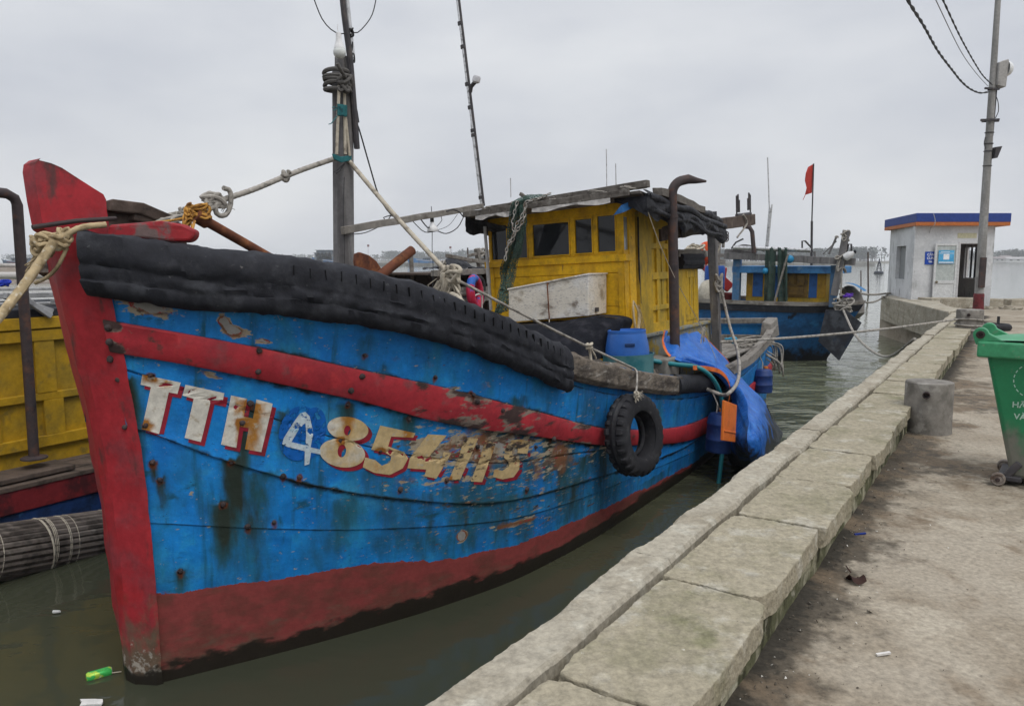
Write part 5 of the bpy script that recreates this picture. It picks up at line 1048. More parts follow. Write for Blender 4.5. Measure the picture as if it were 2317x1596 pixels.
p = onz(1935,1312,.005); mb = MB(); mb.grid(lambda i, j: p + Vector((-.035 + .07*i, -.05 + .1*j, .03*(i-.5)**2*4*.6 + .02*sin(j*5))), 6, 6); mb.tube([p + Vector((0,.05,.02)), p + Vector((-.01,.09,.04))], .003, 4); single(mb, 'dead_leaf', mat('dead_leaf', (.035,.016,.012), .8), 'curled dark dead leaf on the pavement', 'leaf', smooth=True)
# ------------------------------------------------------------------ wheelie bin
YB = 5.35; green = mat('green_plastic', (.015,.17,.070), .45, grit=.12, layers=[((.018,.20,.085), 4, .5, .7), ((.14,.14,.115), 6, .62, .95, (1,1,.6), 'low', .48), ((.07,.16,.09), 30, .62, .72), ((.01,.05,.022), 3, .6, .75)], bump=[(5,.1,.02),(80,.2,.002)], spec=.4)
green_rim = mat('green_rim_plastic', (.04,.24,.11), .45, layers=[((.07,.28,.15), 5, .5, .7), ((.16,.2,.14), 14, .62, .72)], spec=.4)
bl_, br_ = ony(2240,798,YB), ony(2276,1098,YB); x0, x1 = bl_.x, br_.x; zt_ = 1.0
BNF = Matrix.Translation((x1, YB, 0)) @ Matrix.Rotation(radians(-37), 4, 'Z') @ Matrix.Translation((-x1, -YB, 0))
bn = empty('wheelie_bin', (x0+.35, YB+.3, 0), 'green wheelie bin with white stencilled lettering standing on the pavement', 'bin')
mb = MB(BNF); n = 8
def binp(t):      # corners at height t
    z = .05 + (zt_-.09)*t; xa = x1 + .02 + (x0-x1-.02)*t; xb = x1 + .53 + .13*t; ya = YB + .05*(1-t); yb = YB + .46 + .10*t
    return [(xa,ya,z),(xb,ya,z),(xb,yb,z),(xa,yb,z)]
P = [p for i in range(n+1) for p in binp(i/n)]; mb.add(P, [(0,3,2,1)] + [(4*i+k, 4*i+(k+1)%4, 4*i+4+(k+1)%4, 4*i+4+k) for i in range(n) for k in range(4)])
bo = mb.build('body', green, bn, bev=.03, attrs={'low': np.clip((.55-np.array([p.z for p in mb.v]))/.45, -.4, 1)})
mb = MB(BNF); t = binp(1); za = zt_-.05; 
for (a, b) in (((t[0][0]-.05, YB-.045), (t[1][0]+.05, YB+.012)), ((t[0][0]-.05, YB+.552), (t[1][0]+.05, YB+.61))): mb.box((a[0], a[1], za-.035), (b[0], b[1], zt_+.03))
mb.box((t[0][0]-.05, YB+.012, za-.035), (t[0][0]+.012, YB+.552, zt_+.03)); mb.box((t[1][0]-.012, YB+.012, za-.035), (t[1][0]+.05, YB+.552, zt_+.03))
mb.build('rim', green_rim, bn, bev=.014)
mb = MB(BNF); mb.grid(lambda i, j: (t[0][0]-.0 + .72*i, YB-.03 + .62*j, zt_+.032 + .035*sin(pi*min(i*1.6,1))*(.4+.6*sin(pi*j))), 24, 12); mb.build('lid', green_rim, bn, smooth=True)
mb = MB(BNF)
for y in (YB-.02, YB+.5):
    mb.prism([(t[0][0]-.035 + .05*cos(a) - .0, y, zt_+.075 + .05*sin(a)) for a in np.linspace(.2, pi+.2, 10)] + [(t[0][0]-.06, y, zt_), (t[0][0]+.12, y, zt_+.03)], (0, .06, 0)); hg = hg if y > YB+.1 else mb.build('hinge', green_rim, bn, bev=.006)
    if y > YB+.1: mb.build('hinge', green_rim, bn, bev=.006)
    mb = MB(BNF)
mb = MB(BNF); c_ = Vector((t[0][0]-.036, YB-.021, zt_+.075)); mb.lathe([(.028,0),(.028,.01),(.016,.012),(.014,-.01),(.001,-.01)], 18, c_, (0,-1,0)); mb.build('pivot', mat('dark_pivot', (.03,.02,.018), .6), hg, smooth=True, sharp=40)
wc = ph(BNF,2258,1074,1,YB-.05); 
for y in (YB-.02, YB+.44):
    mb = MB(BNF); mb.lathe([(.01,-.025),(.038,-.025),(.046,-.018),(.046,.018),(.038,.025),(.03,.02),(.018,.026),(.003,.028)], 28, Vector((wc.x, y, .047)), (0,-1,0)); wh = mb.build('wheel', mat('dusty_wheel', (.22,.19,.165), .8, layers=[((.10,.07,.055), 9, .5, .65)]), bn, smooth=True, sharp=40)
    mb = MB(BNF); mb.lathe([(.016,.0),(.014,.006),(.002,.008)], 14, Vector((wc.x, y-.026, .047)), (0,-1,0)); mb.build('hub', rust_dark, wh, smooth=True)
mb = MB(BNF); mb.box((wc.x-.01, YB+.01, .03), (wc.x+.14, YB+.42, .07)); mb.beam((wc.x+.04,YB+.04,.06),(wc.x+.12,YB+.05,.17), .05, .05, up=(0,1,0)); mb.build('axle_housing', steel_dark, bn, bev=.01)
def text(s, size, M, m, name, parent, align='LEFT', ext=0, offset=0):
    cu = bpy.data.curves.new(name, 'FONT'); cu.body = s; cu.size = size; cu.align_x = align; cu.extrude = ext; cu.offset = offset; cu.resolution_u = 3
    t_ = bpy.data.objects.new(name, cu); COL.objects.link(t_); bpy.context.view_layer.update(); me = bpy.data.meshes.new_from_object(t_.evaluated_get(bpy.context.evaluated_depsgraph_get())); bpy.data.objects.remove(t_)
    mb = MB(M); mb.add([tuple(v.co) for v in me.vertices], [tuple(p.vertices) for p in me.polygons]); return mb.build(name, m, parent)
stencil = mat('stencil_white', (.36,.50,.42), .8, alpha=(30,.60,.66,(1,1,1)))
def binside(x, z, tilt=0):
    t = (z-.05)/(zt_-.09); y = YB + .05*(1-t) - .004; s = .05/(zt_-.09); return BNF @ Matrix(((1,0,0,x),(0,-s,-1,y),(0,1,0,z),(0,0,0,1)))
pA = ph(BNF,2289,921,1,YB); pB = ph(BNF,2293,948,1,YB); pC = ph(BNF,2342,862,1,YB)
text('HÃY BỎ RÁC', .058, binside(pA.x, pA.z), stencil, 'stencilled_text', bn, offset=.0012); text('VÀO THÙNG', .058, binside(pB.x, pB.z), stencil, 'stencilled_text', bn, offset=.0012)
mb = MB(binside(pC.x, pC.z))
for k in range(22):
    a0 = 2*pi*k/22; mb.add([((.125+o)*cos(a0+d), (.125+o)*sin(a0+d), 0) for o, d in ((-.003,0),(.003,0),(.003,.1),(-.003,.1),(-.003,.17),(.003,.17))], [(0,1,2,3),(3,2,5,4)])
mb.build('stencilled_ring', stencil, bn)
# ------------------------------------------------------------------ platform, kiosk, lamp pole
pt_ = [onz(1994,668,.30), onz(2147,705,.28), onz(2178,700,.25), Vector((13.4,26.0,.27)), Vector((17.0,26.6,.27)), Vector((17.3,31.2,.28))]
mb = MB(); mb.prism([(p.x, p.y, .28) for p in pt_], (0,0,-.88)); plat = mb.build('platform', concrete_w, bev=.03); rough(plat, 3, .05, 0); tag(plat, 'grey concrete platform jutting over the water under the kiosk', 'platform')
mb = MB()
for (x, y) in ((13.2,24.6),(14.6,29.2),(12.4,22.0)): mb.lathe([(.22,-3),(.22,-.55)], 14, (x+.5, y, 0))
mb.build('pile', mat('wet_pile', (.05,.05,.042), .7), plat, smooth=True)
# kiosk
KL, KR = Vector((ony(2066,600,26.3).x, 26.3)), Vector((ony(2246,600,26.3).x, 26.3)); KB = Vector((ony(2011,600,30.3).x, 30.3)); KD = Vector((KR.x + (KB.x-KL.x), 30.3))
k0z, k1z = .0, 2.80
white_wall = mat('stained_white_wall', (.56,.57,.58), .85, grit=.14, layers=[((.47,.48,.49), 1.2, .42, .6), ((.30,.305,.305), 2.6, .58, .72, (1,1,.35)), ((.60,.605,.61), 4, .55, .7), ((.12,.12,.115), 3.0, .64, .70, (1.2,1.2,.30)), ((.33,.30,.26), 9, .68, .76)], bump=[(12,.3,.01)])
ks = empty('kiosk', ((KL.x+KR.x)/2, 28, 0), 'small white harbour kiosk with a blue and orange roof fascia at the quay end', 'kiosk')
f = lambda t, z, d=0.0: Vector((KL.x + (KR.x-KL.x)*t, KL.y + (KR.y-KL.y)*t - d, z))
KW = KR.x - KL.x
dx0 = (ony(2167,600,26.3).x - KL.x)/KW; dx1 = (ony(2228,600,26.3).x - KL.x)/KW; dzt = ony(2190,551,26.3).z; dzb = ony(2150,674,26.3).z
def wallq(mb, A, Bp, za, zb_, th):
    A = Vector((A[0],A[1],0)); Bp = Vector((Bp[0],Bp[1],0)); d = (Bp-A).normalized(); n_ = Vector((-d.y, d.x, 0))*th
    mb.hexa([A+Vector((0,0,za)), Bp+Vector((0,0,za)), Bp+n_+Vector((0,0,za)), A+n_+Vector((0,0,za)), A+Vector((0,0,zb_)), Bp+Vector((0,0,zb_)), Bp+n_+Vector((0,0,zb_)), A+n_+Vector((0,0,zb_))])
mb = MB(); P2 = lambda t: (KL.x + KW*t, KL.y)
wallq(mb, P2(0), P2(dx0), k0z, k1z, .15); wallq(mb, P2(dx1), P2(1), k0z, k1z, .15); wallq(mb, P2(dx0), P2(dx1), dzt, k1z, .15); wallq(mb, P2(dx0), P2(dx1), k0z, dzb-.05, .15)
# left wall with a window opening (front of it to back)
def L2(t): return (KL.x + (KB.x-KL.x)*t, KL.y + (KB.y-KL.y)*t)
w0t, w1t = .30, .68; wz0, wz1 = .92, 2.12
def wl(a, b, za, zb_): wallq(mb, L2(b), L2(a), za, zb_, .15)
wl(0.037, w0t, k0z, k1z); wl(w1t, 1, k0z, k1z); wl(w0t, w1t, k0z, wz0); wl(w0t, w1t, wz1, k1z)
R2 = lambda t: (KR.x + (KD.x-KR.x)*t, KR.y + (KD.y-KR.y)*t)
wr0, wr1 = .30, .66
def wr_(a, b, za, zb_): wallq(mb, R2(a), R2(b), za, zb_, .15)
wr_(.037, wr0, 0, k1z); wr_(wr1, 1, 0, k1z); wr_(wr0, wr1, 0, .95); wr_(wr0, wr1, 2.1, k1z)
wb = lambda a, b, za, zb_: wallq(mb, (KD.x + (KB.x-KD.x)*a, KD.y), (KD.x + (KB.x-KD.x)*b, KD.y), za, zb_, .15)
wb(.06, .94, 0, k1z)
kw = mb.build('wall', white_wall, ks)
mb = MB(); mb.prism([(KL.x+.1,KL.y+.15,.2),(KR.x-.1,KR.y+.15,.2),(KD.x-.1,KD.y-.15,.2),(KB.x+.1,KB.y-.15,.2)], (0,0,.06)); mb.build('floor', mat('dark_floor', (.06,.055,.05), .8), ks)
mb = MB(); 
for (xa, xb) in ((.30,.42),(.42,.54),(.54,.66)):
    A = Vector((*R2(xa), 0)); Bb = Vector((*R2(xb), 0)); q_ = Vector((-.06,0,0))
    for (p, q, z0_, z1_) in ((A,A,.95,2.1),(A,Bb,.95,.95),(A,Bb,2.1,2.1),(Bb,Bb,.95,2.1)): mb.beam(p + q_ + Vector((0,0,z0_)), q + q_ + Vector((0,0,z1_)), .05, .05, up=(1,0,0))
mb.build('back_window', mat('white_frame', (.6,.6,.6), .5), ks)
mb = MB(); a = Vector((*L2(w0t+.01), 0)); b = Vector((*L2(w1t-.01), 0)); inn = Vector((.10,-.03,0))
for t in np.linspace(0, 1, 4): p = a.lerp(b, t) + inn; mb.beam(p + Vector((0,0,wz0)), p + Vector((0,0,wz1)), .05, .05)
mb.cur = 1; mb.hexa([a+inn*1.2+Vector((0,0,wz0)), b+inn*1.2+Vector((0,0,wz0)), b+inn*1.4+Vector((0,0,wz0)), a+inn*1.4+Vector((0,0,wz0)), a+inn*1.2+Vector((0,0,wz1)), b+inn*1.2+Vector((0,0,wz1)), b+inn*1.4+Vector((0,0,wz1)), a+inn*1.4+Vector((0,0,wz1))])
mb.build('side_window', [mat('grey_shutter', (.25,.26,.265), .6), mat('shutter_panel', (.17,.18,.185), .5)], ks)
oh = .28; rp_ = [(KL.x-.10, KL.y-.22), (KR.x+.36, KR.y-.22), (KD.x+.3, KD.y+.15), (KB.x-.18, KB.y+.15)]
mb = MB(); mb.prism([(x,y,2.76) for x,y in rp_], (0,0,.12)); rfk = mb.build('roof', mat('orange_fascia', (.42,.13,.035), .6, layers=[((.33,.11,.035), 2, .5, .7)]), ks)
rq = [((x-15)*1.004+15, (y-28)*1.004+28) for x,y in rp_]
mb = MB(); mb.prism([(x,y,2.882) for x,y in rq], (0,0,.29)); mb.build('fascia', mat('blue_fascia', (.022,.05,.22), .6, layers=[((.018,.04,.17), 2, .5, .7)]), rfk, bev=.01)
# door leaf folded back against the wall
d0 = (ony(2113,600,26.2).x); d1 = (ony(2165,600,26.2).x); mb = MB(); yd = KL.y - .10; fr = .07
for (a, b) in (((d0,dzb),(d0+fr,dzt)),((d1-fr,dzb),(d1,dzt)),((d0+fr,dzt-fr),(d1-fr,dzt)),((d0+fr,dzb+.50),(d1-fr,dzb+.60)),((d0+fr,dzb),(d1-fr,dzb+.05))): mb.box((a[0], yd-.03, a[1]), (b[0], yd+.02, b[1]))
mb.box((d0+fr, yd-.012, dzb+.05), (d1-fr, yd+.0, dzb+.50)); mb.cur = 1; mb.box((d0+fr, yd-.01, dzb+.60), (d1-fr, yd-.002, dzt-fr))
dr_ = mb.build('door', [mat('door_frame', (.55,.56,.56), .5), mat('frosted_pane', (.42,.455,.44), .35, layers=[((.36,.40,.39), 2, .45, .65)])], ks, bev=.004)
mb = MB(); mb.ball((d0+.10, yd-.06, dzb+.55), .045, 12, 8); mb.build('door_knob', mat('brass_knob', (.20,.17,.12), .4, .6), dr_, smooth=True)
mb = MB()
xa, xb = KL.x + KW*dx0, KL.x + KW*dx1
for (a, b) in (((xa-.02,dzb),(xa+.05,dzt)),((xb-.05,dzb),(xb+.02,dzt)),((xa-.02,dzt),(xb+.02,dzt+.06))): mb.box((a[0], KL.y-.02, a[1]), (b[0], KL.y+.1, b[1]))
mb.build('door_frame', mat('frame_paint', (.5,.5,.5), .5), ks)
mb = MB(); a = ony(2168,520,26.28); mb.box((a.x, KL.y-.006, 2.35), (a.x+.65, KL.y-.002, 2.52)); mb.build('faded_patch', mat('faded_yellow_patch', (.50,.48,.33), .85), ks)
mb = MB(); mb.tube(curve([Vector((KL.x+.40, KL.y-.34, 3.14)), Vector((KL.x+.46, KL.y-.345, 2.95)), Vector((KL.x+.46, KL.y-.33, 2.78)), Vector((KL.x+.47, KL.y-.1, 2.7)), Vector((KL.x+.47, KL.y-.03, 2.52))],.05), .012, 6); mb.build('loose_cable', mat('grey_cable', (.35,.35,.35), .6), ks)
# signs
sg = empty('wall_sign', (ony(2105,598,26.24).x, 26.24, 1.4), 'small blue wall sign with white Vietnamese lettering beside the kiosk door', 'sign')
s0 = ony(2095,569,26.26); s1 = ony(2131,598,26.26); mb = MB(); mb.box((s0.x, KL.y-.02, s1.z), (s1.x, KL.y-.004, s0.z)); mb.build('panel', mat('sign_blue', (.012,.06,.36), .5), sg)
TM = lambda x, z, y: Matrix(((1,0,0,x),(0,0,-1,y),(0,1,0,z),(0,0,0,1)))
lw = mat('sign_white', (.72,.74,.76), .6); h = s0.z - s1.z
for s_, z_, sz in (('CẢNG CÁ', .68, .115), ('CUNG CẤP', .40, .115), ('Giá:', .16, .085)): text(s_, sz, TM(s0.x + .06 if sz > .1 else s0.x+.12, s1.z + h*z_, KL.y-.0225), lw, 'lettering', sg, offset=.003)
ps = empty('door_poster', (ony(2141,596,26.15).x, 26.14, 1.4), 'light blue printed poster taped on the kiosk door', 'poster'); p0_ = ony(2125,566,26.15); p1_ = ony(2158,596,26.15)
mb = MB(); mb.box((p0_.x, yd-.045, p1_.z), (p1_.x, yd-.033, p0_.z)); mb.build('sheet', mat('poster_blue', (.06,.32,.58), .5, layers=[((.10,.38,.62), 2, .45, .65)]), ps)
mb = MB(); hh_ = p0_.z-p1_.z; ww_ = p1_.x-p0_.x
for (a, b, c, d) in ((.31,.30,.69,.72),(.03,.76,.97,.79),(.03,.05,.97,.13),(.12,.86,.7,.90)): mb.box((p0_.x+ww_*a, yd-.048, p1_.z+hh_*b), (p0_.x+ww_*c, yd-.0462, p1_.z+hh_*d))
mb.build('white_print', lw, ps)
mb = MB(); mb.prism([(13.9,25.5,.0),(15.6,25.5,.0),(16.0,26.2,.0),(13.8,26.2,.0)], (0,0,.36)); o = mb.build('door_step', concrete_w, bev=.02); rough(o, 2, .03); tag(o, 'low concrete step before the kiosk door', 'step')
# lamp pole
YP = 22.2; pb = ony(2212,714,YP); pb.z = 0; ptop = ony(2258,0,YP); dirp = (ptop-pb).normalized(); ptop2 = pb + dirp*10.2
pole = empty('lamp_pole', pb, 'tall grey concrete lamp pole with red painted foot in front of the kiosk', 'lamp pole')
mb = MB(); mb.tube([pb - dirp*.1, pb.lerp(ptop2,.25), pb.lerp(ptop2,.5), ptop2], [.125,.112,.097,.062], 14)
pole_m = mat('pole_concrete', (.27,.265,.255), .85, layers=[((.20,.195,.185), 2, .45, .62, (1,1,.3)), ((.33,.325,.31), 5, .55, .7, (1,1,.3)), ((.13,.125,.12), 3, .68, .76)], bump=[(20,.3,.006)])
mb.build('shaft', pole_m, pole, smooth=True, sharp=60)
mb = MB(); mb.lathe([(.155,-.02),(.15,.1),(.138,.45),(.142,.62),(.125,.66)], 18, pb, dirp); mb.shake(.012,6); mb.build('red_foot', mat('dull_red_foot', (.13,.022,.026), .75, layers=[((.22,.06,.05), 4, .55, .7), ((.06,.02,.02), 6, .5, .65)]), pole, smooth=True, sharp=50)
za = lambda v: ony(2230,v,YP).z
at_ = lambda v, dx=0, dy=0: pb + dirp*((za(v) - pb.z)/dirp.z) + Vector((dx, dy, 0))
mb = MB(); c_ = at_(620,-.02,-.125); mb.box((c_.x-.09, c_.y-.03, za(650)), (c_.x+.09, c_.y+.02, za(582))); mb.build('hatch', rust_dark, pole, bev=.01)
lm = empty('street_lamp', at_(196,.2), 'boxy street lamp with a round white bowl mounted on the pole', 'lamp')
cl = lambda x, y, dy=-.02: ony((3450 + x*.43859)/1.74018, y*.43859/1.74018, YP+dy)
mb = MB(); pr = [cl(1078,568),(cl(1110,555)),(cl(1162,540)),(cl(1168,560)),(cl(1140,785)),(cl(1128,793)),(cl(1062,775))]; mb.prism([p + Vector((0,-.14,0)) for p in pr], (0,.30,0)); mb.build('housing', mat('lamp_housing', (.33,.32,.305), .55, layers=[((.22,.21,.2), 5, .5, .7)]), lm, bev=.02)
mb = MB(); cg = cl(1158,618,.0); mb.lathe_free([(sin(pi*i/10*.5), cos(pi*i/10*.5)) for i in range(11)], 20, (0,0,0), 1, (1,1,1)); rb = (cl(1158,545)-cl(1158,690)).length/2
mb.v = [cg + Vector((p.z*rb*.92, p.y*rb, p.x*rb)) for p in mb.v]; mb.build('bowl', mat('lamp_bowl', (.66,.67,.67), .25), lm, smooth=True)
mb = MB(); mb.beam(cl(975,792,-.1), cl(1105,800,-.1), .05, .05); mb.torus(at_(203), dirp, .105, .015, 16, 6)
mb.beam(cl(940,1078,-.1), cl(1103,1074,-.1), .06, .06); mb.beam(cl(950,1090,.1), cl(1100,1085,.1), .05, .05); mb.beam(cl(1075,800), cl(1040,1220), .05, .05); 
for v in (300,325,342,375): mb.torus(at_(v), dirp, .112, .012, 16, 6)
mb.tube(curve([cl(*p) for p in ((1080,870),(1095,920),(1097,1000),(1070,1060))],.05), .012, 5); mb.tube(curve([cl(*p) for p in ((980,1230),(970,1290),(990,1350),(1020,1360))],.05), .012, 5)
mb.build('bracket', steel_dark, pole)
fl = empty('floodlight', at_(345,.2), 'small black floodlight clamped low on the lamp pole', 'floodlight')
mb = MB(); mb.prism([p + Vector((0,-.15,0)) for p in (cl(1046,1325),cl(1105,1317),cl(1062,1422),cl(1030,1425),cl(1042,1370))], (0,.3,0)); mb.build('housing', steel_dark, fl, bev=.01)
mb = MB(); mb.beam(cl(990,1372), cl(1045,1362), .04, .05); mb.tube([cl(1030,1350), cl(1050,1340), cl(1060,1370)], .015, 5); mb.build('clamp', steel_dark, fl)
# overhead cables
def cable(pts, r_, label, tw, ys):
    P = [ony((3450 + x*.43859)/1.74018, y*.43859/1.74018, Y) for (x, y), Y in zip(pts, ys)]; mb = MB()
    if tw:
        C_ = curve(P, .03)
        for k in (0, pi): mb.tube([p + Vector((cos(i*.16+k)*r_*.9, 0, sin(i*.16+k)*r_*.9)) for i, p in enumerate(C_)], r_, 6)
    else: mb.tube(curve(P,.1), r_, 6)
    single(mb, 'overhead_cable', wire if tw else mat('grey_cable_sheath', (.2,.2,.2), .6), label, 'cable', 'overhead cables at the lamp pole')
cable([(130,-330),(285,0),(430,235),(560,465),(700,650),(760,725),(840,795),(930,833),(1010,825)], .014, 'thick twisted black cable, lowest of the three at the lamp pole', True, (9.5,11,13,15.5,18,19,20.2,21.4,22.1))
cable([(430,-220),(535,0),(760,460),(900,660),(1005,775)], .007, 'thin plain grey cable running up between two twisted ones', False, (10,11.5,16,19.5,22.1))
cable([(470,-280),(600,0),(740,300),(830,470),(900,590),(960,680),(1040,760)], .010, 'twisted black cable, uppermost of the three at the lamp pole', True, (12,13,15.5,17.5,19,20.5,22.1))
# rubble and blocks
mb = MB(); r = random.Random(2); c0 = onz(2195,700,.0)
for i in range(26):
    p = c0 + Vector((r.uniform(-.9,1.6), r.uniform(-.5,.9), r.uniform(0,.04))); s = r.uniform(.03,.11); mb.cur = 0
    mb.hexa([p + Vector((x*s*r.uniform(.6,1.3), y*s*r.uniform(.6,1.3), z*s*r.uniform(.4,1))) for x,y,z in ((-1,-1,0),(1,-1,0),(1,1,0),(-1,1,0),(-1,-1,1),(1,-1,1),(1,1,1),(-1,1,1))])
tag(mb.build('rubble', concrete_w), 'loose concrete rubble scattered round the foot of the lamp pole', 'rubble', kind='stuff')
mb = MB(); a = ony(2278,688,27.5); mb.hexa([(a.x,27.3,-.02),(a.x+3.5,27.3,-.02),(a.x+3.5,28.2,-.02),(a.x,28.2,-.02),(a.x+.1,27.35,.22),(a.x+3.5,27.35,.24),(a.x+3.5,28.15,.24),(a.x+.1,28.15,.22)]); o = mb.build('concrete_block', concrete_w, bev=.03); rough(o, 3, .06); tag(o, 'long low concrete block on the far edge of the quay', 'concrete block')
# ------------------------------------------------------------------ neighbouring yellow boat on the left
nb = empty('neighbour_boat', NF @ Vector((2,-4.2,0)), 'yellow, red and dark blue wooden boat moored behind the red stem, beyond the bamboo roll', 'fishing boat')
NBf = lambda u, v, y: N_(u, v, 1, y)
nb_blue = mat('dark_blue_paint', (.010,.035,.12), .6, layers=[((.006,.015,.04), 4, .45, .65), ((.02,.07,.17), 9, .6, .72)], bump=[(8,.4,.01)])
nb_red = mat('dark_red_paint', (.16,.015,.018), .6, layers=[((.06,.012,.014), 4, .45, .62), ((.22,.02,.022), 7, .56, .7)], bump=[(9,.4,.01)])
YH = -2.95; zr0 = NBf(100,1143,YH).z; zr1 = NBf(100,1088,YH).z
def nbside(za, zb_, off, name, m):
    mb = MB(NF); X_ = np.linspace(-4, 11.6, 40); f = lambda x: YH - .55*max(0, (abs(x-3.5)-4.5)/4)**2
    P = []
    for x in X_: P += [(x, f(x)+off, za), (x, f(x)+off, zb_), (x, f(x)-.4, zb_), (x, f(x)-.4, za)]
    mb.add(P, [(i*4+k, i*4+(k+1)%4, i*4+4+(k+1)%4, i*4+4+k) for i in range(39) for k in range(4)] + [(0,1,2,3),(156,159,158,157)])
    return mb.build(name, m, nb, bev=.01)
nbside(-.6, zr0, 0, 'hull', nb_blue); nbside(zr0, zr1, .02, 'red_band', nb_red)
dark_plank = mat('brown_deck', (.095,.07,.055), .8, layers=[((.05,.038,.03), 7, .45, .62, (.2,1,1)), ((.16,.13,.11), 11, .58, .72, (.2,1,1))], bump=[(14,.5,.008,(.2,1,1))])
mb = MB(NF)
for k in range(4): mb.box((-3.9, YH-.02-.165*k-.16, zr1-.02), (11.3, YH+.03-.165*k, zr1+.025 + .012*(k%2)))
zd = zr1 + .04
mb.box((-3.9, -5.6, zd-.06), (11.2, YH-.66, zd-.01)); mb.build('side_deck', dark_plank, nb, bev=.006)
YW = -3.52; zy = lambda v: NBf(90, v, YW).z
mb = MB(NF); xr = NBf(240,900,YW).x
mb.box((-3.6, YW-1.9, zd-.03), (2.9, YW, zy(722)))
for x in np.arange(-3.0, 2.8, .62):
    mb.box((x, YW, zy(888)), (x+.20, YW+.05, zy(768))); mb.box((x+.06, YW, zy(985)), (x+.26, YW+.045, zy(905)))
mb.box((-3.6, YW, zy(770)), (2.9, YW+.06, zy(745))); mb.box((-3.6, YW, zy(905)), (2.9, YW+.045, zy(888))); mb.box((-3.6, YW, zy(1010)), (2.9, YW+.05, zy(985)))
nby = mat('ochre_yellow_paint', (.40,.235,.012), .55, layers=[((.30,.19,.02), 3, .45, .65), ((.20,.14,.03), 5, .56, .72), ((.08,.045,.02), 20, .69, .74)], bump=[(8,.3,.006)])
nh = mb.build('deckhouse', nby, nb, bev=.006)
mb = MB(NF); mb.box((-3.65, YW-.02, zy(742)), (2.95, YW+.075, zy(716))); mb.build('eave_trim', nby, nh, bev=.008)
mb = MB(NF); mb.box((-3.65, YW-2.0, zy(716)), (2.95, YW+.05, zy(698))); mb.build('house_roof', black, nh, bev=.01)
mb = MB(NF); p0 = NBf(77,1030,-3.2); p1 = NBf(47,447,-3.2); p1.x = p0.x + .04; 
mb.tube([Vector((p0.x,-3.2,p0.z)), Vector((p0.x+.02,-3.2,p1.z-.07)), Vector((p0.x-.0,-3.2,p1.z-.01)), Vector((p0.x-.07,-3.2,p1.z+.03)), Vector((p0.x-.9,-3.15,p1.z+.07))], .048, 14)
mb.lathe([(.12,0),(.12,.015),(.07,.03)], 16, Vector((p0.x,-3.2,p0.z-.03))); mb.build('davit', rust_dark, nb, smooth=True, sharp=60)
mb = MB(NF); q = NBf(60,1050,-3.2); mb.hexa([(q.x-.35,-3.36,zd),(q.x+.36,-3.36,zd),(q.x+.36,-2.99,zd),(q.x-.35,-2.99,zd),(q.x-.35,-3.36,zd+.05),(q.x+.36,-3.36,zd+.05),(q.x+.36,-2.99,zd+.05),(q.x-.35,-2.99,zd+.05)]); mb.build('davit_base', dark_plank, nb, bev=.008)
# bamboo roll
by = -2.62; c0 = NBf(0,1250,by); c1 = NBf(222,1213,by); rb = .5*abs(NBf(0,1192,by).z - NBf(0,1316,by).z)
ax_ = (c1-c0); a = c0 - ax_*1.5; b = c1 + ax_*.55
br = empty('bamboo_fender', NF @ a.lerp(b,.5), 'roll of dark bamboo slats bound with pale cord floating along the yellow and red boat', 'bamboo roll')
mb = MB(NF); r = random.Random(4); d_ = (b-a).normalized(); u_ = Vector((0,0,1)); w_ = d_.cross(u_).normalized()
for k in range(26):
    t = 2*pi*k/26; o = (u_*sin(t) + w_*cos(t))*rb*.93; j = r.uniform(-.05,.05)
    mb.tube([a + o + d_*j, a.lerp(b,.5) + o*(1+r.uniform(-.02,.02)), b + o + d_*r.uniform(-.05,.05)], rb*.125, 7)
mb.tube([a, b], rb*.8, 14)
mb.build('slats', mat('dark_bamboo', (.12,.10,.085), .75, layers=[((.045,.036,.03), 6, .45, .62, (.3,1,1)), ((.16,.14,.12), 9, .6, .72, (.3,1,1))], bump=[(20,.4,.004)]), br, smooth=True)
mb = MB(NF)
for s in (.46,.62,.625,.63,.67,.675,.70,.83,.92,.25): mb.torus(a.lerp(b,s), d_, rb*1.04, .004, 24, 5)
mb.torus(a.lerp(b,.615), d_ + Vector((0,0,.12)), rb*1.05, .010, 24, 5); mb.build('binding', rope_white, br, smooth=True)
# planks and pipes stacked on its roof
ALU = mat('silvery_plank', (.33,.33,.33), .7, layers=[((.2,.2,.2), 8, .45, .62, (.2,1,1)), ((.42,.42,.42), 12, .58, .7, (.2,1,1))])
mb = MB(NF)
for (u0, v0, u1, v1, y, w, h) in ((-80,672,330,660,-3.9,.10,.05),(10,668,115,705,-3.5,.10,.06),(50,672,112,715,-3.45,.10,.05),(-60,690,300,682,-4.2,.2,.03),(-60,655,330,650,-4.8,.2,.03),(120,680,330,678,-4.0,.12,.04)): mb.beam(NBf(u0,v0,y), NBf(u1,v1,y), w, h)
single(mb, 'roof_planks', ALU, 'pile of silvery grey planks lying on the roof of the yellow and red boat', 'planks', bev=.005)
mb = MB(NF); p = NBf(10,640,-5.0); mb.knot(p, (.06,.05,.03), .014, 5, 9); single(mb, 'blue_rag', mat('blue_rag', (.01,.03,.3), .8), 'small bright blue rag on the roof of the yellow and red boat', 'rag', smooth=True)
mb = MB(NF); mb.rope([NBf(85,1062,-3.0), NBf(130,1052,-2.96), NBf(190,1040,-2.95)], .02); 
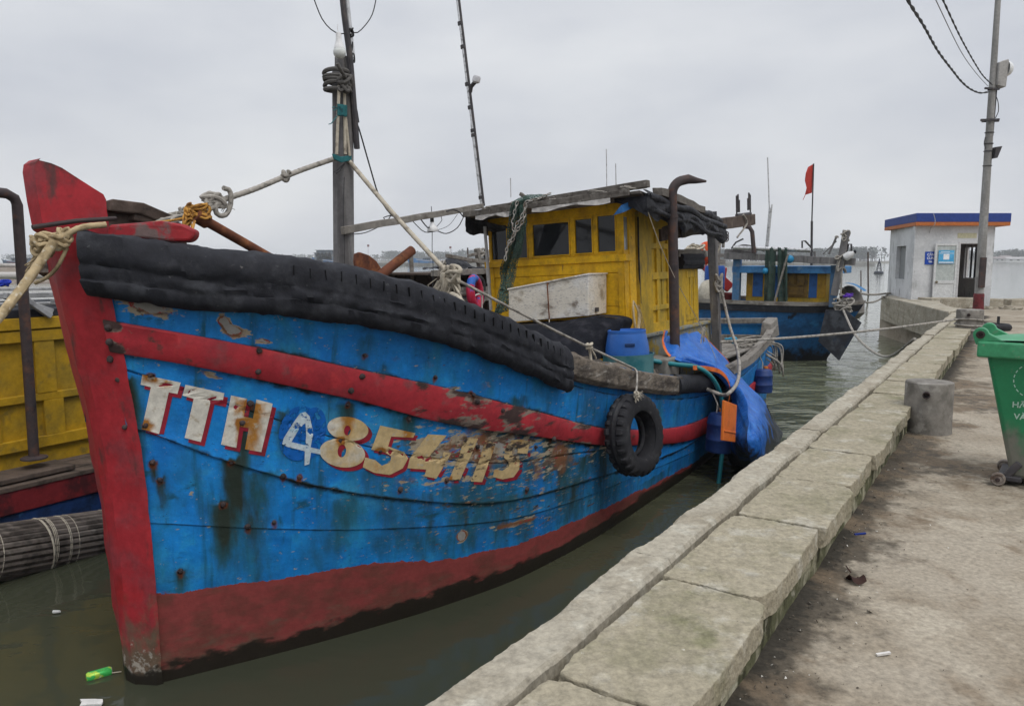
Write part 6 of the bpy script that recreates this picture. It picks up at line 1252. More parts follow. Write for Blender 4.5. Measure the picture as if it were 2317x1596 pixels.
# aft end of the neighbour seen behind the mast
ya = -3.0; A2 = lambda u, v, y=ya: N_(u, v, 1, y)
stern_h = mb = MB(NF); x0_ = A2(1000,640).x; x1_ = x0_ + 2.6; zt2 = A2(1050,617).z
mb.box((x0_, ya-1.5, zd), (x1_, ya-1.42, zt2)); mb.box((x0_, ya-1.5, zt2-.03), (x1_, ya-.02, zt2)); mb.box((x1_-.06, ya-1.42, zd), (x1_, ya, zt2)); mb.box((x0_+.0, ya-.10, zd), (x0_+.10, ya, zt2-.03)); mb.build('aft_shelter', wood_dark, nb)
mb = MB(NF); mb.beam(A2(982,618), A2(1115,612), .14, .10, jit=.006); mb.beam(A2(1010,578), A2(1120,598), .05, .06); mb.beam(A2(1005,597,-3.4), A2(1115,585,-3.4), .06, .07); mb.beam(A2(1078,562,-3.4), A2(1086,606,-3.4), .08, .08); mb.beam(A2(1060,578,-3.4), A2(1115,566,-3.4), .05, .05); mb.beam(A2(1018,678), A2(1112,676), .07, .06); mb.tube([A2(1020,667), A2(1110,660)], .05, 10)
mb.beam(A2(1040,655), A2(1112,652), .06, .08); mb.beam(A2(1085,690), A2(1104,655), .09, .06); mb.build('aft_rails', wood_grey, nb, bev=.006)
mb = MB(NF); mb.grid(lambda i, j: A2(1008 + 95*i, 610,-2.98) + Vector((0, -.5*j, .02 + .24*sin(pi*i)**2*(1-abs(2*j-1)) + .05*noise.noise((i*6,j*5,0)))), 30, 12)
single(mb, 'black_tarp', tarp_black, 'crumpled black sheet thrown over the stern shelter of the yellow and red boat', 'sheet', smooth=True)
tn = empty('hanging_tyre', NF @ A2(1085,655,-2.97), 'black tyre hung at the stern of the yellow and red boat, beyond the cabin corner', 'tyre'); mb = MB(NF); cN = A2(1083,654,-2.97); RN = (A2(1083,622,-2.97)-cN).length*.80; mb.torus(cN, (.2,1,0), RN, RN*.27, 44, 12); mb.build('tyre', tyre_m, tn, smooth=True)
mb = MB(NF); cN = A2(1075,662,-2.8); mb.torus(cN, (.3,1,.1), .25, .075, 30, 10); single(mb, 'life_ring', mat('red_blue_ring', (.45,.02,.06), .6, layers=[((.02,.10,.38), 3.0, .50, .56)]), 'faded red and blue life ring in front of the hanging tyre', 'life ring', smooth=True)
mb = MB(NF); q = A2(1052,680,-3.05); mb.grid(lambda i, j: q + Vector((-.25 + .75*i, .05*noise.noise((i*6,j*6,1)), .2 - .55*j + .04*noise.noise((i*5,j*5,6)))), 20, 14); single(mb, 'blue_sheet', mat('sky_blue_sheet', (.03,.14,.38), .6, layers=[((.25,.05,.08), 3, .6, .66), ((.02,.06,.2), 5, .5, .62)]), 'sky blue plastic sheet hung below the life ring', 'sheet', smooth=True)
mb = MB(NF); q = A2(1082,690,-2.7); mb.tube(curve([q + Vector(v) for v in ((-.15,0,-.2),(-.12,0,.12),(-.05,0,.18),(.08,0,.18),(.12,0,.1),(.10,0,-.2))],.03), .015, 6); single(mb, 'chair_frame', mat('pale_tube', (.5,.5,.48), .5), 'pale bent tube chair frame among ropes beyond the rail', 'chair frame', smooth=True)
mb = MB(NF); mb.knot(A2(1002,600,-3.0), (.10,.06,.08), .016, 4, 7); mb.knot(A2(1092,572,-3.4), (.12,.08,.08), .02, 4, 9); single(mb, 'stern_ropes', rope_grey, 'grey rope lashings on the stern timbers of the yellow and red boat', 'rope', smooth=True)
# thin stake by the stern of the neighbour
mb = MB(); p = ony(934,600,14); mb.tube([ony(930,560,14), ony(934,668,14), Vector((p.x+.05,14,-1.4))], .035, 8); mb.tube(curve([ony(905,655,14), ony(930,640,14), ony(934,600,14), ony(931,575,14)],.1), .012, 5); single(mb, 'mooring_stake', wood_grey, 'thin grey stake with rope standing in the water behind the bow pipe', 'stake')
# ------------------------------------------------------------------ boat moored ahead, across the quay
R0 = onz(1845,826,-HW); SF = frame(R0, radians(31.5), 0)
S = lambda u, v, x=0.0: ph(SF, u, v, 0, x)
sb = empty('blue_boat', SF @ Vector((1.3,-2.5,0)), 'dark blue boat with a yellow and blue deckhouse lying across the end of the quay', 'fishing boat')
tip = S(1950,729,1.3); zr = S(1700,683).z; zr2 = S(1900,695).z
def sbp(y, z):
    k = z/ zr2; yt = .05 + (tip.y-.05)*max(0,min(1,k)); yy = -6.5; t = (yt - y)/2.6
    w = 1.3*(1 - max(0, 1-t)**2.2) if t < 1 else 1.3
    return w*(.9 + .1*max(0,min(1,k)))
sb_blue = mat('deep_blue_paint', (.010,.085,.22), .6, layers=[((.008,.05,.13), 3, .45, .65), ((.02,.14,.30), 6, .56, .72, (.4,.4,1)), ((.01,.012,.018), 3, .60, .72), ((.006,.007,.009), 5, .55, .9, None, 'low', .5)], bump=[(9,.4,.01)])
def sbstrip(fa, fb_, off, n=50, m=10):
    mb = MB(SF); V = []
    for i in range(n):
        s_ = i/(n-1)
        for j in range(m):
            z = fa(s_) + (fb_(s_)-fa(s_))*j/(m-1); k = z/zr2; yt = .05 + (tip.y-.05)*max(0,min(1.1,k)); y = -6.5 + (yt+6.5)*(1-(1-s_)**1.6); w = float(sbp(y, z)); V.append((1.3 - w - off, y, z))
    mb.add(V + [(2.6-x, y, z) for x, y, z in V], [(b+i*m+j, b+(i+1)*m+j, b+(i+1)*m+j+1, b+i*m+j+1) for b in (0, n*m) for i in range(n-1) for j in range(m-1)]); return mb
zs_ = lambda s: zr + (zr2-zr)*s + .22*max(0,s-.7)
mb = sbstrip(lambda s: -.5, lambda s: zs_(s)-.02, 0, 50, 16); zz3 = np.array([(SF.inverted() @ p).z for p in mb.v])
mb.build('hull', sb_blue, sb, smooth=True, attrs={'low': np.clip(1 - zz3/.55, -1, 1)})
mb = sbstrip(lambda s: zs_(s)-.22, lambda s: zs_(s)-.02, .04); mb.build('rail_fender', black, sb, smooth=True)
mb = sbstrip(lambda s: zs_(s)-.03, lambda s: zs_(s)+.08, .06); mb.build('rail', wood_grey, sb, smooth=True)
mb = MB(SF); mb.add([(1.3-w, y, zr-.15) for y in np.linspace(-6.4,.2,20) for w in (1.2*min(1,(1.0-y)/1.8), -1.2*min(1,(1.0-y)/1.8))], [(2*i,2*i+1,2*i+3,2*i+2) for i in range(19)]); mb.build('deck', dark_plank, sb)
mb = MB(SF); mb.prism([S(u, v, .02) for u, v in ((1868,701),(1914,702),(1950,730),(1899,815),(1852,772))], (-.03,0,0)); mb.shake(.02,3); mb.build('bow_rubber', mat('scuffed_black_sheet', (.022,.024,.030), .7, layers=[((.055,.06,.07), 3, .45, .65), ((.012,.03,.06), 2, .55, .7)], bump=[(4,.6,.04)]), sb, bev=.01)
# deckhouse
xd = .75; D = lambda u, v, x=xd: S(u, v, x)
mb = MB(SF); a = D(1688,668); b = D(1868,668); zt3 = D(1780,612).z; za3 = zr - .15
mb.box((xd, a.y, za3), (xd+1.3, b.y, zt3)); 
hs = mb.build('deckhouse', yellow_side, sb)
ybl = mat('cabin_blue', (.02,.10,.30), .6, layers=[((.012,.06,.17), 4, .48, .66)]); ylo = mat('cabin_yellow', (.36,.20,.012), .6, layers=[((.22,.13,.02), 4, .46, .65)])
zp0, zp1 = D(1780,672).z, D(1780,616).z
for k, (u0, u1, c) in enumerate(((1690,1703,0),(1703,1727,1),(1727,1748,0),(1748,1772,1),(1830,1850,1),(1850,1870,0))):
    mb = MB(SF); mb.box((xd-.02, D(u0,640).y+.01, zp0), (xd-.002, D(u1,640).y-.01, zp1)); mb.build('panel', (ylo, ybl)[c], hs, bev=.004)
mb = MB(SF); ua, ub = D(1776,640).y, D(1828,640).y; mb.box((xd-.03, ua, zp0), (xd-.004, ub, zp1)); w = ub-ua
for (f0, f1, g0_, g1_) in ((.12,.45,.5,.92),(.55,.88,.5,.92),(.15,.85,.1,.4)): mb.box((xd-.075, ua+w*f0, zp0+(zp1-zp0)*g0_), (xd-.03, ua+w*f1, zp0+(zp1-zp0)*g1_))
mb.build('door', mat('brown_yellow_paint', (.17,.10,.02), .7, layers=[((.09,.055,.02), 5, .46, .62)]), hs, bev=.006)
mb = MB(SF); r0_ = D(1656,617,.45); r1_ = D(1902,617,.45); zt4 = D(1780,602,.45).z; mb.box((.45, r0_.y, r0_.z), (2.4, r1_.y, zt4)); mb.build('roof', mat('pale_blue_paint', (.05,.19,.40), .6, layers=[((.03,.12,.28), 3, .46, .66), ((.12,.24,.38), 6, .58, .72)]), hs, bev=.02)
for (u0, u1, v0) in ((1658,1674,585),(1878,1894,600)):
    mb = MB(SF); a = D(u0,640,.5).y; b = D(u1,640,.5).y; mb.box((.45, a, zr-.1), (.45+(b-a), b, D(u0,v0,.5).z)); mb.build('post', mat('post_blue', (.055,.14,.26), .7, layers=[((.12,.16,.22), 6, .5, .7)]), sb, bev=.01)
mb = MB(SF); mb.beam(D(1640,578,.4), D(1935,592,.4), .2, .18, jit=.008); mb.beam(D(1838+5,568,.4), D(1838+6,592,.4), .05,.06); mb.beam(D(1640,568,.5), D(1712,572,.5), .12, .12, jit=.01); gal = mb.build('gallows_beam', wood_mast, sb, bev=.012)
mb = MB(SF); mb.tube([D(1660,560,.3), D(1835,566,.3)], .06, 10); mb.build('net_roller', alu, gal, smooth=True)
mb = MB(SF)
for (pts) in (((1655,562),(1665,548),(1682,540)),((1815,567),(1815,545),(1822,545),(1836,560),(1836,567)),((2000-85,572),(1920,552),(1926,552),(1927,575))): mb.tube([D(u, v, .3) for u, v in pts], .025, 6)
mb.tube(curve([D(u, v, .5) for u, v in ((1660,562),(1680,555),(1705,558),(1730,568))],.1), .03, 6); mb.build('roller_bracket', steel_dark, gal)
mb = MB(SF); mb.tube([D(1682,512,.2), D(1696,514,.2), D(1702,524,.2), D(1706,572,.2)], .06, 10); mb.build('bent_pipe', rust_dark, sb, smooth=True)
mb = MB(SF); mb.beam(D(1887,668,.3), D(1916,520,.3), .17, .15, up=(1,0,0), jit=.006); mb.beam(D(1875,575,.3), D(1893,535,.3), .05, .05); mb.beam(D(1862,575,.3), D(1893,545,.3), .03, .03); mb.beam(D(1690,515,.6), D(1690,512,.6) + Vector((0,.1,0)), .05,.05); mb.build('bow_mast', wood_mast, sb, bev=.01)
mb = MB(SF); mb.lathe([(.05,0),(.05,.04),(.03,.06)], 10, D(1893,538,.3)); mb.knot(D(1913,533,.25), (.12,.10,.14), .02, 4, 3); mb.knot(D(1903,595,.25), (.12,.14,.3), .02, 4, 5); mb.tube([D(1914,560,.25), D(1905,610,.25), D(1902,670,.2)], .025, 6); mb.build('mast_ropes', rope_grey, sb, smooth=True)
mb = MB(SF)
mb.tube([D(1735,558,.9), D(1743,470,.9)], .05, 6); mb.tube([D(1742,500,.9), D(1737,356,.9)], .02, 5); mb.tube([D(1738,556,.8), D(1747,462,.8)], .02, 5); mb.build('aerial', alu, sb)
fg = empty('flag', SF @ D(1838,592,.9), 'torn red flag flying from a thin pole on the dark blue boat', 'flag')
mb = MB(SF); mb.tube([D(1836,600,.9), D(1837,500,.9)], .035, 6); mb.tube([D(1837,500,.9), D(1841,370,.9)], .02, 6); mb.build('flagpole', steel_dark, fg)
mb = MB(SF); FP = [(1840,371),(1828,378),(1823,392),(1821,408),(1825,425),(1821,441),(1831,438),(1837,436)]
mb.prism([D(u, v, .9 + .05*(k%2)) for k, (u, v) in enumerate(FP)], (.008,0,0)); mb.tube([D(1822,441,.9), D(1817,452,.9)], .01, 4); mb.build('cloth', mat('red_flag', (.50,.055,.04), .8, layers=[((.38,.04,.04), 3, .5, .65)]), fg)
mb = MB(SF)
for (u0, u1, s_) in ((1733,1757,0),(1760,1783,3)):
    mb.grid(lambda i, j: D(u0 + (u1-u0)*j - 4*i*(s_==0), 560 + 122*i, .28) + Vector((-.05 + .05*sin(j*9+s_) + .05*noise.noise((i*6,j*4,s_)), 0, .06*noise.noise((i*3,j*9,s_)))), 40, 14)
single(mb, 'hung_net', mat('dark_green_net', (.03,.055,.045), .95, layers=[((.06,.075,.06), 7, .5, .7)], alpha=(70,.60,.65,(1,1,1))), 'dark green net hung over the roller of the dark blue boat', 'fishing net', smooth=True, sharp=180)
mb = MB(SF); mb.tube([D(1783,575,.15), D(1768,625,.15), D(1752,684,.1)], .03, 6); single(mb, 'net_pole', wood_grey, 'pale pole leaning on the hung net', 'pole')
for k, (u, v, r_) in enumerate(((1787,586,.11),(1732,613,.09))):
    mb = MB(SF); mb.ball(D(u, v, .25), r_, 14, 8); single(mb, 'ball_float', mat('float_turquoise', (.02,.20,.38), .45), ('turquoise ball float above the blue roof edge, beside the pole on the net', 'turquoise ball float hanging lower, on the far side of the hung net')[k], 'float', 'ball floats on the dark blue boat', smooth=True)
mb = MB(SF); p = D(1920,578,.2); mb.lathe([(.03,-.14),(.10,-.10),(.105,.04),(.05,.13),(.03,.16)], 14, p, (0,.8,.55)); mb.cur = 1; mb.lathe([(.04,.16),(.045,.2),(.012,.22)], 10, p, (0,.8,.55)); single(mb, 'plastic_bottle', [mat('white_plastic', (.55,.55,.55), .4), black], 'white plastic bottle with black cap tied to the beam end', 'bottle', smooth=True)
mb = MB(SF); p = S(1908,690,.2); mb.knot(p, (.2,.25,.18), .022, 8, 3); mb.rope([p, p + Vector((0,.1,-.5)), p + Vector((0,.12,-.9))], .03); mb.rope([p, p + Vector((0,0,-.7))], .03); single(mb, 'bow_rope_tangle', rope_grey, 'grey rope tangle hanging at the bow of the dark blue boat', 'rope', smooth=True)
mb = MB(SF); p = S(1918,668,.0); mb.knot(p, (.07,.14,.05), .014, 3, 4); single(mb, 'purple_cord', mat('purple_cord', (.12,.04,.40), .7), 'small purple cord on the bow ropes', 'cord', smooth=True)
bg_ = S(1928,668,1.6); mb = MB(SF); mb.lathe([(.1,-.5),(.26,-.4),(.31,-.1),(.29,.18),(.2,.4),(.08,.46)], 18, bg_ + Vector((0,.0,-.18)), (.2,-.35,1)); mb.shake(.05,2); single(mb, 'fender_bag', mat('grey_canvas', (.19,.18,.165), .9, layers=[((.18,.165,.15), 3, .45, .62), ((.33,.32,.3), 5, .58, .7)], bump=[(5,.4,.03)]), 'bulky grey canvas fender bag behind the bow of the dark blue boat', 'fender', smooth=True)
mb = MB(SF); mb.grid(lambda i, j: S(1880,645,1.0) + Vector((.6*j, .1 + .75*i, -.15*i + .25*sin(pi*i)*.5)), 14, 8); single(mb, 'blue_cover', mat('cover_blue', (.03,.15,.33), .6), 'blue cover sheet behind the bow post of the dark blue boat', 'sheet', smooth=True)
mb = MB(); pA_ = SF @ S(1893,650,.4); pk = Vector((KB.x-.1, 29.8, .35)); mb.tube(curve([pA_, pA_.lerp(pk,.5)-Vector((0,0,.12)), pk], .3), .035, 6); mb.tube(curve([SF @ S(1900,665,.4), pA_.lerp(pk,.55)-Vector((0,0,.38)), pk], .3), .03, 6); single(mb, 'bow_line', rope_grey, 'pair of dark mooring lines from the dark blue boat to the kiosk platform', 'rope')
mb = MB(); pb_ = SF @ S(1905,695,.2); pe = QF @ Vector((9.9,-.66,.2)); pe = onz(2070,766,.2); mb.tube(curve([pb_, pb_.lerp(pe,.3)-Vector((0,0,.55)), pb_.lerp(pe,.7)-Vector((0,0,.62)), pe], .2), .028, 6); single(mb, 'slack_line', rope_grey, 'slack grey line from the dark blue boat bow to the quay edge', 'rope', smooth=True)
# ------------------------------------------------------------------ red boat glimpsed behind the gallows
TB = lambda u, v, Y=24.0: ony(u, v, Y)
rbt = empty('red_boat', Vector((TB(1610,640).x, 25, -HW)), 'red and blue boat half hidden behind the stern gallows', 'fishing boat')
mb = MB(); mb.hexa([TB(1490,690,23.5),TB(1652,690,23.5),TB(1652,690,26),TB(1490,690,26),TB(1490,648,23.5),TB(1660,662,23.5),TB(1660,662,26),TB(1490,648,26)]); mb.build('hull', nb_red, rbt, bev=.05)
mb = MB(); mb.beam(TB(1596,600), TB(1652,652), .18, .3); mb.beam(TB(1632,660), TB(1640,605), .12, .16, up=(0,1,0)); mb.build('stem', mat('bright_red_paint', (.35,.03,.03), .6), rbt, bev=.02)
mb = MB(); mb.beam(TB(1560,575), TB(1640,578), .1, .1, jit=.01); mb.beam(TB(1500,588), TB(1640,592), .12, .12, jit=.01); mb.beam(TB(1568,550), TB(1572,590), .08, .08, up=(0,1,0)); mb.beam(TB(1627,520), TB(1620,640), .14, .12, up=(0,1,0)); mb.tube([TB(1607,515), TB(1640,517), TB(1636,560)], .05, 6); mb.build('timber_frame', wood_grey, rbt)
mb = MB(); mb.ball(TB(1602,572), .32, 14, 10, (.9,.6,1.15)); mb.shake(.06,3); single(mb, 'life_jacket', mat('orange_fabric', (.55,.07,.02), .8, layers=[((.4,.25,.03), 3, .6, .68)]), 'orange life jacket heaped on the red boat', 'life jacket', smooth=True)
mb = MB(); mb.lathe([(.28,-.5),(.30,-.3),(.30,.3),(.27,.36)], 18, TB(1617,628,23.4)); single(mb, 'blue_keg', mat('keg_blue', (.012,.07,.30), .5), 'upright blue keg on the red boat', 'keg', smooth=True, sharp=50)
mb = MB(); mb.ball(TB(1606,668,22.8), .42, 16, 10, (1,.6,1.1)); mb.shake(.06,3); single(mb, 'cream_sack', mat('cream_sack', (.42,.39,.32), .85, layers=[((.3,.28,.23), 4, .5, .65)]), 'cream sack beside the blue keg', 'sack', smooth=True)
mb = MB(); mb.knot(TB(1572,565,22), (.3,.15,.14), .03, 5, 3); mb.tube(curve([TB(1640,525,22), TB(1620,580,22), TB(1600,600,22)],.2), .02, 5); single(mb, 'white_floats', rope_white, 'tangle of white cords and net floats on the red boat', 'net floats', smooth=True)
mb = MB()
for k in range(5): mb.torus(BF @ B(1643,529 + 3*k,1,1.1), (k%2,1-k%2,.2), .04, .009, 12, 5)
single(mb, 'hook_chain', rust_dark, 'short rusty chain hanging under the gallows beam', 'chain', smooth=True)
# ------------------------------------------------------------------ floating things
p = onz(224,1528,-HW); cnn = empty('drink_can', p, 'green and white drink can floating by the bow', 'can'); d_ = (onz(253,1520,-HW)-onz(196,1536,-HW)); Lc = d_.length; d_.normalize(); rc = .034
can_m = mat('can_paint', (.05,.42,.09), .35, .2, layers=[((.35,.52,.06), 18, .50, .54), ((.62,.66,.62), 14, .56, .60)])
mb = MB(Matrix.Translation(p + Vector((0,0,.012)))); mb.lathe([(rc*.8,-Lc/2),(rc,-Lc/2+.012),(rc,Lc/2-.012),(rc*.8,Lc/2)], 20, (0,0,0), d_); mb.build('body', can_m, cnn, smooth=True, sharp=40)
mb = MB(Matrix.Translation(p + Vector((0,0,.012)))); mb.lathe([(rc*.8,.0),(rc*.74,.004),(rc*.1,.003)], 18, d_*(Lc/2), d_); mb.build('end', alu, cnn, smooth=True)
mb = MB(); mb.tube([onz(253,1521,-HW+.01), onz(275,1518,-HW+.01)], .004, 5); single(mb, 'straw_stalk', rope_white, 'thin pale stalk floating between the can and the bow', 'litter')
for (u, v, s, lb) in ((125,1384,.02,'tiny white foam chip floating between the bamboo roll and the bow'),(205,1590,.05,'white foam scrap floating at the lower edge, nearer the camera than the can')):
    p = onz(u, v, -HW+.01); mb = MB(); r = random.Random(u); mb.prism([p + Vector((s*cos(a)*r.uniform(.6,1.5)*1.6, s*sin(a)*r.uniform(.5,1.2), 0)) for a in np.linspace(0, 2*pi, 9)[:-1]], (0,0,.012)); single(mb, 'foam_scrap', mat('foam', (.6,.6,.58), .8), lb, 'litter')
# ------------------------------------------------------------------ far water: stakes, buoy, sea wall, boats, shores
for (u, v0, v1, Y, lb) in ((1964,570,619,60,'leaning thin stake in the water left of the kiosk'),(1948,612,618,55,'short broken stake stub beside the leaning stake'),(927,585,622,60,'short dark stake in open water behind the bow pipe'),(1058,560,620,62,'thin pale stake in open water near the rope knot')):
    mb = MB(); a = ony(u, v0, Y); b = ony(u+4, v1, Y); mb.tube([a, Vector((b.x, Y, -1.5))], .06 if Y > 56 else .04, 6); single(mb, 'channel_stake', wood_dark, lb, 'stake', 'stakes in the channel')
by_ = 165; c = ony(1989,603,by_); bu = empty('channel_buoy', (c.x, by_, -HW), 'dark navigation buoy with a lattice top floating beyond the stakes', 'buoy')
buoy_m = mat('buoy_paint', (.05,.055,.07), .7); cb = Vector((c.x, by_, -HW)); k = by_/1740.0
mb = MB(); mb.lathe([(10*k,-.2),(10*k,4*k),(7*k,6*k)], 16, cb); mb.build('float', buoy_m, bu, smooth=True, sharp=40)
mb = MB()
for a in np.linspace(0, 2*pi, 5)[:-1]: mb.tube([cb + Vector((6*k*cos(a), 6*k*sin(a), 6*k)), cb + Vector((2.5*k*cos(a), 2.5*k*sin(a), 24*k))], .8*k, 5)
for h in (12,18,24): mb.torus(cb + Vector((0,0,h*k)), (0,0,1), (7.5-h*.2)*k, .7*k, 12, 5)
mb.lathe([(2.5*k,24*k),(2.5*k,27*k),(1*k,28*k),(1.6*k,32*k),(.3*k,34*k)], 10, cb); mb.build('lattice', buoy_m, bu)
def far_boat(u0, u1, Y, label, hue, house, flip=1, mast_=None, tall=1.0):
    a = ony(u0, 600, Y); b = ony(u1, 600, Y); L_ = b.x-a.x; H_ = L_*.11*tall
    e = empty('far_boat', (a.x, Y, -HW), label, 'fishing boat', 'boats moored along the far sea wall'); M = Matrix(((flip,0,0,a.x if flip > 0 else b.x),(0,1,0,Y),(0,0,1,-HW),(0,0,0,1)))
    m1 = mat('far_hull', hue, .7, layers=[(tuple(c*.6 for c in hue), .4, .45, .62)]); m2 = mat('far_house', (.13,.16,.20), .8, layers=[((.25,.25,.24), .5, .5, .6), ((.06,.06,.07), .6, .55, .65)])
    n = 16; V = []
    for i in range(n):
        t = i/(n-1); sh_ = H_*(1 + .9*(1-t)**3 + .35*t**4); w = L_*.13*min(1, (t*2.2)**.6 + .02)*(1 - .25*t**4)
        for z, f in ((-.3,.8),(sh_*.55,.95),(sh_,1.0)): V += [(L_*(t*(1+.0) - .03*(z/H_)*(1-t)**3), -w*f, z), (L_*(t - .03*(z/H_)*(1-t)**3), w*f, z)]
    mb = MB(M); mb.add(V, [(6*i+p, 6*i+6+p, 6*i+6+q, 6*i+q) for i in range(n-1) for p, q in ((0,2),(2,4),(4,5),(5,3),(3,1))] + [(0,1,3,2),(2,3,5,4),(6*n-6,6*n-4,6*n-3,6*n-5),(6*n-4,6*n-2,6*n-1,6*n-3)]); mb.build('hull', m1, e, smooth=True, sharp=40)
    mb = MB(M); 
    for i in range(n-1):
        t, t2 = i/(n-1), (i+1)/(n-1); f = lambda t: Vector((L_*t, -L_*.13*min(1, (t*2.2)**.6 + .02)*(1-.25*t**4) - .06, H_*(1 + .9*(1-t)**3 + .35*t**4)*.86)); mb.beam(f(t), f(t2), .12, H_*.12)
    mb.build('rail_band', mat('far_band', (.45,.46,.48) if hue[2] > .2 else (.2,.05,.05), .7), e)
    for (h0, h1, z1) in house:
        mb = MB(M); z0 = H_*.9; mb.box((L_*h0, -L_*.08, z0), (L_*h1, L_*.08, z0+L_*z1)); mb.box((L_*(h0-.02), -L_*.1, z0+L_*z1), (L_*(h1+.03), L_*.1, z0+L_*z1+.2)); hh = mb.build('deckhouse', m2, e)
        mb = MB(M)
        for k in range(4): x = h0 + (h1-h0)*(k+.25)/4; mb.box((L_*x, -L_*.08-.03, z0+L_*z1*.55), (L_*(x+(h1-h0)*.12), -L_*.08-.01, z0+L_*z1*.85))
        mb.build('window', pane, hh)
    mb = MB(M); r = random.Random(int(u0))
    for k in range(7): x = L_*r.uniform(.2,.95); mb.tube([(x, r.uniform(-.5,.5), H_), (x + r.uniform(-.4,.4), 0, H_ + L_*r.uniform(.08,.26))], .06, 5)
    for k in range(3): mb.beam((L_*.3, -1+k, H_*1.6), (L_*.9, -1+k, H_*1.7 + r.uniform(-.3,.5)), .1, .1)
    mb.build('mast', wood_dark, e)
    return e
far_boat(712, 826, 430, 'large blue boat with a tall stacked deckhouse beyond the mast', (.03,.13,.33), [(.02,.5,.17),(.06,.36,.22),(.55,.8,.12)], 1, tall=.8)
far_boat(790, 838, 400, 'blue boat half hidden behind the mast and anchor plate', (.03,.15,.38), [(.5,.8,.12)], -1, tall=1.2)
far_boat(926, 1030, 415, 'long low sky blue boat with pale rail along the sea wall', (.04,.19,.45), [(.30,.46,.07)], 1, tall=.95)
far_boat(10, 92, 330, 'grey blue moored boat along the far wall behind the steel davit', (.05,.09,.15), [(.25,.75,.14)], 1)
far_boat(96, 190, 345, 'dark moored boat seen beyond the tan rope beside the red stem', (.04,.06,.09), [(.15,.45,.16),(.55,.75,.08)], -1)
far_boat(640, 712, 440, 'low grey boat moored left of the tall blue boat', (.12,.13,.15), [(.4,.6,.06)], 1)
# flags on far boats
for (u, v) in ((833,556),(1019,560)):
    mb = MB(); mb.tube([ony(u, 590, 405), ony(u, v-3, 405)], .06, 5); mb.prism([ony(u-2.5, v-3, 405), ony(u+2.5, v-3, 405), ony(u+2.5, v+2, 405), ony(u-2.5, v+2, 405)], (0,.05,0)); single(mb, 'far_flag', mat('far_flag', (.2,.1,.1), .8), 'tiny flag on a pole above the ' + ('anchor plate' if u < 900 else 'low sky blue boat'), 'flag')
mb = MB()
for i in range(60): x = ony(600,600,396).x + i*5.2; mb.box((x, 396, -2), (x+5.0, 399, .35 + .05*(i % 3))); 
tag(mb.build('sea_wall', mat('sea_wall', (.24,.235,.22), .9, layers=[((.15,.15,.14), .2, .45, .6)])), 'long grey sea wall below the far blue boats', 'sea wall')
mb = MB()
for i in range(34): x = ony(630,600,450).x + i*1.3*1.7; mb.box((x, 450, -1.2), (x+.25, 450.25, 3.2)); 
mb.box((ony(630,600,450).x, 450, 2.9), (ony(630,600,450).x+34*2.2, 450.3, 3.3)); mb.box((ony(630,600,450).x, 450, 1.4), (ony(630,600,450).x+34*2.2, 450.3, 1.7))
single(mb, 'jetty_railing', mat('jetty_grey', (.3,.3,.3), .8), 'grey jetty railing left of the tall far boat', 'railing')
# sand bank on the left
mb = MB(); r = random.Random(8); nx, ny = 60, 26
def bank(i, j):
    y = 88 + 150*j; x1_ = -.44*y; x = x1_ - 190*(1-i); e = min(1, (1-i)*5)*min(1, j*8 + .0); z = -1.5 + (2.1*e)*(1 + .25*noise.noise((x*.06,y*.06,0))) + .35*noise.noise((x*.25,y*.25,3))*e; return (x, y, z)
mb.grid(bank, nx, ny); tag(mb.build('sand_bank', mat('rubble_earth', (.20,.165,.13), .95, layers=[((.13,.10,.08), .5, .45, .6), ((.30,.27,.23), 1.1, .56, .68), ((.09,.07,.06), 2.5, .62, .7)], bump=[(.8,.8,.5)]), smooth=True), kind='structure')
for k, (v, Y) in enumerate(((623,64),(600,118))):
    mb = MB(); a = ony(-150, v, Y); b = ony(260, v, Y); mb.tube([a, b], .30, 12); single(mb, 'dredge_pipe', mat('pale_pipe', (.42,.40,.38), .6, layers=[((.3,.28,.26), .8, .5, .65)]), ('pale pipe lying across the water before the earth bank', 'second pale pipe along the crest of the earth bank')[k], 'pipe', 'pipes by the earth bank', smooth=True)
# far shores with tree belts
def shore(x0, x1, Y, h, name):
    mb = MB(); mb.grid(lambda i, j: (x0 + (x1-x0)*i, Y + 160*j, -1.6 + 2.6*min(1, j*6)*min(1,min(i,1-i)*14)), 40, 8); tag(mb.build(name, mat('far_shore', (.16,.15,.12), .95), smooth=True), kind='structure')
def belt(u0, u1, Y, hmin, hmax, n, seed, dens=34):
    mb = MB(); r = random.Random(seed); xa, xb = ony(u0, 600, Y).x, ony(u1, 600, Y).x
    for i in range(n):
        x = r.uniform(xa, xb); y = Y + r.uniform(5, 90); e = .55 + .45*noise.noise((x*.012, seed, 0)) + .25*noise.noise((x*.05, seed, 4)); h = hmin + (hmax-hmin)*max(.05, e)*r.uniform(.7,1.15); w = h*r.uniform(.28,.5); c = Vector((x, y, .5))
        mb.cur = 1; mb.tube([c, c + Vector((r.uniform(-.4,.4), 0, h*.6))], h*.02, 4, False); mb.cur = 0
        for k in range(dens):
            a = r.uniform(0, 6.283); q = r.random()**.5; zz = r.uniform(.22, 1.0); rad = w*(1 - abs(zz-.55)*1.3)*q; p = c + Vector((cos(a)*rad, sin(a)*rad, h*zz)); s = h*r.uniform(.05,.12)
            t = [p + Vector((r.uniform(-1,1), r.uniform(-1,1), r.uniform(-1,1)))*s for _ in range(4)]; mb.add(t, [(0,1,2),(0,2,3)])
    return mb
leaf = mat('far_foliage', (.045,.06,.045), .9, layers=[((.022,.03,.022), .25, .45, .6), ((.075,.09,.06), .4, .58, .7)])
bark = mat('far_bark', (.06,.05,.04), .9)
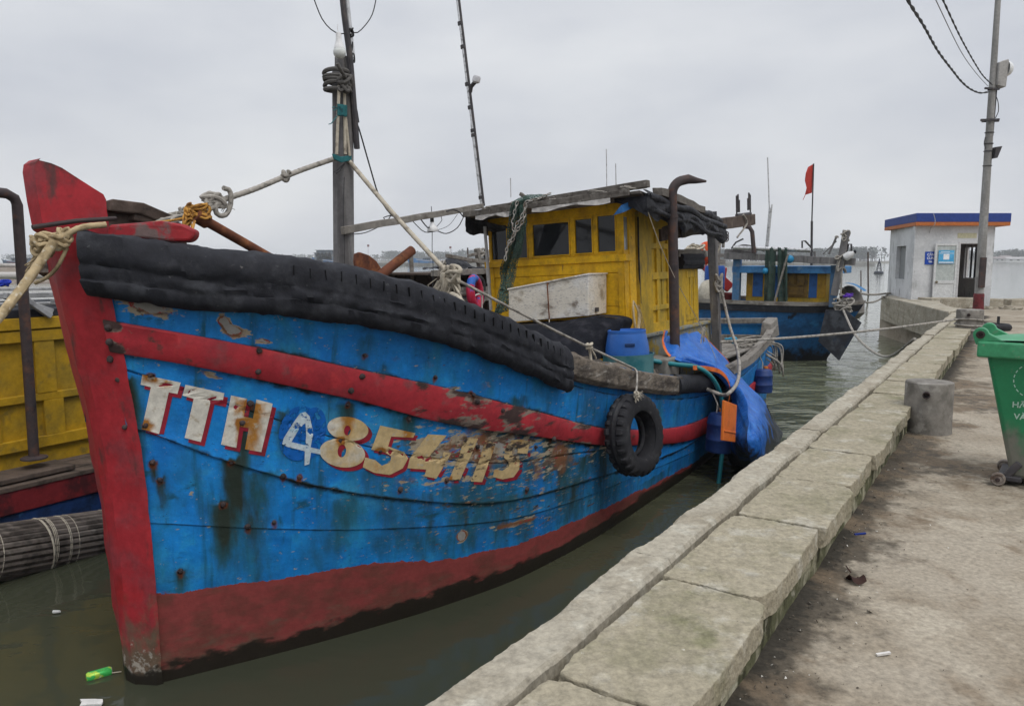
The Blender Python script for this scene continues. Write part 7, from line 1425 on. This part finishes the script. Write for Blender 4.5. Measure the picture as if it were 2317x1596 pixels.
shore(-700, -60, 1120, 3, 'west_shore'); shore(ony(1640,600,780).x, 560, 780, 3, 'east_shore')
for (u0, u1, Y, h0, h1, n, sd_, lb) in ((860,1110,1130,8,20,260,1,'pale hazy tree belt on the far shore between the mast and the cabin'),(1640,2010,790,9,17,420,2,'hazy tree belt on the far shore left of the kiosk'),(2240,2420,800,6,16,150,3,'hazy trees on the far shore right of the lamp pole'),(-60,260,1140,6,14,120,4,'low hazy trees on the far shore at the left edge'),(260,860,1150,6,14,200,5,'low hazy trees on the far shore behind the bow rope')):
    o = belt(u0, u1, Y, h0, h1, n, sd_).build('tree_belt', [leaf, bark]); tag(o, lb, 'trees', kind='stuff')
r = random.Random(3)
HL = ['pale low shed on the far shore nearest the lamp pole','wide white roofed shed on the far shore past the lamp pole','small grey house among the far trees past the lamp pole','pale hut on the far shore, farthest from the lamp pole','low grey boathouse at the waterline beside the lamp pole']
for k, (u, w, h, c) in enumerate(((2262,12,3.2,(.4,.4,.4)),(2296,18,3.0,(.5,.5,.5)),(2278,10,4.5,(.25,.26,.28)),(2330,14,3.2,(.42,.41,.4)),(2255,16,2.4,(.12,.15,.2)))):
    p = ony(u, 600, 770 + 9*k); p.z = .2; e = empty('shore_house', p, HL[k], 'house', 'houses on the far shore past the kiosk'); mb = MB(Matrix.Translation(p)); mb.box((-w/2,0,-1),(w/2,8,h)); mb.build('wall', mat('house_wall', c, .9), e)
    mb = MB(Matrix.Translation(p)); mb.prism([(-w/2-.6,-.6,h),(-w/2-.6,8.6,h),(-w/2-.6,4,h+2)], (w+1.2,0,0)); mb.build('roof', mat('house_roof', (.36,.35,.35) if k % 2 else (.2,.17,.17), .8), e)
    mb = MB(Matrix.Translation(p)); mb.box((-w*.3,-.06,h*.4),(-w*.15,.0,h*.75)); mb.box((w*.1,-.06,h*.4),(w*.25,.0,h*.75)); mb.build('window', pane, e)
# ------------------------------------------------------------------ haze
if True:
    hm = bpy.data.materials.new('haze'); hm.use_nodes = True; T = hm.node_tree; T.nodes.clear(); o_ = T.nodes.new('ShaderNodeOutputMaterial'); pv_ = T.nodes.new('ShaderNodeVolumePrincipled')
    pv_.inputs['Color'].default_value = (.93,.95,1.0,1); pv_.inputs['Density'].default_value = HAZE if 'HAZE' in globals() else .0004; pv_.inputs['Anisotropy'].default_value = .2; T.links.new(pv_.outputs[0], o_.inputs['Volume'])
    mb = MB(); mb.box((-2200,-120,-4.2), (2200,2400,34)); tag(mb.build('haze', hm, loc=(0,0,0)), kind='stuff')
